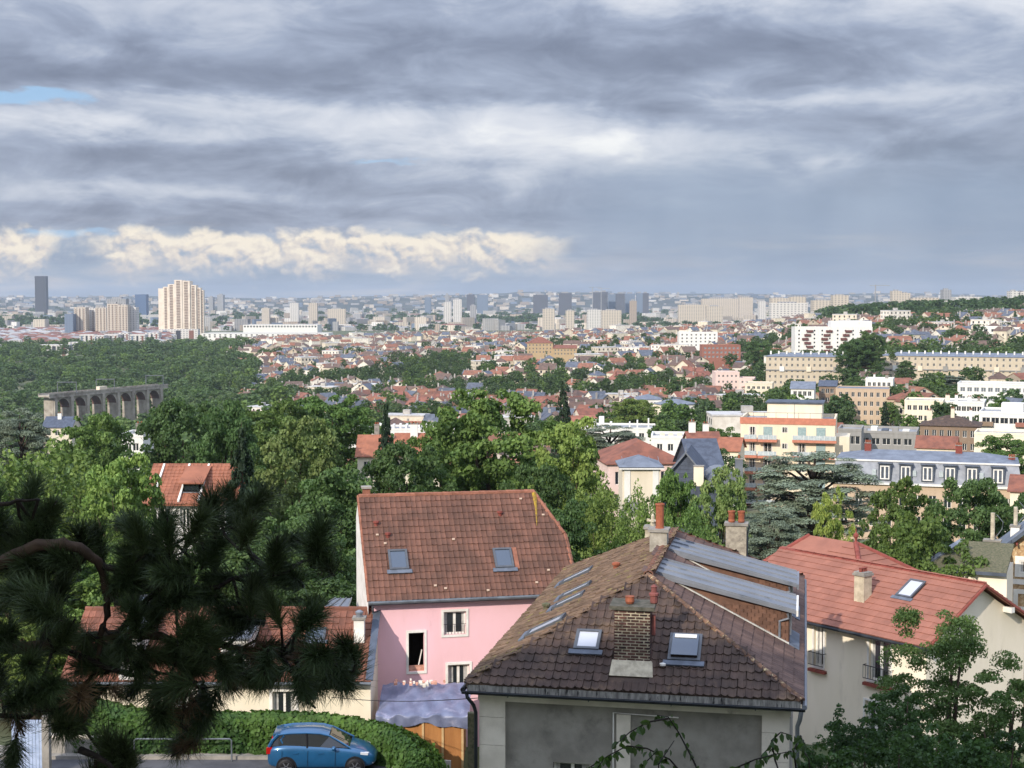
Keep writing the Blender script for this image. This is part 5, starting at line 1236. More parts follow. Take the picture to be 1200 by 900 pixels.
    for k in range(9): x = -W / 2 + .2 + k * W / 8.3; MB().box(x, x + .06, .1, .16, H + .6, H + 1.5).build('terrace_rail_post', M_gutter, h)
    MB().box(-W / 2, W / 2, .1, .14, H + 1.45, H + 1.52).build('terrace_rail', M_gutter, h)
    MB().box(W / 2, W / 2 + 2.4, 2, 9, 0, H - 2.6).build('side_wing', M_off, h)
    # long building with the slate mansard
    h, W, D, H, f = block('slate_mansard_building', 'long stone building with slate mansard floor, white dormers and brick chimneys', 'building', 985, 1189, 567, 200, 11, M_tan, 2, 12, roof=None, win=(1.0, 1.6), top=1.6, rz=.03)
    zk = f.at(1080, 541, 201).z; zr = f.at(1080, 530, 206).z
    ms = MB(); x0, x1 = -W / 2 - .15, W / 2 + .15
    ms.add([(x0, -.2, H), (x1, -.2, H), (x1 - .5, .8, zk), (x0 + .5, .8, zk)], [(0, 1, 2, 3)]); ms.add([(x1, -.2, H), (x1, D, H), (x1 - .5, D - .8, zk), (x1 - .5, .8, zk)], [(0, 1, 2, 3)]); ms.add([(x0, D, H), (x0, -.2, H), (x0 + .5, .8, zk), (x0 + .5, D - .8, zk)], [(0, 1, 2, 3)])
    mo = ms.build('mansard', mat('slate_pale', RGB(150, 154, 160), RGB(126, 130, 138), rough=.6, scale=1.2), h)
    tp = MB(); roof_hip(tp, x0 + .5, x1 - .5, .8, D - .8, zk, zr - zk + .3, .15); tp.build('roof', M_slateblue, h)
    MB().box(x0 + .3, x1 - .3, .6, .82, zk - .12, zk + .08).build('break_moulding', M_whitew, h); MB().box(x0 - .1, x1 + .1, -.35, -.1, H - .3, H).build('cornice', M_whitew, h)
    for px in (1036, 1061, 1087, 1113.5, 1139, 1169, 1023, 1071, 1103, 1150):
        q = f.at(px, 563, 200); big = px not in (1023, 1071, 1103, 1150); w_ = .62 if big else .28; z0, z1 = f.at(px, 563, 200).z, f.at(px, 547 if big else 552, 200).z
        if not big: MB().box(q.x - w_, q.x + w_, -.02, .4, z0 + .5, z1).build('skylight', M_rail, mo); continue
        dm = MB(); dm.box(q.x - w_ - .22, q.x + w_ + .22, -.32, .9, z0 - .1, z1 + .25); dd = dm.build('dormer', M_zincd, h)
        window(dd, (q.x - w_ - .0, -.32), Vector((1, 0, 0)), Vector((0, -1, 0)), 0, 2 * w_, z0, z1, rec=-.01, fw=.14)
        MB().box(q.x - w_ - .35, q.x + w_ + .35, -.5, .9, z1 + .25, z1 + .36).build('dormer_roof', M_zincd, dd)
    for px, t in ((1016, 521), (1124, 521), (1185, 533)):
        q = f.at(px, t, 205); chimney(h, q.x, 5, zr - .5, q.z, .9, .7, M_redbr, 3, ph=.35)
    # apartments behind; sides greyer than their fronts carry shade in the colour
    block('tan_apartment_block', 'tan apartment block with end wall greyed as in shade and blue-grey roof', 'apartment block', 982, 1041, 456, 470, 13, M_tan, 4, 8, roof='flat', rm=M_slateblue, win=(1.0, 1.5), rz=.0, wm_side=M_grey, parapet=.2)
    block('pink_brown_apartment', 'narrow pinkish block with dark red roof against the end wall greyed as in shade', 'apartment block', 1042, 1072, 468, 455, 11, M_tan, 3, 4, roof='hip', rm=M_rust, rise=1.8, win=(.9, 1.4), wm_side=M_grey)
    block('cream_white_apartment', 'cream and white apartment block with rows of dark windows', 'apartment block', 1063, 1104, 471, 420, 12, M_cream, 4, 6, roof='flat', win=(1.1, 1.4), gm=M_glass)
    block('white_apartment', 'white apartment block with dark loggias joined to the cream one', 'apartment block', 1104, 1152, 472, 424, 12, M_whitew, 4, 8, roof='flat', win=(1.2, 1.4), wm_side=M_grey, chims=4)
    block('brown_stone_house', 'brown stone building with dark tile roof and thick chimneys', 'building', 1083, 1146, 499, 330, 11, M_brownw, 3, 7, roof='hip', rm=M_tile_b, rise=2.0, win=(.9, 1.5), wm_side=M_grey, chims=3)
    h, W, D, H, f = block('grey_concrete_block', 'grey concrete building with planted roof terrace', 'building', 1008, 1073, 508, 300, 12, M_grey, 1, 5, roof='flat', win=(1.6, 1.3), wm_side=M_grey)
    for k in range(5): MB().box(-W / 2 + .6 + k * 2.1, -W / 2 + 1.9 + k * 2.1, 1, 3 + k % 3, H, H + .7 + .5 * (k % 2)).build('roof_box', (M_grey, M_whitew, M_zincd)[k % 3], h)
    block('grey_loggia_block', 'low grey building with dark balconies next to the balconied block', 'building', 984, 1010, 505, 290, 9, M_grey, 2, 3, roof='flat', win=(1.8, 1.6))
    h, W, D, H, f = block('terraced_white_block', 'white terraced block with brown balcony panels', 'apartment block', 1153, 1215, 485, 350, 14, M_whitew, 3, 6, roof='flat', win=(1.8, 1.4))
    for k in range(3): MB().box(-W / 2 + .3 + k * 4, -W / 2 + 3.3 + k * 4, -.9, 0, H - 3 - (k % 2) * 3, H - 2.0 - (k % 2) * 3).build('balcony', (M_brownw, M_whitew, M_redb)[k], h)
    MB().box(-2, 3, 4, 9, H, H + 2.2).build('roof_block', M_whitew, h)
    block('low_cream_shed', 'low cream building under the brown stone one', 'building', 1147, 1200, 510, 300, 9, M_cream, 1, 3, roof='flat')
    block('rust_roof_shed', 'small rust-red roof in front of the brown stone building', 'house', 1078, 1120, 524, 270, 7, M_cream, 1, 2, roof='gablex', rm=M_rust, rise=1.8)
    block('red_end_roof', 'low dark red roof at the end of the mansard building', 'house', 1190, 1230, 575, 190, 8, M_cream, 1, 2, roof='gablex', rm=M_rust, rise=1.6)
    # long beige blocks
    for (pl, pr, lab) in ((900, 990, 'beige six-storey slab block beside the tall dark trees'), (1041, 1230, 'long beige slab block next to the tall dark trees')):
        h, W, D, H, f = block('beige_slab_block', lab, 'apartment block', pl, pr, 418, 690, 13, M_beige, 5, 14 if pl == 900 else 28, roof='hip', rm=M_slateblue, rise=1.6, win=(.9, 1.3), top=.7, pitch_rows=2.7, wm_side=M_off)
        MB().box(-W / 2 - .1, W / 2 + .1, -.5, 0, H - 6.6, H - 6.1).build('balcony_course', M_grey, h)
        for k in range(3 if pl == 900 else 7): x = -W / 2 + W * (k + .6) / (3 if pl == 900 else 7); MB().box(x - 1.1, x + 1.1, -.7, -.05, H - 7.0, H - 4.6).build('loggia', (M_whitew, M_off, M_grey)[k % 3], h)
        for k in range(10 if pl == 900 else 22): x = -W / 2 + W * (k + .5) / (10 if pl == 900 else 22); MB().box(x - .35, x + .35, 4, 5.5, H + .8, H + 2.4).build('roof_vent', M_whitew, h)
    # zig-zag white block
    h, W, D, H, f = block('zigzag_white_block', 'white block with brown balconies stepping in zigzags', 'apartment block', 932, 1022, 384, 1020, 16, M_whitew, 0, 0, roof='flat', rz=.25)
    for c_ in range(4):
        for j in range(7):
            x = -W / 2 + W * (c_ + .35) / 4 + (abs((j % 4) - 2)) * 1.6; z = H - 3.2 - 2.7 * j
            if z > 0: MB().box(x, x + 4.4, -1.0, 0, z, z + 1.5).build('balcony', mat('brown_balcony', RGB(112, 72, 66), RGB(92, 60, 56), rough=.9), h)
    for j in range(7):
        for c_ in range(10): x = -W / 2 + W * (c_ + .5) / 10; MB().box(x - .5, x + .5, -.04, 0, H - 2.6 - 2.7 * j, H - 1.5 - 2.7 * j).build('window', M_glass, h)
    h2 = MB().box(-W / 2 + 25, W / 2, 2, 14, H, H + 4.5).build('upper_storeys', M_whitew, h)
    # others in the town
    block('pale_pink_block', 'pale pink apartment cube with many square windows', 'apartment block', 839, 867, 437, 740, 13, M_pinkw, 4, 5, roof='flat', win=(.9, 1.1), side='R', sidebays=3); block('pale_pink_annex', 'lower pale pink wing joined to the pink cube', 'apartment block', 867, 884, 444, 738, 12, M_pinkw, 3, 3, roof='flat', win=(.9, 1.1))
    h, W, D, H, f = block('white_mansard_block', 'white corner building with zinc mansard roof and rows of dormers', 'building', 748, 776, 468, 520, 12, M_whitew, 3, 6, roof='hip', rm=M_slateblue, rise=1.4, win=(.8, 1.5))
    h, W, D, H, f = block('white_mansard_block', 'longer white building with zinc mansard beside the cream gable wall', 'building', 777, 821, 474, 514, 12, M_whitew, 3, 9, roof='hip', rm=M_slateblue, rise=1.6, win=(.8, 1.5), rz=.3, wm_side=M_cream)
    block('red_brick_block', 'red brick apartment block with white window bands', 'apartment block', 823, 868, 405, 1000, 14, M_redb, 3, 9, roof='flat', win=(1.5, 1.3), gm=M_glass2); block('white_oblong_block', 'white oblong apartment block behind the red brick one', 'apartment block', 796, 841, 390, 1250, 14, M_whitew, 4, 8, roof='flat', win=(1.3, 1.4))
    h, W, D, H, f = block('ochre_school', 'ochre building with high rust-red roof', 'building', 618, 648, 402, 1250, 18, M_yellow, 3, 7, roof='hip', rm=M_rust, rise=5, win=(1.0, 1.6)); block('ochre_school_wing', 'lower ochre wing with rust-red roof', 'building', 648, 676, 408, 1248, 16, M_yellow, 2, 7, roof='gablex', rm=M_rust, rise=2.6, win=(1.0, 1.6))
    block('white_right_hall', 'large white hall with ribbed roof on the wooded hill', 'hall', 1144, 1192, 384, 1050, 30, M_whitew, 1, 6, roof='flat', win=(2.5, 2)); block('white_block', 'white five-storey block with loggias below the long beige slab', 'apartment block', 1128, 1212, 451, 480, 12, M_whitew, 4, 11, roof='flat', win=(1.5, 1.4), gm=M_glass2)
    block('blue_white_house', 'tall white house with blue-grey roof behind the balconied block', 'house', 928, 954, 455, 480, 10, M_whitew, 3, 4, roof='gablex', rm=M_slateblue, rise=2); block('small_brown_house', 'brown and white house with dark roof beside the blue-grey one', 'house', 961, 980, 452, 490, 9, M_brownw, 2, 3, roof='gablex', rm=M_slate, rise=1.6)
    block('white_stepped_house', 'white blocky house under the long beige slab', 'house', 1016, 1046, 445, 560, 10, M_whitew, 2, 5, roof='flat', chims=2); block('cream_hillside_block', 'cream block with balconies beside the pink annex', 'apartment block', 874, 905, 450, 640, 12, M_off, 3, 5, roof='flat', win=(1.2, 1.2)); block('grey_roof_hangar', 'grey-blue hangar roofs at the edge of the wood', 'hangar', 318, 372, 462, 1000, 30, M_grey, 0, 0, roof='gablex', rm=M_slateblue, rise=4)
    block('white_hangar', 'long white industrial building beyond the wood', 'factory', 236, 385, 391, 2300, 60, M_whitew, 2, 24, roof='flat', win=(3, 2)); block('white_hangar_upper', 'upper white industrial hall with ribbed front', 'factory', 285, 372, 381, 2600, 60, M_whitew, 1, 24, roof='flat', win=(3, 3))
mid_buildings()
# ------------------------------------------------------------------ the town of small houses
def rmat(name, a, b, **k): return mat(name, a, b, rough=.92, scale=.5, rand=.16, coord='World', **k)
TW_ = [rmat('town_wall_white', RGB(222, 216, 204), RGB(200, 192, 178)), rmat('town_wall_cream', RGB(208, 198, 178), RGB(190, 178, 158)), rmat('town_wall_tan', RGB(182, 168, 148), RGB(160, 148, 132)), rmat('town_wall_grey', RGB(176, 172, 164), RGB(150, 146, 140))]
TR_ = [rmat('town_roof_rust', RGB(140, 94, 76), RGB(112, 79, 66)), rmat('town_roof_orange', RGB(150, 102, 82), RGB(128, 86, 70)), rmat('town_roof_brown', RGB(108, 88, 78), RGB(88, 74, 68)), rmat('town_roof_slate', RGB(96, 102, 112), RGB(76, 82, 92)), rmat('town_roof_flat', RGB(196, 194, 190), RGB(168, 166, 162))]
M_winfar = mat('far_window', (.03, .033, .04, 1), rough=.2)
def vnoise(x, y, s, seed=0):
    def h(i, j): return (math.sin(i * 127.1 + j * 311.7 + seed * 74.7) * 43758.5453) % 1.0
    x /= s; y /= s; i, j = math.floor(x), math.floor(y); fx, fy = x - i, y - j; fx = fx * fx * (3 - 2 * fx); fy = fy * fy * (3 - 2 * fy)
    return (h(i, j) * (1 - fx) + h(i + 1, j) * fx) * (1 - fy) + (h(i, j + 1) * (1 - fx) + h(i + 1, j + 1) * fx) * fy
def town_house_geo(W, D, H, rise, axis, rr):
    if axis == 'flat':
        w = MB().box(-W / 2, W / 2, -D / 2, D / 2, -3, H); r = MB().box(-W / 2 - .15, W / 2 + .15, -D / 2 - .15, D / 2 + .15, H, H + .45); c = MB().box(-1.5, 1.2, -1, 1.2, H + .4, H + 2.2); wins = []
        for z in [H - 2.1 - 2.8 * j for j in range(int(H / 2.8))]:
            for k in range(5): wins.append((-W / 2 + W * (k + .5) / 5, -D / 2 - .04, z, 0))
            for k in range(3): wins.append((W / 2 + .04, -D / 2 + D * (k + .5) / 3, z, math.pi / 2)); wins.append((-W / 2 - .04, -D / 2 + D * (k + .5) / 3, z, -math.pi / 2))
        return w, r, c, wins
    """wall, roof, chimney builders and window places for one small house"""
    w = MB().box(-W / 2, W / 2, -D / 2, D / 2, -3, H); r = MB()
    if axis == 'hip': roof_hip(r, -W / 2, W / 2, -D / 2, D / 2, H, rise, .3)
    else:
        roof_gable(r, -W / 2, W / 2, -D / 2, D / 2, H, rise, axis, .3, .15)
        if axis == 'x': [w.poly([(x, -D / 2, H), (x, D / 2, H), (x, 0, H + rise - .1)]) for x in (-W / 2, W / 2)]
        else: [w.poly([(-W / 2, y, H), (W / 2, y, H), (0, y, H + rise - .1)]) for y in (-D / 2, D / 2)]
    cx = rr.choice((-1, 1)) * W * .3; c = MB().box(cx - .35, cx + .35, -.3, .3, H + rise * .3, H + rise + .9)
    wins = []
    for z in ([1.0, 3.7] if H > 5 else [1.0]):
        for k in range(3): wins.append((-W / 2 + W * (k + .5) / 3, -D / 2 - .04, z, 0))
        for k in range(2): wins.append((W / 2 + .04, -D / 2 + D * (k + .5) / 2, z, math.pi / 2)); wins.append((-W / 2 - .04, -D / 2 + D * (k + .5) / 2, z, -math.pi / 2))
    if axis == 'y': wins.append((0, -D / 2 - .04, H + .4, 0))
    return w, r, c, wins
HPROTO = []
def house_protos():
    rr = random.Random(77)
    looks = [(0, 0, 'x', 'white', 'rust-red'), (1, 0, 'y', 'cream', 'rust-red'), (0, 2, 'x', 'white', 'brown'), (2, 1, 'x', 'tan', 'orange'), (1, 2, 'hip', 'cream', 'brown'), (0, 3, 'x', 'white', 'grey slate'),
             (3, 0, 'y', 'grey', 'rust-red'), (1, 1, 'hip', 'cream', 'orange'), (0, 2, 'y', 'white', 'brown'), (2, 3, 'y', 'tan', 'grey slate'), (1, 0, 'x', 'cream', 'rust-red'), (0, 1, 'y', 'white', 'orange'), (0, 4, 'flat', 'white', 'pale'), (1, 4, 'flat', 'cream', 'pale'), (0, 4, 'flat', 'white', 'parapeted')]
    win = MB().box(-.5, .5, -.03, .03, 0, 1.4).mesh('window', M_winfar)
    for (wi, ri, ax, wn, rn) in looks:
        W, D, H, rise = rr.uniform(8, 12.5), rr.uniform(8, 10.5), rr.choice((4.6, 5.8, 6.2, 6.4, 7)), rr.uniform(2.2, 3.6)
        if ax == 'flat': W, D, H = rr.uniform(13, 18), rr.uniform(9, 11), rr.choice((8.6, 9, 11.4))
        w, r, c, wins = town_house_geo(W, D, H, rise, ax, rr)
        HPROTO.append(dict(w=w, r=r, c=c, wins=wins, wm=w.mesh('wall', TW_[wi]), rm=r.mesh('roof', TR_[ri]), cm=c.mesh('chimney', TW_[3] if wi != 3 else TR_[0]), win=win, wi=wi, ri=ri, W=W, D=D,
                           look='%s walled house with %s %s roof' % (wn, rn, {'x': 'gabled', 'y': 'front-gabled', 'hip': 'hipped', 'flat': 'flat'}[ax])))
house_protos()
def near_foot(x, y, pad):
    return any((x - a) ** 2 + (y - b) ** 2 < (r + pad) ** 2 for a, b, r, _, _ in FOOT)
FARTREE = {}
def fartree(k):
    if k not in FARTREE:
        kind, leaf, seed, n = {0: ('round', L_far, 31, 1500), 1: ('oval', L_dark, 32, 1500), 2: ('round', L_mid, 33, 1500), 3: ('loose', L_far, 34, 1300), 4: ('poplar', L_dark, 35, 1000), 5: ('spruce', L_spruce, 36, 1400)}[k]
        FARTREE[k] = (12.0, 9.0, *tree_meshes(kind, 12.0, 9.0, n, .95, leaf, seed))
    return FARTREE[k]
HOUSES = []; TREES = []
def nearest(x, y):
    q = [(math.hypot(x - a, (y - b) * .5), n) for a, b, n in LAND]
    return 'near the ' + min(q)[1]
def scatter_town():
    rr = random.Random(123); grid = {}
    def free(x, y, r):
        gx, gy = int(x // 14), int(y // 14)
        for i in range(gx - 2, gx + 3):
            for j in range(gy - 2, gy + 3):
                for (a, b, q) in grid.get((i, j), ()):
                    if (a - x) ** 2 + (b - y) ** 2 < (r + q) ** 2: return False
        return True
    def add(x, y, r): grid.setdefault((int(x // 14), int(y // 14)), []).append((x, y, r))
    for it in range(42000):
        t = rr.random(); d = 300 * (2300 / 300) ** t; px = rr.uniform(-70, 1270); x = XZ(px, d)
        lo = (290 if d < 900 else 225) + 110 * vnoise(x, d, 130, 3)  # edge of the wood on the left
        if d < 700: lo = max(lo, 300 + (700 - d) * .05)
        kind = 'house'
        green = vnoise(x, d, 60, 1) * .6 + vnoise(x, d, 24, 2) * .4
        if px < lo: continue
        if px < 690 and d < 335: continue
        if px > 690 and d < 380 and px < 900: kind = 'tree'
        if px > 900 and d < 690: kind = 'tree' if rr.random() < .75 else 'house'
        if green > .51: kind = 'tree'
        if px > 985 and d > 700:
            kind = 'tree' if (green > .47 or d < 900) else 'house'
            if d > 1900: kind = 'tree'
        if near_foot(x, d, 5 if kind == 'house' else 3): continue
        # keep the fronts of the named buildings open
        if any(l - 2 < px < r_ + 2 and b - 130 < d < b for a, b, q, l, r_ in FOOT if d > 300) and rr.random() < .92: continue
        rad = (5.7 if kind == 'house' else 3.8) * (1.0 if d < 1300 else 1.15)
        if not free(x, d, rad): continue
        add(x, d, rad); (HOUSES if kind == 'house' else TREES).append((x, d, px))
        if kind == 'house' and rr.random() < .6:                         # garden tree next to the house
            xx, yy = x + rr.uniform(-9, 9), d + rr.uniform(-9, 9)
            if free(xx, yy, 2.5): add(xx, yy, 2.5); TREES.append((xx, yy, px))
scatter_town()
def build_town():
    rr = random.Random(5); HOUSES.sort(key=lambda q: q[1]); used = {}
    near, far = HOUSES[:300], HOUSES[300:]
    for (x, y, px) in near:
        p = rr.choices(HPROTO, [5 if q['ri'] != 4 else 1 for q in HPROTO])[0]; g = ground(x, y); ang = [0, .35, -.3, .6, 1.2][int(vnoise(x, y, 130, 9) * 4.99)] + rr.gauss(0, .06) + (math.pi if rr.random() < .2 else 0)
        h = thing('town_house', p['look'] + ' ' + nearest(x, y), 'house', (x, y, g), ang, 'small houses of the town'); s = rr.uniform(.88, 1.12); h.scale = (s, s, s)
        put('wall', p['wm'], h); put('roof', p['rm'], h); put('chimney', p['cm'], h)
        ca, sa = math.cos(ang), math.sin(ang)
        for (wx, wy, wz, wr) in p['wins']:
            nx, ny = math.sin(wr + ang), -math.cos(wr + ang)              # outward normal in the world
            if nx * -x + ny * -y > 0: put('window', p['win'], h, (wx, wy, wz), wr)
    b = MB(); nm = len(TW_)
    for (x, y, px) in far:
        p = rr.choices(HPROTO, [5 if q['ri'] != 4 else 1 for q in HPROTO])[0]; g = ground(x, y); ang = [0, .35, -.3, .6, 1.2][int(vnoise(x, y, 130, 9) * 4.99)] + rr.gauss(0, .06); s = rr.uniform(.9, 1.3); m = Matrix.Translation((x, y, g)) @ Matrix.Rotation(ang, 4, 'Z') @ Matrix.Scale(s, 4)
        wi = rr.choice((p['wi'], 0, 1)); ri = p['ri'] if p['ri'] == 4 else rr.choice((p['ri'], 0, 2, 2, 3))
        for src, mi in ((p['w'], wi), (p['r'], nm + ri), (p['c'], 3)): b.add([m @ Vector(v) for v in src.v], src.f, mi)
        if y < 1600:
            for (wx, wy, wz, wr) in p['wins']:
                if math.sin(wr + ang) * -x - math.cos(wr + ang) * -y > 0:
                    mw = m @ Matrix.Translation((wx, wy, wz)) @ Matrix.Rotation(wr, 4, 'Z'); b.add([mw @ Vector(v) for v in ((-.5, -.02, 0), (.5, -.02, 0), (.5, -.02, 1.4), (-.5, -.02, 1.4))], [(0, 1, 2, 3)], nm + 5)
    o = b.build('far_town_houses', TW_ + TR_ + [M_winfar]); tag(o, 'distant mass of small pale houses with red and brown roofs', 'houses', kind='stuff')
    TREES.sort(key=lambda q: q[1])
    names = {0: 'broadleaf_tree', 1: 'broadleaf_tree', 2: 'broadleaf_tree', 3: 'loose_crowned_tree', 4: 'poplar_tree', 5: 'spruce_tree'}
    lab = {0: 'mid green round-crowned town tree', 1: 'dark oval-crowned town tree', 2: 'fresh green round-crowned town tree', 3: 'open-crowned loose town tree', 4: 'dark columnar poplar', 5: 'dark pointed conifer'}
    fars = []
    for i, (x, y, px) in enumerate(TREES):
        k = rr.choices((0, 1, 2, 3, 4, 5), (30, 25, 20, 12, 5, 6))[0]; H = rr.uniform(6, 12) if y > 380 else rr.uniform(4.5, 8); W = H * rr.uniform(.7, 1.0) if k < 4 else H * .4; g = ground(x, y)
        if px > 985 and y > 690: H *= 1.1; W *= 1.3
        if i < 300: plant(names[k], lab[k] + ' ' + nearest(x, y), (x, y, g), H, W, fartree(k), rr.uniform(0, 6.28), 'trees between the houses of the town')
        else: fars.append((x, y, g, H, W, k))
    return fars
FARS = build_town(); print('COUNTS', len(HOUSES), len(TREES), len(FARS))
# ------------------------------------------------------------------ woods: the valley on the left, the hill on the right, green among far houses
def build_woods():
    rng = np.random.default_rng(3); rr = random.Random(6)
    pts = []
    for i in range(14000):
        d = 250 * (2250 / 250) ** (rr.random() ** .7); px = rr.uniform(-120, 420); x = XZ(px, d)
        lo = (290 if d < 900 else 225) + 110 * vnoise(x, d, 130, 3)
        if px > lo or near_foot(x, d, 3): continue
        # keep the viaduct clear
        ax, ay, bx, by = -305, 980, -258, 1083; t = max(-.05, min(1.0, ((x - ax) * (bx - ax) + (d - ay) * (by - ay)) / ((bx - ax) ** 2 + (by - ay) ** 2))); dist = math.hypot(x - ax - t * (bx - ax), d - ay - t * (by - ay))
        if dist < 10 or (52 < px < 196 and 968 < d < 1085): continue
        if d < 430 and px > 40: 
            if rr.random() < .3: continue
        sp = 6.0 if d < 900 else 8.0
        if any((x - a) ** 2 + (d - b) ** 2 < sp * sp for a, b in pts[-500:]): continue
        pts.append((x, d))
        if len(pts) > 2000: break
    items = []
    for (x, d) in pts: items.append((x, d, ground(x, d), rr.uniform(8, 18), rr.uniform(8, 17) * (1 + d / 6000), rr.choices((0, 1, 2, 3, 4), (30, 30, 15, 15, 6))[0]))
    def bases(n):
        r = {}
        for k, (kind, seed) in {0: ('round', 51), 1: ('oval', 52), 2: ('round', 53), 3: ('loose', 54), 4: ('poplar', 55), 5: ('spruce', 56)}.items():
            t, c = tree_meshes(kind, 12.0, 9.0, n, 1.35 * (420 / n) ** .4, L_far, seed); V = np.empty(len(c.vertices) * 3, np.float32); c.vertices.foreach_get('co', V); r[k] = V.reshape(-1, 3); bpy.data.meshes.remove(c); bpy.data.meshes.remove(t)
        return r
    B = bases(420)
    def merge(items, name, label):
        Vs = []; mi = []
        for (x, y, g, H, W, k) in items:
            v = B[k]; a = rr.uniform(0, 6.28); c, s = math.cos(a), math.sin(a); q = v * np.array([W / 9, W / 9, H / 12], np.float32)
            Vs.append(np.stack([q[:, 0] * c - q[:, 1] * s + x, q[:, 0] * s + q[:, 1] * c + y, q[:, 2] + g], 1)); m = rr.choices((0, 1, 2, 3), (6, 7, 3, 0))[0]; mi.append(np.full(len(v) // 4, m))
        V = np.concatenate(Vs); Q = np.arange(len(V)).reshape(-1, 4)
        tag(put(name, np_mesh(name, V, Q, [L_far, L_dark, L_mid, L_yel], np.concatenate(mi))), label, 'trees', kind='stuff')
    merge(items, 'valley_wood', 'dense dark green wood filling the valley round the viaduct')
    if FARS: merge(FARS[:2200], 'far_town_greenery', 'dark green tree crowns scattered among the far houses')
build_woods()
# ------------------------------------------------------------------ viaduct
M_visto = mat('viaduct_stone', RGB(176, 168, 154), RGB(146, 138, 126), rough=1, scale=.25, c3=RGB(120, 110, 98), c3scale=.12, c3lo=.5, c3hi=.7)
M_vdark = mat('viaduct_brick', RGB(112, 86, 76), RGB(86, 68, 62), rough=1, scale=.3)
def viaduct():
    A = P(64, 463, 984); ang = math.atan2(103, 47); zt = A.z; L = 112.0; n = 7; bay = L / n; Wd = 8.0; base = -34
    h = thing('railway_viaduct', 'pale stone railway viaduct with tall round arches in the wooded valley', 'viaduct', (A.x, A.y, zt), ang)
    MB().box(-6, L + 8, -.6, Wd + .6, -1.2, .0).build('deck', M_visto, h)
    for y0, y1 in ((-.8, -.4), (Wd + .4, Wd + .8)): MB().box(-6, L + 8, y0, y1, .0, 1.1).build('parapet', M_visto, h)
    MB().box(-6, L + 8, -1.0, -.62, -1.9, -1.2).build('string_course', M_visto, h)
    pw = 3.2; r = (bay - pw) / 2; spring = -2.8 - r
    for k in range(n + 1):
        x = k * bay; p = MB(); p.box(x - pw / 2, x + pw / 2, 0, Wd, base, -1.2); p.box(x - pw / 2 - .1 + .4, x + pw / 2 - .3, -1.3, .0, base, -1.9); p.build('pier', M_visto, h)
    for k in range(n):
        xc = (k + .5) * bay; b = MB(); m = 12
        arc = [(xc + r * math.cos(math.pi * i / m), spring + r * math.sin(math.pi * i / m)) for i in range(m + 1)]
        for i in range(m):
            (xa, za), (xb, zb) = arc[i], arc[i + 1]
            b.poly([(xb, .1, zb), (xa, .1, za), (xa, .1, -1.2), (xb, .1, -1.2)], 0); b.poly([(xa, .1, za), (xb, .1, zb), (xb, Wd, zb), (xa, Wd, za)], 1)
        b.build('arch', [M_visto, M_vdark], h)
    
    f = Frame(h); q = f.at(122, 452, 1030); MB().box(q.x - 3, q.x + 5, 2, 5, 0, 3.0).build('signal_cabin', M_off, h)
    for (px, d) in ((81, 1000), (128, 1035), (184, 1085)):
        q = P(px, 460, d); loc = h.location + Matrix.Rotation(ang, 3, 'Z') @ Vector((max(4, (Matrix.Rotation(-ang, 3, 'Z') @ (q - h.location)).x), Wd / 2, 0))
        t = thing('catenary_portal', 'slender grey catenary portal standing on the viaduct deck', 'catenary mast', loc, ang * .0 + .1, 'catenary portals on the viaduct')
        for sx in (-6.2, 6.2): MB().box(sx - .25, sx + .25, -.25, .25, 0, 8).build('post', M_gutter, t)
        MB().box(-6.2, 6.2, -.25, .25, 7.4, 8.0).build('beam', M_gutter, t)
viaduct()
# ------------------------------------------------------------------ far city
def far_facade(name, c, dark=.6, fx=5.5, fz=3.4):
    if name in MATS: return MATS[name]
    m = bpy.data.materials.new(name); m.use_nodes = True; nt = NT(m.node_tree); nt.n.clear(); out = nt.new('ShaderNodeOutputMaterial'); b = nt.new('ShaderNodeBsdfPrincipled')
    x, y, z = nt.sep(nt.new('ShaderNodeNewGeometry').outputs['Position']); nz = nt.sep(nt.new('ShaderNodeNewGeometry').outputs['Normal'])[2]
    cx = nt.math('GREATER_THAN', nt.math('FRACT', nt.math('DIVIDE', nt.math('ADD', x, nt.math('MULTIPLY', y, .7)), fx)), .52)
    cz = nt.math('GREATER_THAN', nt.math('FRACT', nt.math('DIVIDE', z, fz)), .48)
    k = nt.math('MULTIPLY', nt.math('MULTIPLY', cx, cz), nt.math('LESS_THAN', nt.math('ABSOLUTE', nz), .5))
    ri = nt.new('ShaderNodeNewGeometry').outputs['Random Per Island']; hs = nt.new('ShaderNodeHueSaturation'); nt.put(hs.inputs['Color'], c); nt.put(hs.inputs['Value'], nt.math('MULTIPLY_ADD', ri, .5, .48))  # value range lowered in place of cloud shade over the far city
    nt.put(b.inputs['Base Color'], nt.mix(nt.math('MULTIPLY', k, dark), hs.outputs[0], (.05, .06, .08, 1))); b.inputs['Roughness'].default_value = .8
    nt.l.new(b.outputs[0], out.inputs[0]); MATS[name] = m; return m
FC = [far_facade('far_white', RGB(226, 222, 214)), far_facade('far_cream', RGB(214, 202, 184)), far_facade('far_grey', RGB(172, 172, 172)), far_facade('far_tan', RGB(184, 168, 150)), far_facade('far_blue', RGB(120, 136, 156), .3), far_facade('far_rust', RGB(140, 96, 82), .1), far_facade('far_slate', RGB(92, 96, 106), .3)]
M_darkglass = far_facade('dark_tower', RGB(58, 60, 68), .35, 2.2, 3.4); M_bluetower = far_facade('blue_tower', RGB(84, 110, 146), .3, 3, 3.4)
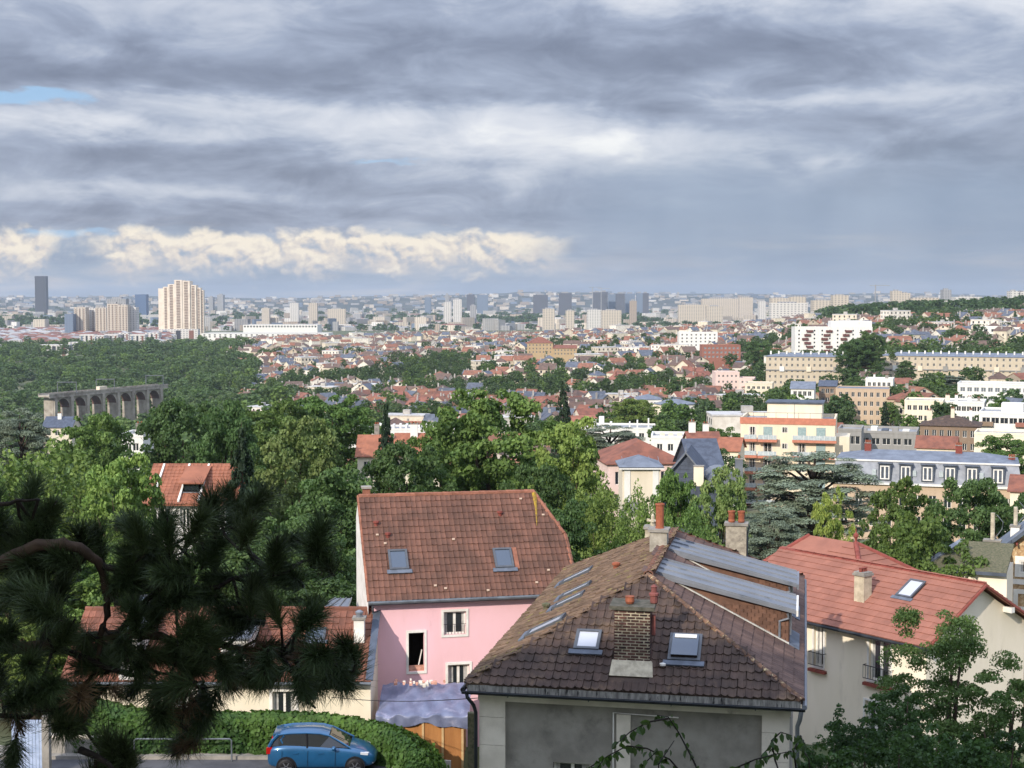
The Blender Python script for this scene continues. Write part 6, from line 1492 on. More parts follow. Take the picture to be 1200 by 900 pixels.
def tower(name, label, pl, pr, pt, d, D=18, m=None, cap=True, cat='tower block', group=None, rz=0.0, bands=0):
    xc, W = span(pl, pr, d, rz); g = ground(xc, d) - 2; H = Zy(pt, d) - g; h = thing(name, label, cat, (xc, d, g), rz, group); m = m or FC[0]
    MB().box(-W / 2, W / 2, 0, D, 0, H).build('wall', m, h)
    if cap: MB().box(-W * .28, W * .22, D * .3, D * .7, H, H + max(2.0, H * .05)).build('roof_block', FC[2], h)
    for k in range(bands): x = -W / 2 + W * (k + .5) / bands; MB().box(x - W / bands * .22, x + W / bands * .22, -.9, .0, 2, H - 1.5).build('balcony_column', FC[3] if k % 2 else FC[2], h)
    return h, W, H
def far_city():
    rr = random.Random(17)
    tower('office_skyscraper', 'very tall dark office tower alone on the skyline', 42, 55, 323.5, 7000, 34, M_darkglass, False, 'skyscraper')
    tower('office_tower', 'broad blue glass office tower on the skyline', 159, 172, 345, 5800, 40, M_bluetower, False)
    # big stepped residential tower
    d = 3000; xc, W = span(184, 237, d); g = ground(xc, d) - 3; h = thing('stepped_residential_tower', 'massive cream residential tower with stepped top and balcony columns', 'tower block', (xc, d, g)); f = Frame(h)
    Mt = mat('tower_cream', RGB(226, 214, 196), RGB(212, 198, 180), rough=.9, scale=.1); Mb = mat('tower_balcony', RGB(136, 116, 104), RGB(112, 98, 90), rough=.8, scale=.3); steps = [(184, 190, 338), (190, 196, 336), (196, 204, 333), (204, 213, 328), (213, 222, 329), (222, 229, 334), (229, 234, 337), (234, 237, 340)]
    for i, (a, b_, t) in enumerate(steps):
        xa, xb, z = f.at(a, t, d).x, f.at(b_, t, d).x, f.at(a, t, d).z; dy = abs(i - 3.3) * 3.0
        s_ = MB().box(xa, xb, dy, 34 - dy, 0, z).build('tower_bay', Mt, h)
        if i not in (0,):
            xm = (xa + xb) / 2; wv = (xb - xa) * .24
            for k in range(30):
                zz = z - 4 - k * 3.2
                if zz > 5: MB().box(xm - wv, xm + wv, dy - .5, dy, zz, zz + 1.9).build('balcony_opening', Mb, s_)
    # tower cluster to its left
    for (a, b_, t, dd, nb, lab) in ((87, 101, 360, 2800, 3, 'cream slab tower with brown balcony columns, first of the cluster'), (101, 112, 361, 2830, 2, 'grey-white slab tower second in the cluster'), (112, 125, 360.5, 2810, 3, 'white slab tower beside the tallest one of the cluster'),
                              (126, 139, 356, 2760, 3, 'striped tower with crown of masts in the cluster'), (139, 150, 357, 2750, 3, 'cream tower with brown stripes in the cluster'), (150, 160, 360, 2770, 0, 'plain white end tower of the cluster')):
        hh, W, H = tower('slab_tower', lab, a, b_, t, dd, 22, FC[1] if nb % 2 else FC[0], True, 'tower block', None, 0, 0)
        for k in range(nb):
            x = -W / 2 + W * (k + .5) / nb
            for j in range(int(H / 3.4)):
                if j * 3.4 > 8: MB().box(x - W / nb * .16, x + W / nb * .16, -.5, 0, j * 3.4, j * 3.4 + 1.7).build('balcony_opening', Mb, hh)
    tower('slab_tower', 'bluish glazed tower at the edge of the cluster', 76, 86, 368, 2780, 20, FC[4], True)
    tower('slab_tower', 'tall pale tower group with masts behind the cluster', 126, 148, 350, 3600, 30, FC[2], True)
    for (a, b_, t, dd, m, lab) in ((255, 262, 345.5, 7000, 2, 'thin grey tower next to the massive cream one'), (245, 250, 348, 7000, 2, 'small grey tower on the skyline beside the thin one'), (340, 350, 355, 4300, 0, 'white slab far beyond the industrial halls'), (362, 372, 355, 4400, 1, 'cream slab far beyond the industrial halls'),
            (384, 405, 362, 4000, 1, 'wide cream block far beyond the industrial halls'), (307, 316, 361, 4000, 1, 'narrow cream tower far beyond the halls'), (520, 529, 354, 4200, 0, 'white tower in the central distance'), (531, 541, 351, 4100, 0, 'taller white tower in the central distance'), (551, 558, 358, 4200, 2, 'small grey tower in the central distance'),
            (547, 556, 345, 6500, 6, 'grey tower on the central skyline'), (559, 572, 345.5, 6500, 4, 'bluish wide tower on the central skyline'), (522, 526, 345, 6600, 2, 'needle-thin grey tower on the central skyline'), (498, 505, 348.5, 6400, 4, 'low bluish tower on the central skyline'),
            (625, 642, 345.5, 6300, 6, 'bluish square office block on the skyline'), (655, 670, 343.5, 6200, 6, 'tall bluish office block on the skyline'), (695, 704, 342.5, 6000, 6, 'dark grey tower under the construction cranes'), (704, 712, 342, 6000, 6, 'twin dark grey tower under the cranes'), (713, 722, 345, 6100, 4, 'pale bluish block next to the cranes'),
            (722, 732, 344, 6000, 6, 'grey block in the skyline group next to the cranes'), (733, 744, 344, 6100, 4, 'bluish block in the skyline group next to the cranes'), (746, 753, 343.5, 6000, 4, 'slim bluish tower at the end of the skyline group'), (753, 760, 343.5, 6000, 6, 'last grey tower of the skyline group'),
            (738, 746, 352.5, 3900, 3, 'tan tower standing free in the plain'), (795, 828, 357, 3600, 1, 'long cream slab in the plain'), (828, 847, 359, 3500, 1, 'shorter cream slab in the plain'), (822, 866, 350, 4300, 1, 'long cream slab in the second row of the plain'), (866, 882, 348.5, 4200, 1, 'tall cream slab at the end of the second row'),
            (889, 897, 353, 4000, 0, 'white tower beyond the second row of slabs'), (688, 705, 363, 3300, 0, 'white slab in front of the skyline group'), (705, 728, 363.5, 3200, 1, 'cream slab in front of the skyline group'), (636, 650, 362, 3100, 1, 'cream block next to the ochre school'), (663, 673, 364, 3000, 1, 'small cream block next to the ochre school'),
            (903, 946, 355, 2300, 0, 'wide white housing slab behind the zigzag block'), (903, 925, 349.5, 2700, 1, 'cream housing slab above the wide white one'), (926, 944, 348, 2650, 1, 'tall cream housing block above the wide white one'), (952, 975, 352, 2500, 1, 'cream block with stepped roof behind the zigzag block'), (976, 994, 346, 2400, 1, 'tall cream block behind the zigzag block'),
            (1045, 1056, 341, 3000, 1, 'cream tower beside the hilltop trees'), (1056, 1066, 343.5, 3000, 1, 'lower cream tower beside the hilltop trees'), (1104, 1114, 339.5, 3300, 2, 'grey tower peeping over the hilltop trees'), (1184, 1193, 341, 2200, 0, 'white tower at the end of the hilltop row'), (1195, 1203, 342, 2200, 0, 'second white tower at the end of the hilltop row'), (1024, 1056, 374, 1500, 1, 'long cream block below the hilltop trees'), (1068, 1100, 349, 2300, 1, 'pale low block on the hilltop beside the grey tower'), (1118, 1150, 348, 2250, 0, 'long white block on the hilltop'), (1150, 1180, 350, 2150, 1, 'pale block on the hilltop beside the long white one'), (1090, 1118, 361, 1700, 0, 'white housing row below the hilltop'), (1128, 1160, 363, 1650, 1, 'cream housing row below the hilltop')):
        tower('distant_block', lab, a, b_, t, dd, 20 if dd < 5000 else 40, FC[m])
    # low white modern housing at the edge of the wood
    for (a, b_, t, dd, lab) in ((46, 80, 404, 2000, 'low white housing bar at the edge of the wood'), (80, 98, 401, 2050, 'white cube next to the low housing bar'), (93, 110, 392, 2250, 'white modern cube below the slab towers'), (110, 122, 393, 2240, 'striped dark and white modern block'), (122, 138, 392, 2260, 'pale modern block with dark bays'), (138, 151, 390, 2280, 'grey glazed modern block'), (152, 170, 392, 2250, 'white and red modern block'), (170, 186, 390, 2300, 'last white modern block before the halls'),
            (186, 232, 386, 2700, 'long cream block at the foot of the massive tower')):
        hh, W, H = tower('modern_block', lab, a, b_, t, dd, 20, FC[0], False)
        for k in range(3): x = -W / 2 + W * (k + .5) / 3; MB().box(x - W * .06, x + W * .06, -.4, 0, 2, H - 2).build('dark_bay', (FC[4], M_darkglass, FC[5])[k], hh)
    for (px, d, t) in ((694.5, 5900, 336), (704.5, 5950, 337.5), (1026, 3600, 333.5)):
        q = P(px, t, d); g = ground(q.x, d); h = thing('tower_crane', 'tiny construction crane on the skyline', 'crane', (q.x, d, g), 0, 'cranes on the skyline'); H = q.z - g; MB().box(-1.2, 1.2, -1.2, 1.2, 0, H).build('mast', FC[2], h); MB().box(-14, 34, -.8, .8, H - 3, H - 1.4).build('jib', FC[2], h)
    # the countless rest of the plain
    b = MB()
    for i in range(9000):
        y = rr.uniform(357.5, 391) if rr.random() < .75 else rr.uniform(355.5, 366); px = rr.uniform(-60, 1260)
        d = 93 * F / (y - 348); d = min(d, 11000)
        if d < 2280: d = rr.uniform(2280, 3200)
        if i % 9 == 0: px = rr.uniform(-60, 200); d = rr.uniform(2270, 3300)
        x = XZ(px, d); g = ground(x, d)
        if px < 330 and d < 2260: continue
        if px > 960 and d < 3200: continue
        if vnoise(x, d, 330, 21) > .74 and i % 9: continue
        W = rr.uniform(9, 26) * (1 + d / 7000); H = rr.uniform(6, 17) if rr.random() < .85 else rr.uniform(17, 34); D = rr.uniform(9, 22)
        if i % 9 == 0: H = min(H, 11)
        a = rr.choice((0, .3, -.3, .7)) + rr.gauss(0, .1); m = Matrix.Translation((x, d, g)) @ Matrix.Rotation(a, 4, 'Z')
        mi = rr.choices(range(6), (34, 24, 14, 10, 6, 12))[0]
        t = MB().box(-W / 2, W / 2, -D / 2, D / 2, -4, H)
        if H < 14 and rr.random() < .6: b.add([m @ Vector(v) for v in t.v], t.f, mi if mi != 5 else 0); r = MB(); roof_hip(r, -W / 2, W / 2, -D / 2, D / 2, H, 3, .2); b.add([m @ Vector(v) for v in r.v], r.f, rr.choice((5, 5, 2)))
        else: b.add([m @ Vector(v) for v in t.v], t.f, mi if mi != 5 else 1)
    for i in range(1500):                       # buildings on the far ridges
        D0, base, amp, seed = rr.choice(((9800, 6, 26, 1), (9800, 6, 26, 1), (13500, 30, 34, 7))); x = rr.uniform(-.38, .38) * D0; u = x / D0 * 10; t = rr.random() ** 1.4
        hh = base + amp * (0.5 * math.sin(u * 0.9 + seed) + 0.3 * math.sin(u * 2.3 + seed * 2) + 0.15 * math.sin(u * 5.1 + seed)) + (8 if x > 0 else 0); z = hh + (-80 - hh) * t * .9
        if t > .95: continue
        W = rr.uniform(14, 60); H = rr.uniform(7, 20); m = Matrix.Translation((x, D0 - 1400 * t * .9, z)); bx = MB().box(-W / 2, W / 2, -10, 10, -6, H); b.add([m @ Vector(v) for v in bx.v], bx.f, rr.choice((0, 1, 2, 2, 3, 4)))
    tag(b.build('distant_city', FC), 'pale mosaic of countless distant city buildings on the plain', 'city', kind='stuff')
    # dark green patches in the plain and on the right hill
    B = tree_meshes('round', 12.0, 9.0, 130, 2.6, L_far, 91); V0 = np.empty(len(B[1].vertices) * 3, np.float32); B[1].vertices.foreach_get('co', V0); V0 = V0.reshape(-1, 3); Vs = []; n = 0
    for i in range(9000):
        y = rr.uniform(357, 396); px = rr.uniform(-60, 1260); d = min(93 * F / (y - 348), 9000)
        if px > 960: d = rr.uniform(1500, 3400)
        x = XZ(px, d)
        if d < 2150 and px < 960: continue
        if vnoise(x, d, 330, 21) < .66 and px < 960 and rr.random() < .86: continue
        s = rr.uniform(1.0, 2.0) * (1 + (d > 4000) * .8); g = ground(x, d); Vs.append(V0 * np.array([s * 1.2, s * 1.2, s * .8], np.float32) + np.array([x, d, g], np.float32)); n += 1
        if n > 1500: break
    V = np.concatenate(Vs); tag(put('distant_wood', np_mesh('distant_wood', V, np.arange(len(V)).reshape(-1, 4), L_far)), 'far dark green woods and parks in the plain', 'woods', kind='stuff')
far_city()
# ------------------------------------------------------------------ street corner at the lower left
M_asph = mat('asphalt', RGB(92, 92, 94), RGB(74, 74, 77), rough=.95, scale=1.2, bump=.3, bscale=60, coord='World', c3=RGB(108, 106, 102), c3scale=.5)
SZ = .97
def street():
    V = [(-40, 43, SZ), (-2.4, 43, SZ), (-2.6, 49.6, SZ), (-5.0, 53.6, SZ), (-40, 53.7, SZ)]
    struct(MB().poly(V).build('road', M_asph))
    struct(MB().slab([(-40, 53.7, SZ + .13), (-5.0, 53.6, SZ + .13), (-2.6, 49.6, SZ + .13), (-2.2, 50.2, SZ + .13), (-4.7, 54.9, SZ + .13), (-40, 55.0, SZ + .13)], (0, 0, -.3)).build('pavement', M_concrete))
    b = thing('metal_barrier', 'thin grey tubular railing beside the hedge', 'railing', (XZ(150, 53.4), 53.4, SZ)); L = XZ(266, 53.4) - XZ(150, 53.4)
    MB().tube([(0, 0, 0), (0, 0, .78), (.06, 0, .84), (L - .06, 0, .84), (L, 0, .78), (L, 0, 0)], .03, 8).build('frame', M_gutter, b); MB().tube([(L / 2, 0, 0), (L / 2, 0, .84)], .025, 6).build('post', M_gutter, b)
    w = thing('garden_wall', 'low grey concrete garden wall at the end of the hedge', 'wall', (XZ(46, 54.0), 54.0, SZ)); W = XZ(112, 54.0) - XZ(46, 54.0)
    MB().box(0, W, 0, .25, -.3, .72).build('wall', M_concrete, w); MB().box(-.04, W + .04, -.04, .29, .72, .80).build('coping', M_pilaster, w)
    g = thing('metal_gate', 'pale blue metal gate beside a concrete post behind the pine', 'gate', (XZ(4, 52), 52, SZ)); Wg = XZ(41, 52) - XZ(4, 52); Mg = mat('pale_blue_paint', RGB(176, 190, 214), RGB(150, 166, 192), rough=.5, scale=3)
    for k in range(9): x = Wg * (k + .5) / 9; MB().box(x - Wg / 9 * .44, x + Wg / 9 * .44, 0, .03, .08, 1.95).build('slat', Mg, g)
    for z in (.2, 1.7): MB().box(0, Wg, .03, .06, z, z + .08).build('crossbar', Mg, g)
    MB().box(Wg, Wg + .25, -.1, .2, -.2, 2.1).build('gate_post', M_concrete, g)
street()
# ------------------------------------------------------------------ ivy hedge
L_hedge = leafmat('leaf_hedge', RGB(84, 112, 48), RGB(56, 84, 40), rand=0.0)
def hedge():
    rng = np.random.default_rng(12)
    path = [(XZ(82, 54.5), 54.5, 2.1), (XZ(160, 54.5), 54.5, 1.5), (XZ(300, 54.4), 54.4, 1.42), (XZ(380, 54.3), 54.3, 1.4), (XZ(430, 54.0), 54.0, 1.25), (XZ(470, 53.0), 53.0, 1.1), (XZ(495, 51.6), 51.6, .85), (XZ(506, 50.0), 50.0, .6)]
    h = thing('ivy_hedge', 'long clipped green ivy hedge in front of the low cream house', 'hedge', (path[0][0], path[0][1], SZ)); o = Vector(h.location)
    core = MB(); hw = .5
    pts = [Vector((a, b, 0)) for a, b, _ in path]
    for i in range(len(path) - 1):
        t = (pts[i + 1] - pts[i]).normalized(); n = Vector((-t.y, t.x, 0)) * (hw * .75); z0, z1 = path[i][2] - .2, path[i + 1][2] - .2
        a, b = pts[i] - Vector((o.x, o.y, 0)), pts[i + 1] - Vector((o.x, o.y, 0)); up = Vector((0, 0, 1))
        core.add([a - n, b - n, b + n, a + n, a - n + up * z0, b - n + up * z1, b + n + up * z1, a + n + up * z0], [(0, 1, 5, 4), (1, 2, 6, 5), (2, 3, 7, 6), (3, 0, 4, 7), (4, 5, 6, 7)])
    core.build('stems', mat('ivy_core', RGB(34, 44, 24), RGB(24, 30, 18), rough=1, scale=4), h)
    n = 17000; seg = np.array([(pts[i + 1] - pts[i]).length for i in range(len(pts) - 1)]); idx = rng.choice(len(seg), n, p=seg / seg.sum()); t = rng.uniform(0, 1, n); PA = np.array([(p.x, p.y) for p in pts]); HH = np.array([q[2] for q in path])
    c = PA[idx] * (1 - t)[:, None] + PA[idx + 1] * t[:, None]; hh = HH[idx] * (1 - t) + HH[idx + 1] * t; tv = (PA[idx + 1] - PA[idx]) / seg[idx][:, None]; nv = np.stack([-tv[:, 1], tv[:, 0]], 1)
    an = rng.uniform(0, math.pi, n); side = -np.cos(an); bulge = 1 + .16 * np.sin(c[:, 0] * 3.1) * np.sin(c[:, 0] * 7.3 + 1) + .10 * np.sin(c[:, 0] * 1.3)
    flat = rng.uniform(0, 1, n) < .55; z = np.where(flat, hh * rng.uniform(.02, .95, n), hh * (.86 + .16 * np.sin(an)) * (.9 + .1 * bulge)); y = np.where(flat, np.where(rng.uniform(0, 1, n) < .7, -1, 1) * hw * bulge, side * hw * bulge)
    Pp = np.stack([c[:, 0] + nv[:, 0] * y - o.x, c[:, 1] + nv[:, 1] * y - o.y, z], 1) + rng.normal(0, .05, (n, 3)); Nn = np.stack([nv[:, 0] * np.sign(y), nv[:, 1] * np.sign(y), np.where(flat, .3, 1.0)], 1)
    V, Q = leaf_quads(Pp, Nn, rng, .17, 1.2, .45); put('foliage', np_mesh('foliage', V, Q, L_hedge), h)
hedge()
# ------------------------------------------------------------------ blue hatchback
def car():
    d = 52.6; L = 3.9; x0 = XZ(311, d); h = thing('parked_car', 'blue five-door hatchback parked beside the ivy hedge', 'car', (x0, d, SZ), math.radians(1.0))
    Mp = mat('car_paint_blue', RGB(26, 86, 128), RGB(24, 80, 120), rough=.28, spec=.6, metal=.25, coat=.8, scale=2); Mg = glass('car_glass', (.012, .014, .016, 1), .03, 1.0); Mk = mat('black_plastic', RGB(24, 24, 26), rough=.6); Mr = mat('tail_light_red', RGB(170, 24, 22), rough=.2); Mh = mat('head_lamp', RGB(214, 218, 222), rough=.1, spec=.9); Mw = mat('alloy', RGB(150, 152, 156), rough=.35, metal=.8)
    # stations along the length: x, underside, belt height, half width, top height, half width of the top
    st = [(.0, .42, .78, .60, .80, .55), (.06, .26, .92, .72, .96, .62), (.35, .22, .98, .82, 1.06, .70), (.70, .20, .98, .845, 1.12, .72), (1.10, .20, .965, .85, 1.12, .73), (1.60, .20, .945, .85, 1.10, .73), (2.10, .20, .93, .85, 1.06, .74), (2.55, .20, .915, .85, 1.0, .74), (2.85, .20, .90, .845, .975, .70), (3.20, .21, .84, .82, .92, .66), (3.55, .22, .74, .76, .81, .60), (3.80, .26, .62, .62, .67, .50), (3.90, .36, .52, .46, .55, .38)]
    b = MB(); k = 11
    for (x, zb, zs, w, zt, wt) in st:
        ring = [(-w * .86, zb), (-w * .98, zb + .10), (-w, (zb + zs) * .52), (-w * .975, zs), (-wt * .98, zt), (0, zt + .03), (wt * .98, zt), (w * .975, zs), (w, (zb + zs) * .52), (w * .98, zb + .10), (w * .86, zb)]
        b.v += [(x, y, z) for y, z in ring]
    for i in range(len(st) - 1):
        for j in range(k - 1): b.f.append((i * k + j, (i + 1) * k + j, (i + 1) * k + j + 1, i * k + j + 1)); b.m.append(0)
        b.f.append((i * k + k - 1, (i + 1) * k + k - 1, (i + 1) * k, i * k)); b.m.append(0)
    b.f.append(tuple(range(k))); b.m.append(0); b.f.append(tuple((len(st) - 1) * k + j for j in reversed(range(k)))); b.m.append(0)
    body = b.build('body', Mp, h, True); md = body.modifiers.new('s', 'SUBSURF'); md.levels = md.render_levels = 2
    # greenhouse: glass shell, painted roof and pillars
    gs = [(.12, 1.04, .60, 1.10, .55), (.42, 1.02, .70, 1.40, .57), (.80, 1.02, .74, 1.46, .59), (1.40, 1.0, .76, 1.475, .60), (1.90, .99, .76, 1.45, .60), (2.25, .98, .76, 1.36, .58), (2.95, .95, .70, .98, .62)]
    g = MB(); k = 6
    for (x, zb, w, zt, wt) in gs: g.v += [(x, -w, zb - .1), (x, -w, zb), (x, -wt, zt), (x, wt, zt), (x, w, zb), (x, w, zb - .1)]
    for i in range(len(gs) - 1):
        for j in range(k - 1): g.f.append((i * k + j, (i + 1) * k + j, (i + 1) * k + j + 1, i * k + j + 1)); g.m.append(0)
    g.f.append((0, 1, 2, 3, 4, 5)); g.m.append(0); g.build('cabin_glass', Mg, h)
    r = MB()
    rs = [(.10, 1.12, .55), (.42, 1.41, .585), (.80, 1.475, .605), (1.40, 1.49, .615), (1.90, 1.465, .615), (2.22, 1.375, .59)]
    for (x, z, w) in rs[1:]: r.v += [(x, -w, z - .03), (x, -w * .9, z + .012), (x, 0, z + .035), (x, w * .9, z + .012), (x, w, z - .03)]
    for i in range(len(rs) - 2):
        for j in range(4): r.f.append((i * 5 + j, (i + 1) * 5 + j, (i + 1) * 5 + j + 1, i * 5 + j + 1)); r.m.append(0)
    r.build('roof', Mp, h, True)
    MB().slab([(.22, -.52, 1.42), (.46, -.55, 1.45), (.46, .55, 1.45), (.22, .52, 1.42)], (0, 0, -.04)).build('spoiler', Mp, h)
    for sg in (-1, 1):
        MB().tube([(2.24, sg * .585, 1.365), (2.6, sg * .64, 1.17), (3.0, sg * .70, .95)], .035, 6).build('pillar', Mp, h); MB().tube([(.40, sg * .585, 1.40), (.2, sg * .60, 1.2), (.08, sg * .64, .98)], .06, 6).build('pillar', Mp, h)
        MB().tube([(1.42, sg * .62, 1.46), (1.46, sg * .775, .98)], .035, 5).build('pillar', Mk, h); MB().tube([(.40, sg * .59, 1.405), (.8, sg * .61, 1.46), (1.4, sg * .615, 1.475), (1.9, sg * .61, 1.45), (2.24, sg * .585, 1.36)], .03, 5).build('roof_rail', Mp, h)
        MB().tube([(.62, sg * .66, 1.03), (.50, sg * .62, 1.25), (.62, sg * .60, 1.38)], .045, 5).build('pillar', Mp, h)
        m = MB().lathe([(.02, -.1), (.075, -.07), (.09, .0), (.07, .07), (.02, .1)], (0, 0, 0), 8).build('wing_mirror', Mp, h, True, (2.42, sg * .93, 1.0)); m.rotation_euler = (math.pi / 2, 0, 0)
        for x in (1.05, 1.95): MB().obox((x, sg * .853, .80), (.09, 0, 0), (0, .015, 0), (0, 0, .02)).build('door_handle', Mp, h)
        for x in (.55, 1.47, 2.45): MB().tube([(x, sg * .856, .34), (x + .01, sg * .858, .62), (x + .02, sg * .845, .90)], .006, 4).build('door_seam', Mk, h)
        MB().obox((.10, sg * .66, .87), (.10, sg * -.03, 0), (0, .07, 0), (0, 0, .11)).build('tail_light', Mr, h)
        MB().obox((3.50, sg * .66, .745), (.13, sg * -.04, -.025), (.02, .07, 0), (0, 0, .04)).build('headlight', Mh, h)
        MB().obox((3.74, sg * .56, .42), (.05, sg * -.03, 0), (0, .06, 0), (0, 0, .05)).build('fog_lamp', Mh, h)
        for x in (.72, 3.16):
            arch = MB().lathe([(.0, -.03), (.36, -.03), (.36, .0), (.0, .0)], (0, 0, 0), 20).build('wheel_arch', Mk, h, False, (x, sg * .853, .33)); arch.rotation_euler = (math.pi / 2, 0, 0)
            w = MB().lathe([(.18, -.09), (.29, -.09), (.31, -.05), (.31, .05), (.29, .09), (.18, .09)], (0, 0, 0), 22).build('wheel', Mk, h, True, (x, sg * .82, .31)); w.rotation_euler = (math.pi / 2, 0, 0)
            rim = MB().lathe([(.03, .085), (.05, .105), (.06, .085)], (0, 0, 0), 12); rim.lathe([(.185, .07), (.20, .10), (.205, .07)], (0, 0, 0), 20)
            for q in range(6): a = q * math.pi / 3; rim.obox((.12 * math.cos(a), .12 * math.sin(a), .085), (.075 * math.cos(a), .075 * math.sin(a), 0), (-.016 * math.sin(a), .016 * math.cos(a), 0), (0, 0, .014))
            rm = rim.build('rim', Mw, w)
            if sg > 0: rm.scale = (1, 1, -1)
    MB().obox((3.84, 0, .40), (.03, 0, 0), (0, .3, 0), (0, 0, .07)).build('grille', Mk, h); MB().tube([(2.3, -.3, 1.36), (2.75, -.28, 1.12)], .012, 4).build('wiper', Mk, h)
car()
# ------------------------------------------------------------------ tarpaulin over the timber lean-to at the foot of the pink house
def tarp():
    d0, d1 = 54.4, 57.6; rng = np.random.default_rng(4); rr = random.Random(4)
    t = thing('plywood_shelter', 'orange-brown plywood shelter under the blue tarpaulin', 'shelter', (XZ(492, d0), d0, 0)); Mw = mat('plywood', RGB(182, 128, 76), RGB(152, 102, 58), rough=.8, scale=2, stretch=(1, 1, .2)); xa, xb = XZ(447, d0) - t.location.x, XZ(541, d0) - t.location.x; zt = Zy(843, d0)
    n = 4
    for k in range(n): a = xa + (xb - xa) * k / n; MB().box(a + .008, a + (xb - xa) / n - .008, .0, .03, .2, zt - .12).build('plywood_panel', Mw, t)
    for k in range(5): a = xa + (xb - xa) * k / 4; MB().box(a - .04, a + .04, -.04, .0, .2, zt + .02).build('post', mat('pale_timber', RGB(206, 176, 130), RGB(180, 150, 108), rough=.8), t); MB().box(a - .04, a + .04, 2.8, 2.88, .2, zt + .2).build('post', mat('pale_timber', (0, 0, 0, 1)), t)
    MB().box(xb - .03, xb, .03, 2.8, .2, zt - .12).build('plywood_panel', Mw, t)
    o = thing('tarpaulin', 'crumpled violet-blue tarpaulin stretched over the shelter against the pink wall', 'tarpaulin', (XZ(495, d0), d0, 0)); nx, ny = 60, 34
    xl, xr = XZ(438, d0) - o.location.x, XZ(549, d0) - o.location.x; V = []; zf = Zy(838, d0) ; zb = Zy(800, d1)
    for j in range(ny):
        v = j / (ny - 1)
        for i in range(nx):
            u = i / (nx - 1); x = xl + (xr - xl) * u
            if v < .25: q = v / .25; y = -.12 - .03 * math.sin(u * 33 + 4 * math.sin(u * 5)); z = zf - (.40 + .10 * math.sin(u * 7 + 1) + .05 * math.sin(u * 19)) * (1 - q)
            else: q = (v - .25) / .75; y = -.1 + (d1 - d0) * q; z = zf + (zb - zf) * q + .28 * math.sin(math.pi * q) * (-.5) * (1 - .7 * math.sin(u * 3.0)) + .12 * math.sin(q * 3) * math.sin(u * 2.6)
            z += .05 * math.sin(u * 31 + 3 * v) * math.sin(v * 9) + .04 * math.sin(u * 17 - v * 14) + float(rng.normal(0, .008)); y += .05 * math.sin(u * 27 + v * 5)
            V.append((x, y, z))
    Q = [(j * nx + i, j * nx + i + 1, (j + 1) * nx + i + 1, (j + 1) * nx + i) for j in range(ny - 1) for i in range(nx - 1)]
    Mt = mat('tarp_blue', RGB(116, 122, 146), RGB(98, 104, 128), rough=.45, spec=.5, scale=2.0, bump=.5, bscale=5, c3=RGB(168, 166, 184), c3scale=1.2, c3lo=.55, c3hi=.75); put('sheet', np_mesh('sheet', V, Q, Mt, smooth=True), o)
    rb = thing('rubble_pile', 'small heap of pale stones holding down the tarpaulin', 'rubble', P(489, 803, 56.8)); b = []
    for k in range(26): s = rr.uniform(.03, .065); MB().obox((rr.gauss(0, .45), rr.gauss(0, .16), .05 + rr.random() * .08), (s, s * .3, 0), (-s * .2, s, .02), (0, .01, s * .7)).build('stone', M_mortar_pk if k % 2 else M_pilaster, rb)
    s = thing('concrete_slab', 'grey concrete slab leaning at the end of the hedge', 'slab', (XZ(508, 53.0), 53.0, .4)); w = XZ(527, 53) - XZ(489, 53); MB().slab([(-w / 2, -.3, 0), (w / 2, -.1, 0), (w / 2, .2, Zy(876, 53) - SZ), (-w / 2, .05, Zy(872, 53) - SZ)], (0, .12, 0)).build('slab', M_concrete, s)
    c = thing('overhead_cable', 'black cable sagging from the brown house past the tarpaulin', 'cable', P(560, 818, 41)); a = Vector((0, 0, 0)); bq = P(388, 817, 52) - c.location
    MB().tube([a.lerp(bq, k / 10) - Vector((0, 0, .12 * math.sin(math.pi * k / 10))) for k in range(11)], .012, 5).build('wire', M_iron, c)
    f = thing('dark_stone_post', 'dark pebbled garden post beside the downpipe', 'post', (XZ(551, 45), 45, 0)); MB().box(-.10, .10, 0, .2, 0, Zy(836, 45)).build('post', M_moss, f)
tarp()
# ------------------------------------------------------------------ pine in the left foreground
L_pine = mat('pine_needles', RGB(68, 84, 50), RGB(44, 58, 37), rough=.5, scale=3, rand=.25, island=.3, spec=.3); L_dead = mat('dead_needles', RGB(120, 98, 74), RGB(84, 66, 52), rough=.9, scale=3, rand=.2, island=.25)
def needle_tuft(seed, n, ln, shoot, m, droop=0.0, name='needle_tuft'):
    rng = np.random.default_rng(seed); t = rng.uniform(0, 1, n) ** .8; base = np.stack([rng.normal(0, .004, n), rng.normal(0, .004, n), shoot * t], 1); a = rng.uniform(0, 6.283, n); op = np.radians(rng.uniform(18, 72, n)) * (1.15 - .5 * t)
    D = np.stack([np.sin(op) * np.cos(a), np.sin(op) * np.sin(a), np.cos(op)], 1); l = ln * rng.uniform(.7, 1.15, n); S = np.cross(D, rng.normal(0, 1, (n, 3))); S /= np.linalg.norm(S, axis=1)[:, None]; w = .0013
    mid = base + D * (l * .55)[:, None] + rng.normal(0, .004, (n, 3)); tip = base + D * l[:, None] + rng.normal(0, .01, (n, 3)) - np.array([0, 0, droop])
    V = np.stack([base - S * w, base + S * w, mid + S * w, mid - S * w, tip + S * w * .3, tip - S * w * .3], 1).reshape(-1, 3); i = np.arange(n)[:, None] * 6; Q = np.concatenate([i + [0, 1, 2, 3], i + [3, 2, 4, 5]]); return np_mesh(name, V, Q, m)
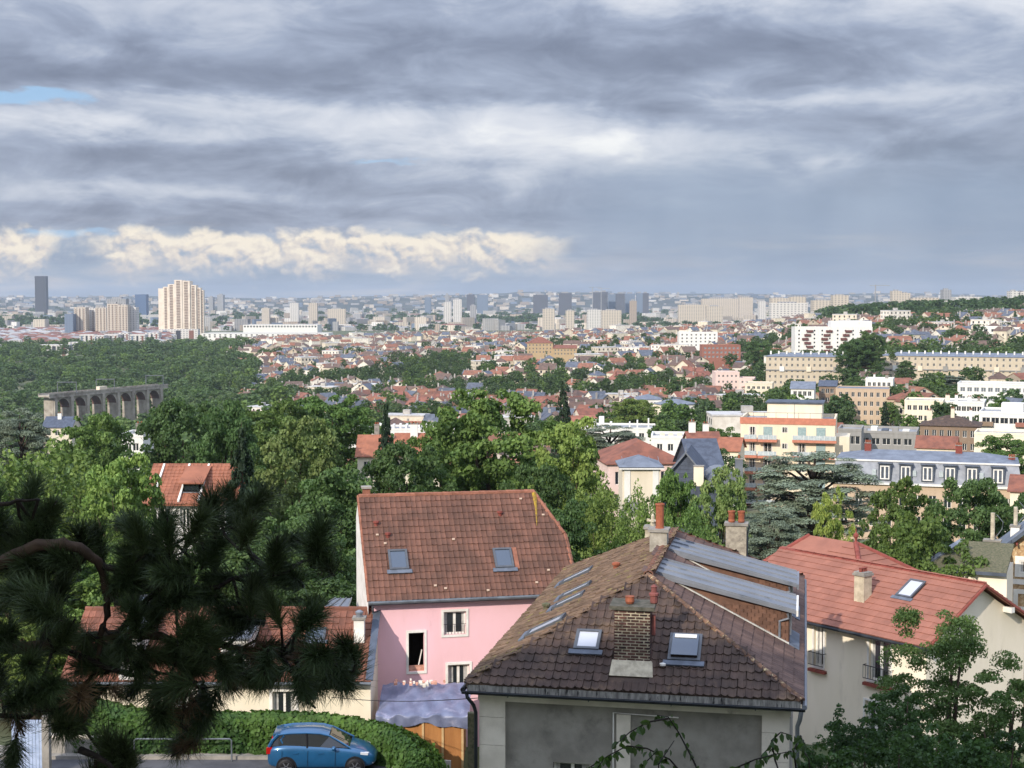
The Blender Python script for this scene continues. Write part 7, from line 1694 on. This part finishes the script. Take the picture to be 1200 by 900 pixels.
def pine():
    rr = random.Random(31); base = Vector((-3.1, 6.6, 8.6)); h = thing('pine_tree', 'dark long-needled pine with drooping branches in front of the street and hedge', 'pine tree', base); put_ = lambda px, py, d: P(px, py, d) - base
    MB().tube([(0, 0, -.6), (.05, 0, 3), (.0, .1, 6), (-.05, .1, 9), (0, 0, 12.5)], [.22, .19, .17, .14, .06], 10).build('trunk', M_barkd, h, True)
    limbs = [[(-160, 640, 6.6), (0, 655, 6.4), (58, 637, 6.4), (92, 642, 6.45), (118, 662, 6.5), (128, 700, 6.5), (120, 745, 6.5), (105, 800, 6.5), (95, 850, 6.5)], [(-160, 760, 6.7), (20, 760, 6.6), (140, 740, 6.6), (230, 752, 6.6), (330, 770, 6.6), (412, 785, 6.6)],
             [(118, 662, 6.5), (170, 690, 6.5), (240, 690, 6.6), (310, 670, 6.7), (372, 655, 6.7)], [(230, 752, 6.6), (222, 800, 6.6), (212, 850, 6.5)], [(-120, 700, 6.5), (30, 690, 6.4), (60, 720, 6.4)], [(140, 740, 6.6), (185, 690, 6.6), (205, 640, 6.6), (255, 600, 6.6)], [(310, 670, 6.7), (290, 640, 6.7), (270, 610, 6.7)],
             [(-140, 600, 6.5), (0, 590, 6.4), (45, 585, 6.4)], [(-140, 840, 6.5), (20, 840, 6.5), (70, 830, 6.5)], [(330, 770, 6.6), (350, 805, 6.6), (370, 830, 6.6)], [(60, 760, 6.5), (150, 790, 6.5), (200, 790, 6.5)], [(100, 880, 6.3), (150, 915, 6.2)]]
    nodes = []
    for li, l in enumerate(limbs):
        pts = [put_(*q) for q in l]; r0 = .034 if li < 2 else .017; b = MB()
        sm = []
        for i in range(len(pts) - 1):
            for k in range(4): sm.append(pts[i].lerp(pts[i + 1], k / 4) + Vector((rr.gauss(0, .008), rr.gauss(0, .01), rr.gauss(0, .008))))
        sm.append(pts[-1]); rad = [max(.005, r0 * (1 - .8 * i / len(sm))) for i in range(len(sm))]; b.tube(sm, rad, 7).build('branch', M_bark if li < 2 else M_barkd, h, True); nodes += [q for q in sm]
    tufts = [(5, 592, 1), (40, 588, 1), (58, 600, 1), (20, 640, 1), (10, 690, 0), (38, 700, 0), (25, 745, -1), (62, 720, 0), (12, 790, -1), (48, 800, 0), (20, 830, 0), (66, 850, -1), (95, 640, 1), (108, 622, 1), (70, 660, 0), (90, 700, 0), (40, 660, 0), (15, 720, 0), (50, 770, 0), (85, 780, 0), (30, 860, -1), (10, 870, -1),
             (183, 622, 1), (165, 640, 1), (238, 612, 1), (262, 596, 1), (280, 606, 1), (205, 640, 1), (150, 655, 1), (225, 660, 0), (290, 630, 1), (328, 642, 0), (172, 690, 0), (232, 700, 0), (288, 692, 0), (338, 684, 0), (366, 660, 1), (380, 645, 1), (192, 748, 0), (214, 788, -1), (160, 800, -1), (252, 742, 0), (300, 752, 0), (312, 802, -1), (350, 792, -1), (384, 802, 0), (402, 782, 0), (412, 770, 1),
             (130, 778, -1), (110, 758, -1), (92, 742, 0), (212, 852, -1), (202, 830, -1), (222, 868, -1), (240, 820, -1), (362, 828, -1), (332, 822, -1), (290, 830, -1), (150, 892, 1), (130, 900, 1), (200, 720, 0), (260, 780, -1), (185, 770, -1), (235, 770, -1), (275, 720, 0), (320, 715, 0), (350, 735, 0), (375, 760, 0), (345, 765, -1), (120, 720, -1), (140, 690, 0), (205, 680, 0), (180, 660, 1), (250, 650, 1), (255, 680, 0), (310, 660, 1), (300, 720, 0), (230, 730, 0), (165, 720, 0), (60, 750, 0), (35, 780, 0), (70, 805, -1), (100, 810, -1), (90, 835, -1), (55, 830, 0), (180, 800, -1), (195, 812, -1), (170, 780, -1), (225, 805, -1), (270, 805, -1), (205, 760, -1), (150, 760, -1), (390, 820, -1), (370, 790, 0), (0, 620, 1), (0, 660, 0), (0, 750, 0), (0, 810, 0), (30, 720, 0), (70, 690, 0), (20, 670, 0), (80, 620, 1), (45, 625, 1)]
    green = [needle_tuft(60 + k, 620, .125, .13 + .02 * k, L_pine, .01) for k in range(4)]; brown = [needle_tuft(80 + k, 320, .12, .12, L_dead, .03, 'dry_needle_tuft') for k in range(2)]
    tw = 0
    for (px, py, up) in tufts:
        if px < 140 and 700 < py < 800 and rr.random() < .45: continue
        if py < 640 and px < 120: py += 14
        if 72 < px < 150 and 606 < py < 735 and rr.random() < .8: continue
        if px > 260 and py > 790: py -= 26
        for rep in range(2 if rr.random() < .5 else 1):
            q = put_(px + rr.gauss(0, 9), py + rr.gauss(0, 8), 6.55 + rr.gauss(0, .18)); nr = min(nodes, key=lambda w: (w - q).length); dirv = Vector((rr.gauss(0, .55), rr.gauss(-.25, .4), {1: 1.0, 0: .35, -1: -.35}[up] + rr.gauss(0, .25))).normalized()
            st = q - dirv * .08
            if (st - nr).length > .02: MB().tube([nr, nr.lerp(st, .5) + Vector((rr.gauss(0, .02), 0, -.02)), st, q + dirv * .1], [.008, .007, .006, .004], 5).build('twig', M_barkd, h)
            isb = up < 0 and rr.random() < .22; o = put('dry_needle_tuft' if isb else 'needle_tuft', rr.choice(brown if isb else green), h, st); o.rotation_euler = dirv.to_track_quat('Z', 'Y').to_euler(); s = rr.uniform(.78, 1.08); o.scale = (s, s, s)
pine()
# ------------------------------------------------------------------ arching leafy stems at the bottom edge
def stems():
    rr = random.Random(9); d = 9.0; base = P(800, 1010, d); h = thing('climbing_shrub', 'thin arching stems with sparse drooping leaves in front of the grey wall', 'shrub', base); L1 = mat('shrub_leaf', RGB(58, 78, 40), RGB(44, 60, 34), rough=.5, rand=.4, transl=.3, scale=4)
    pathz = [[(830, 930), (812, 890), (795, 858), (783, 840), (770, 838)], [(815, 925), (785, 890), (758, 877), (735, 874), (712, 886), (695, 905)], [(783, 842), (760, 846), (738, 858), (722, 872)], [(860, 925), (862, 900), (885, 890), (908, 884), (930, 880)], [(920, 925), (908, 890), (904, 868), (915, 858), (928, 862)], [(935, 915), (930, 880), (938, 862), (943, 872)], [(770, 930), (772, 895), (790, 868)], [(880, 930), (893, 885), (905, 872)], [(740, 935), (745, 905), (770, 880)], [(668, 930), (690, 900), (712, 886)], [(950, 930), (948, 890), (936, 870)]]
    leaf = []
    for k in range(3):
        b = MB(); w, l = .015 + .002 * k, .056; b.add([(0, 0, 0), (w, l * .35, .006), (w * .8, l * .7, .004), (0, l, -.008), (-w * .8, l * .7, .004), (-w, l * .35, .006), (0, l * .5, -.006)], [(0, 1, 6), (1, 2, 6), (2, 3, 6), (3, 4, 6), (4, 5, 6), (5, 0, 6)]); leaf.append(b.mesh('leaf', L1))
    for pz in pathz:
        pts = [P(x, y, d + rr.gauss(0, .12)) - base for x, y in pz]; sm = []
        for i in range(len(pts) - 1):
            for k in range(5): sm.append(pts[i].lerp(pts[i + 1], k / 5))
        sm.append(pts[-1]); MB().tube(sm, [.007 * (1 - .7 * i / len(sm)) for i in range(len(sm))], 6).build('stem', M_barkd, h, True)
        for q in sm[4:]:
            for _ in range(rr.choice((0, 1, 1, 2, 2))):
                o = put('leaf', rr.choice(leaf), h, q + Vector((rr.gauss(0, .012), rr.gauss(0, .012), 0))); o.rotation_euler = (rr.uniform(-2.2, -.6), rr.gauss(0, .5), rr.uniform(0, 6.28)); s = rr.uniform(.7, 1.25); o.scale = (s, s, s)
stems()
# ------------------------------------------------------------------ garden tree and shrubs at the lower right
def right_garden():
    L_a = leafmat('leaf_apple', RGB(102, 122, 66), RGB(70, 92, 48)); L_s = leafmat('leaf_shrub', RGB(70, 96, 50), RGB(44, 66, 36)); rr = random.Random(2)
    def shrub(name, label, px, py, w, d, kind, n, size, leaf, seed, cat='shrub', H=None):
        x = XZ(px, d); g = ground(x, d); H = Zy(py, d) - g; W = w / F * d; t, c = tree_meshes(kind, H, W, n, size, leaf, seed, M_bark); o = thing(name, label, cat, (x, d, g)); put('trunk', t, o); put('crown', c, o)
    shrub('fruit_tree', 'leafy garden fruit tree in front of the cream gable', 1118, 714, 190, 41, 'oval', 38000, .078, L_a, 61, 'tree'); shrub('fruit_tree', 'smaller twin tree beside the leafy fruit tree', 1190, 775, 130, 39, 'oval', 24000, .078, L_a, 62, 'tree'); shrub('fruit_tree', 'low dark fruit tree under the french window', 1062, 795, 120, 37, 'oval', 22000, .078, L_s, 63, 'tree')
    shrub('garden_shrub', 'rounded dark bush hiding the lower cream wall', 1012, 828, 150, 33, 'round', 15000, .085, L_s, 68); shrub('garden_shrub', 'wide dark bush under the smaller twin tree', 1175, 842, 150, 31, 'round', 13000, .085, L_s, 69); shrub('garden_shrub', 'low dark bush at the foot of the leafy fruit tree', 1095, 842, 150, 30, 'round', 13000, .085, L_s, 70)
    shrub('garden_shrub', 'dark shrub with upright sprays at the corner of the brown house', 985, 806, 90, 34, 'plume', 12000, .085, L_s, 64); shrub('garden_shrub', 'dense dark shrub below the cream wall', 1040, 848, 130, 26, 'round', 12000, .08, L_s, 65); shrub('garden_shrub', 'broad dark laurel below the fruit trees', 1150, 848, 150, 24, 'round', 13000, .08, L_s, 66); shrub('garden_shrub', 'large-leaved dark bush beside the zinc downpipe', 965, 858, 80, 24, 'round', 7000, .08, L_s, 67)
right_garden()
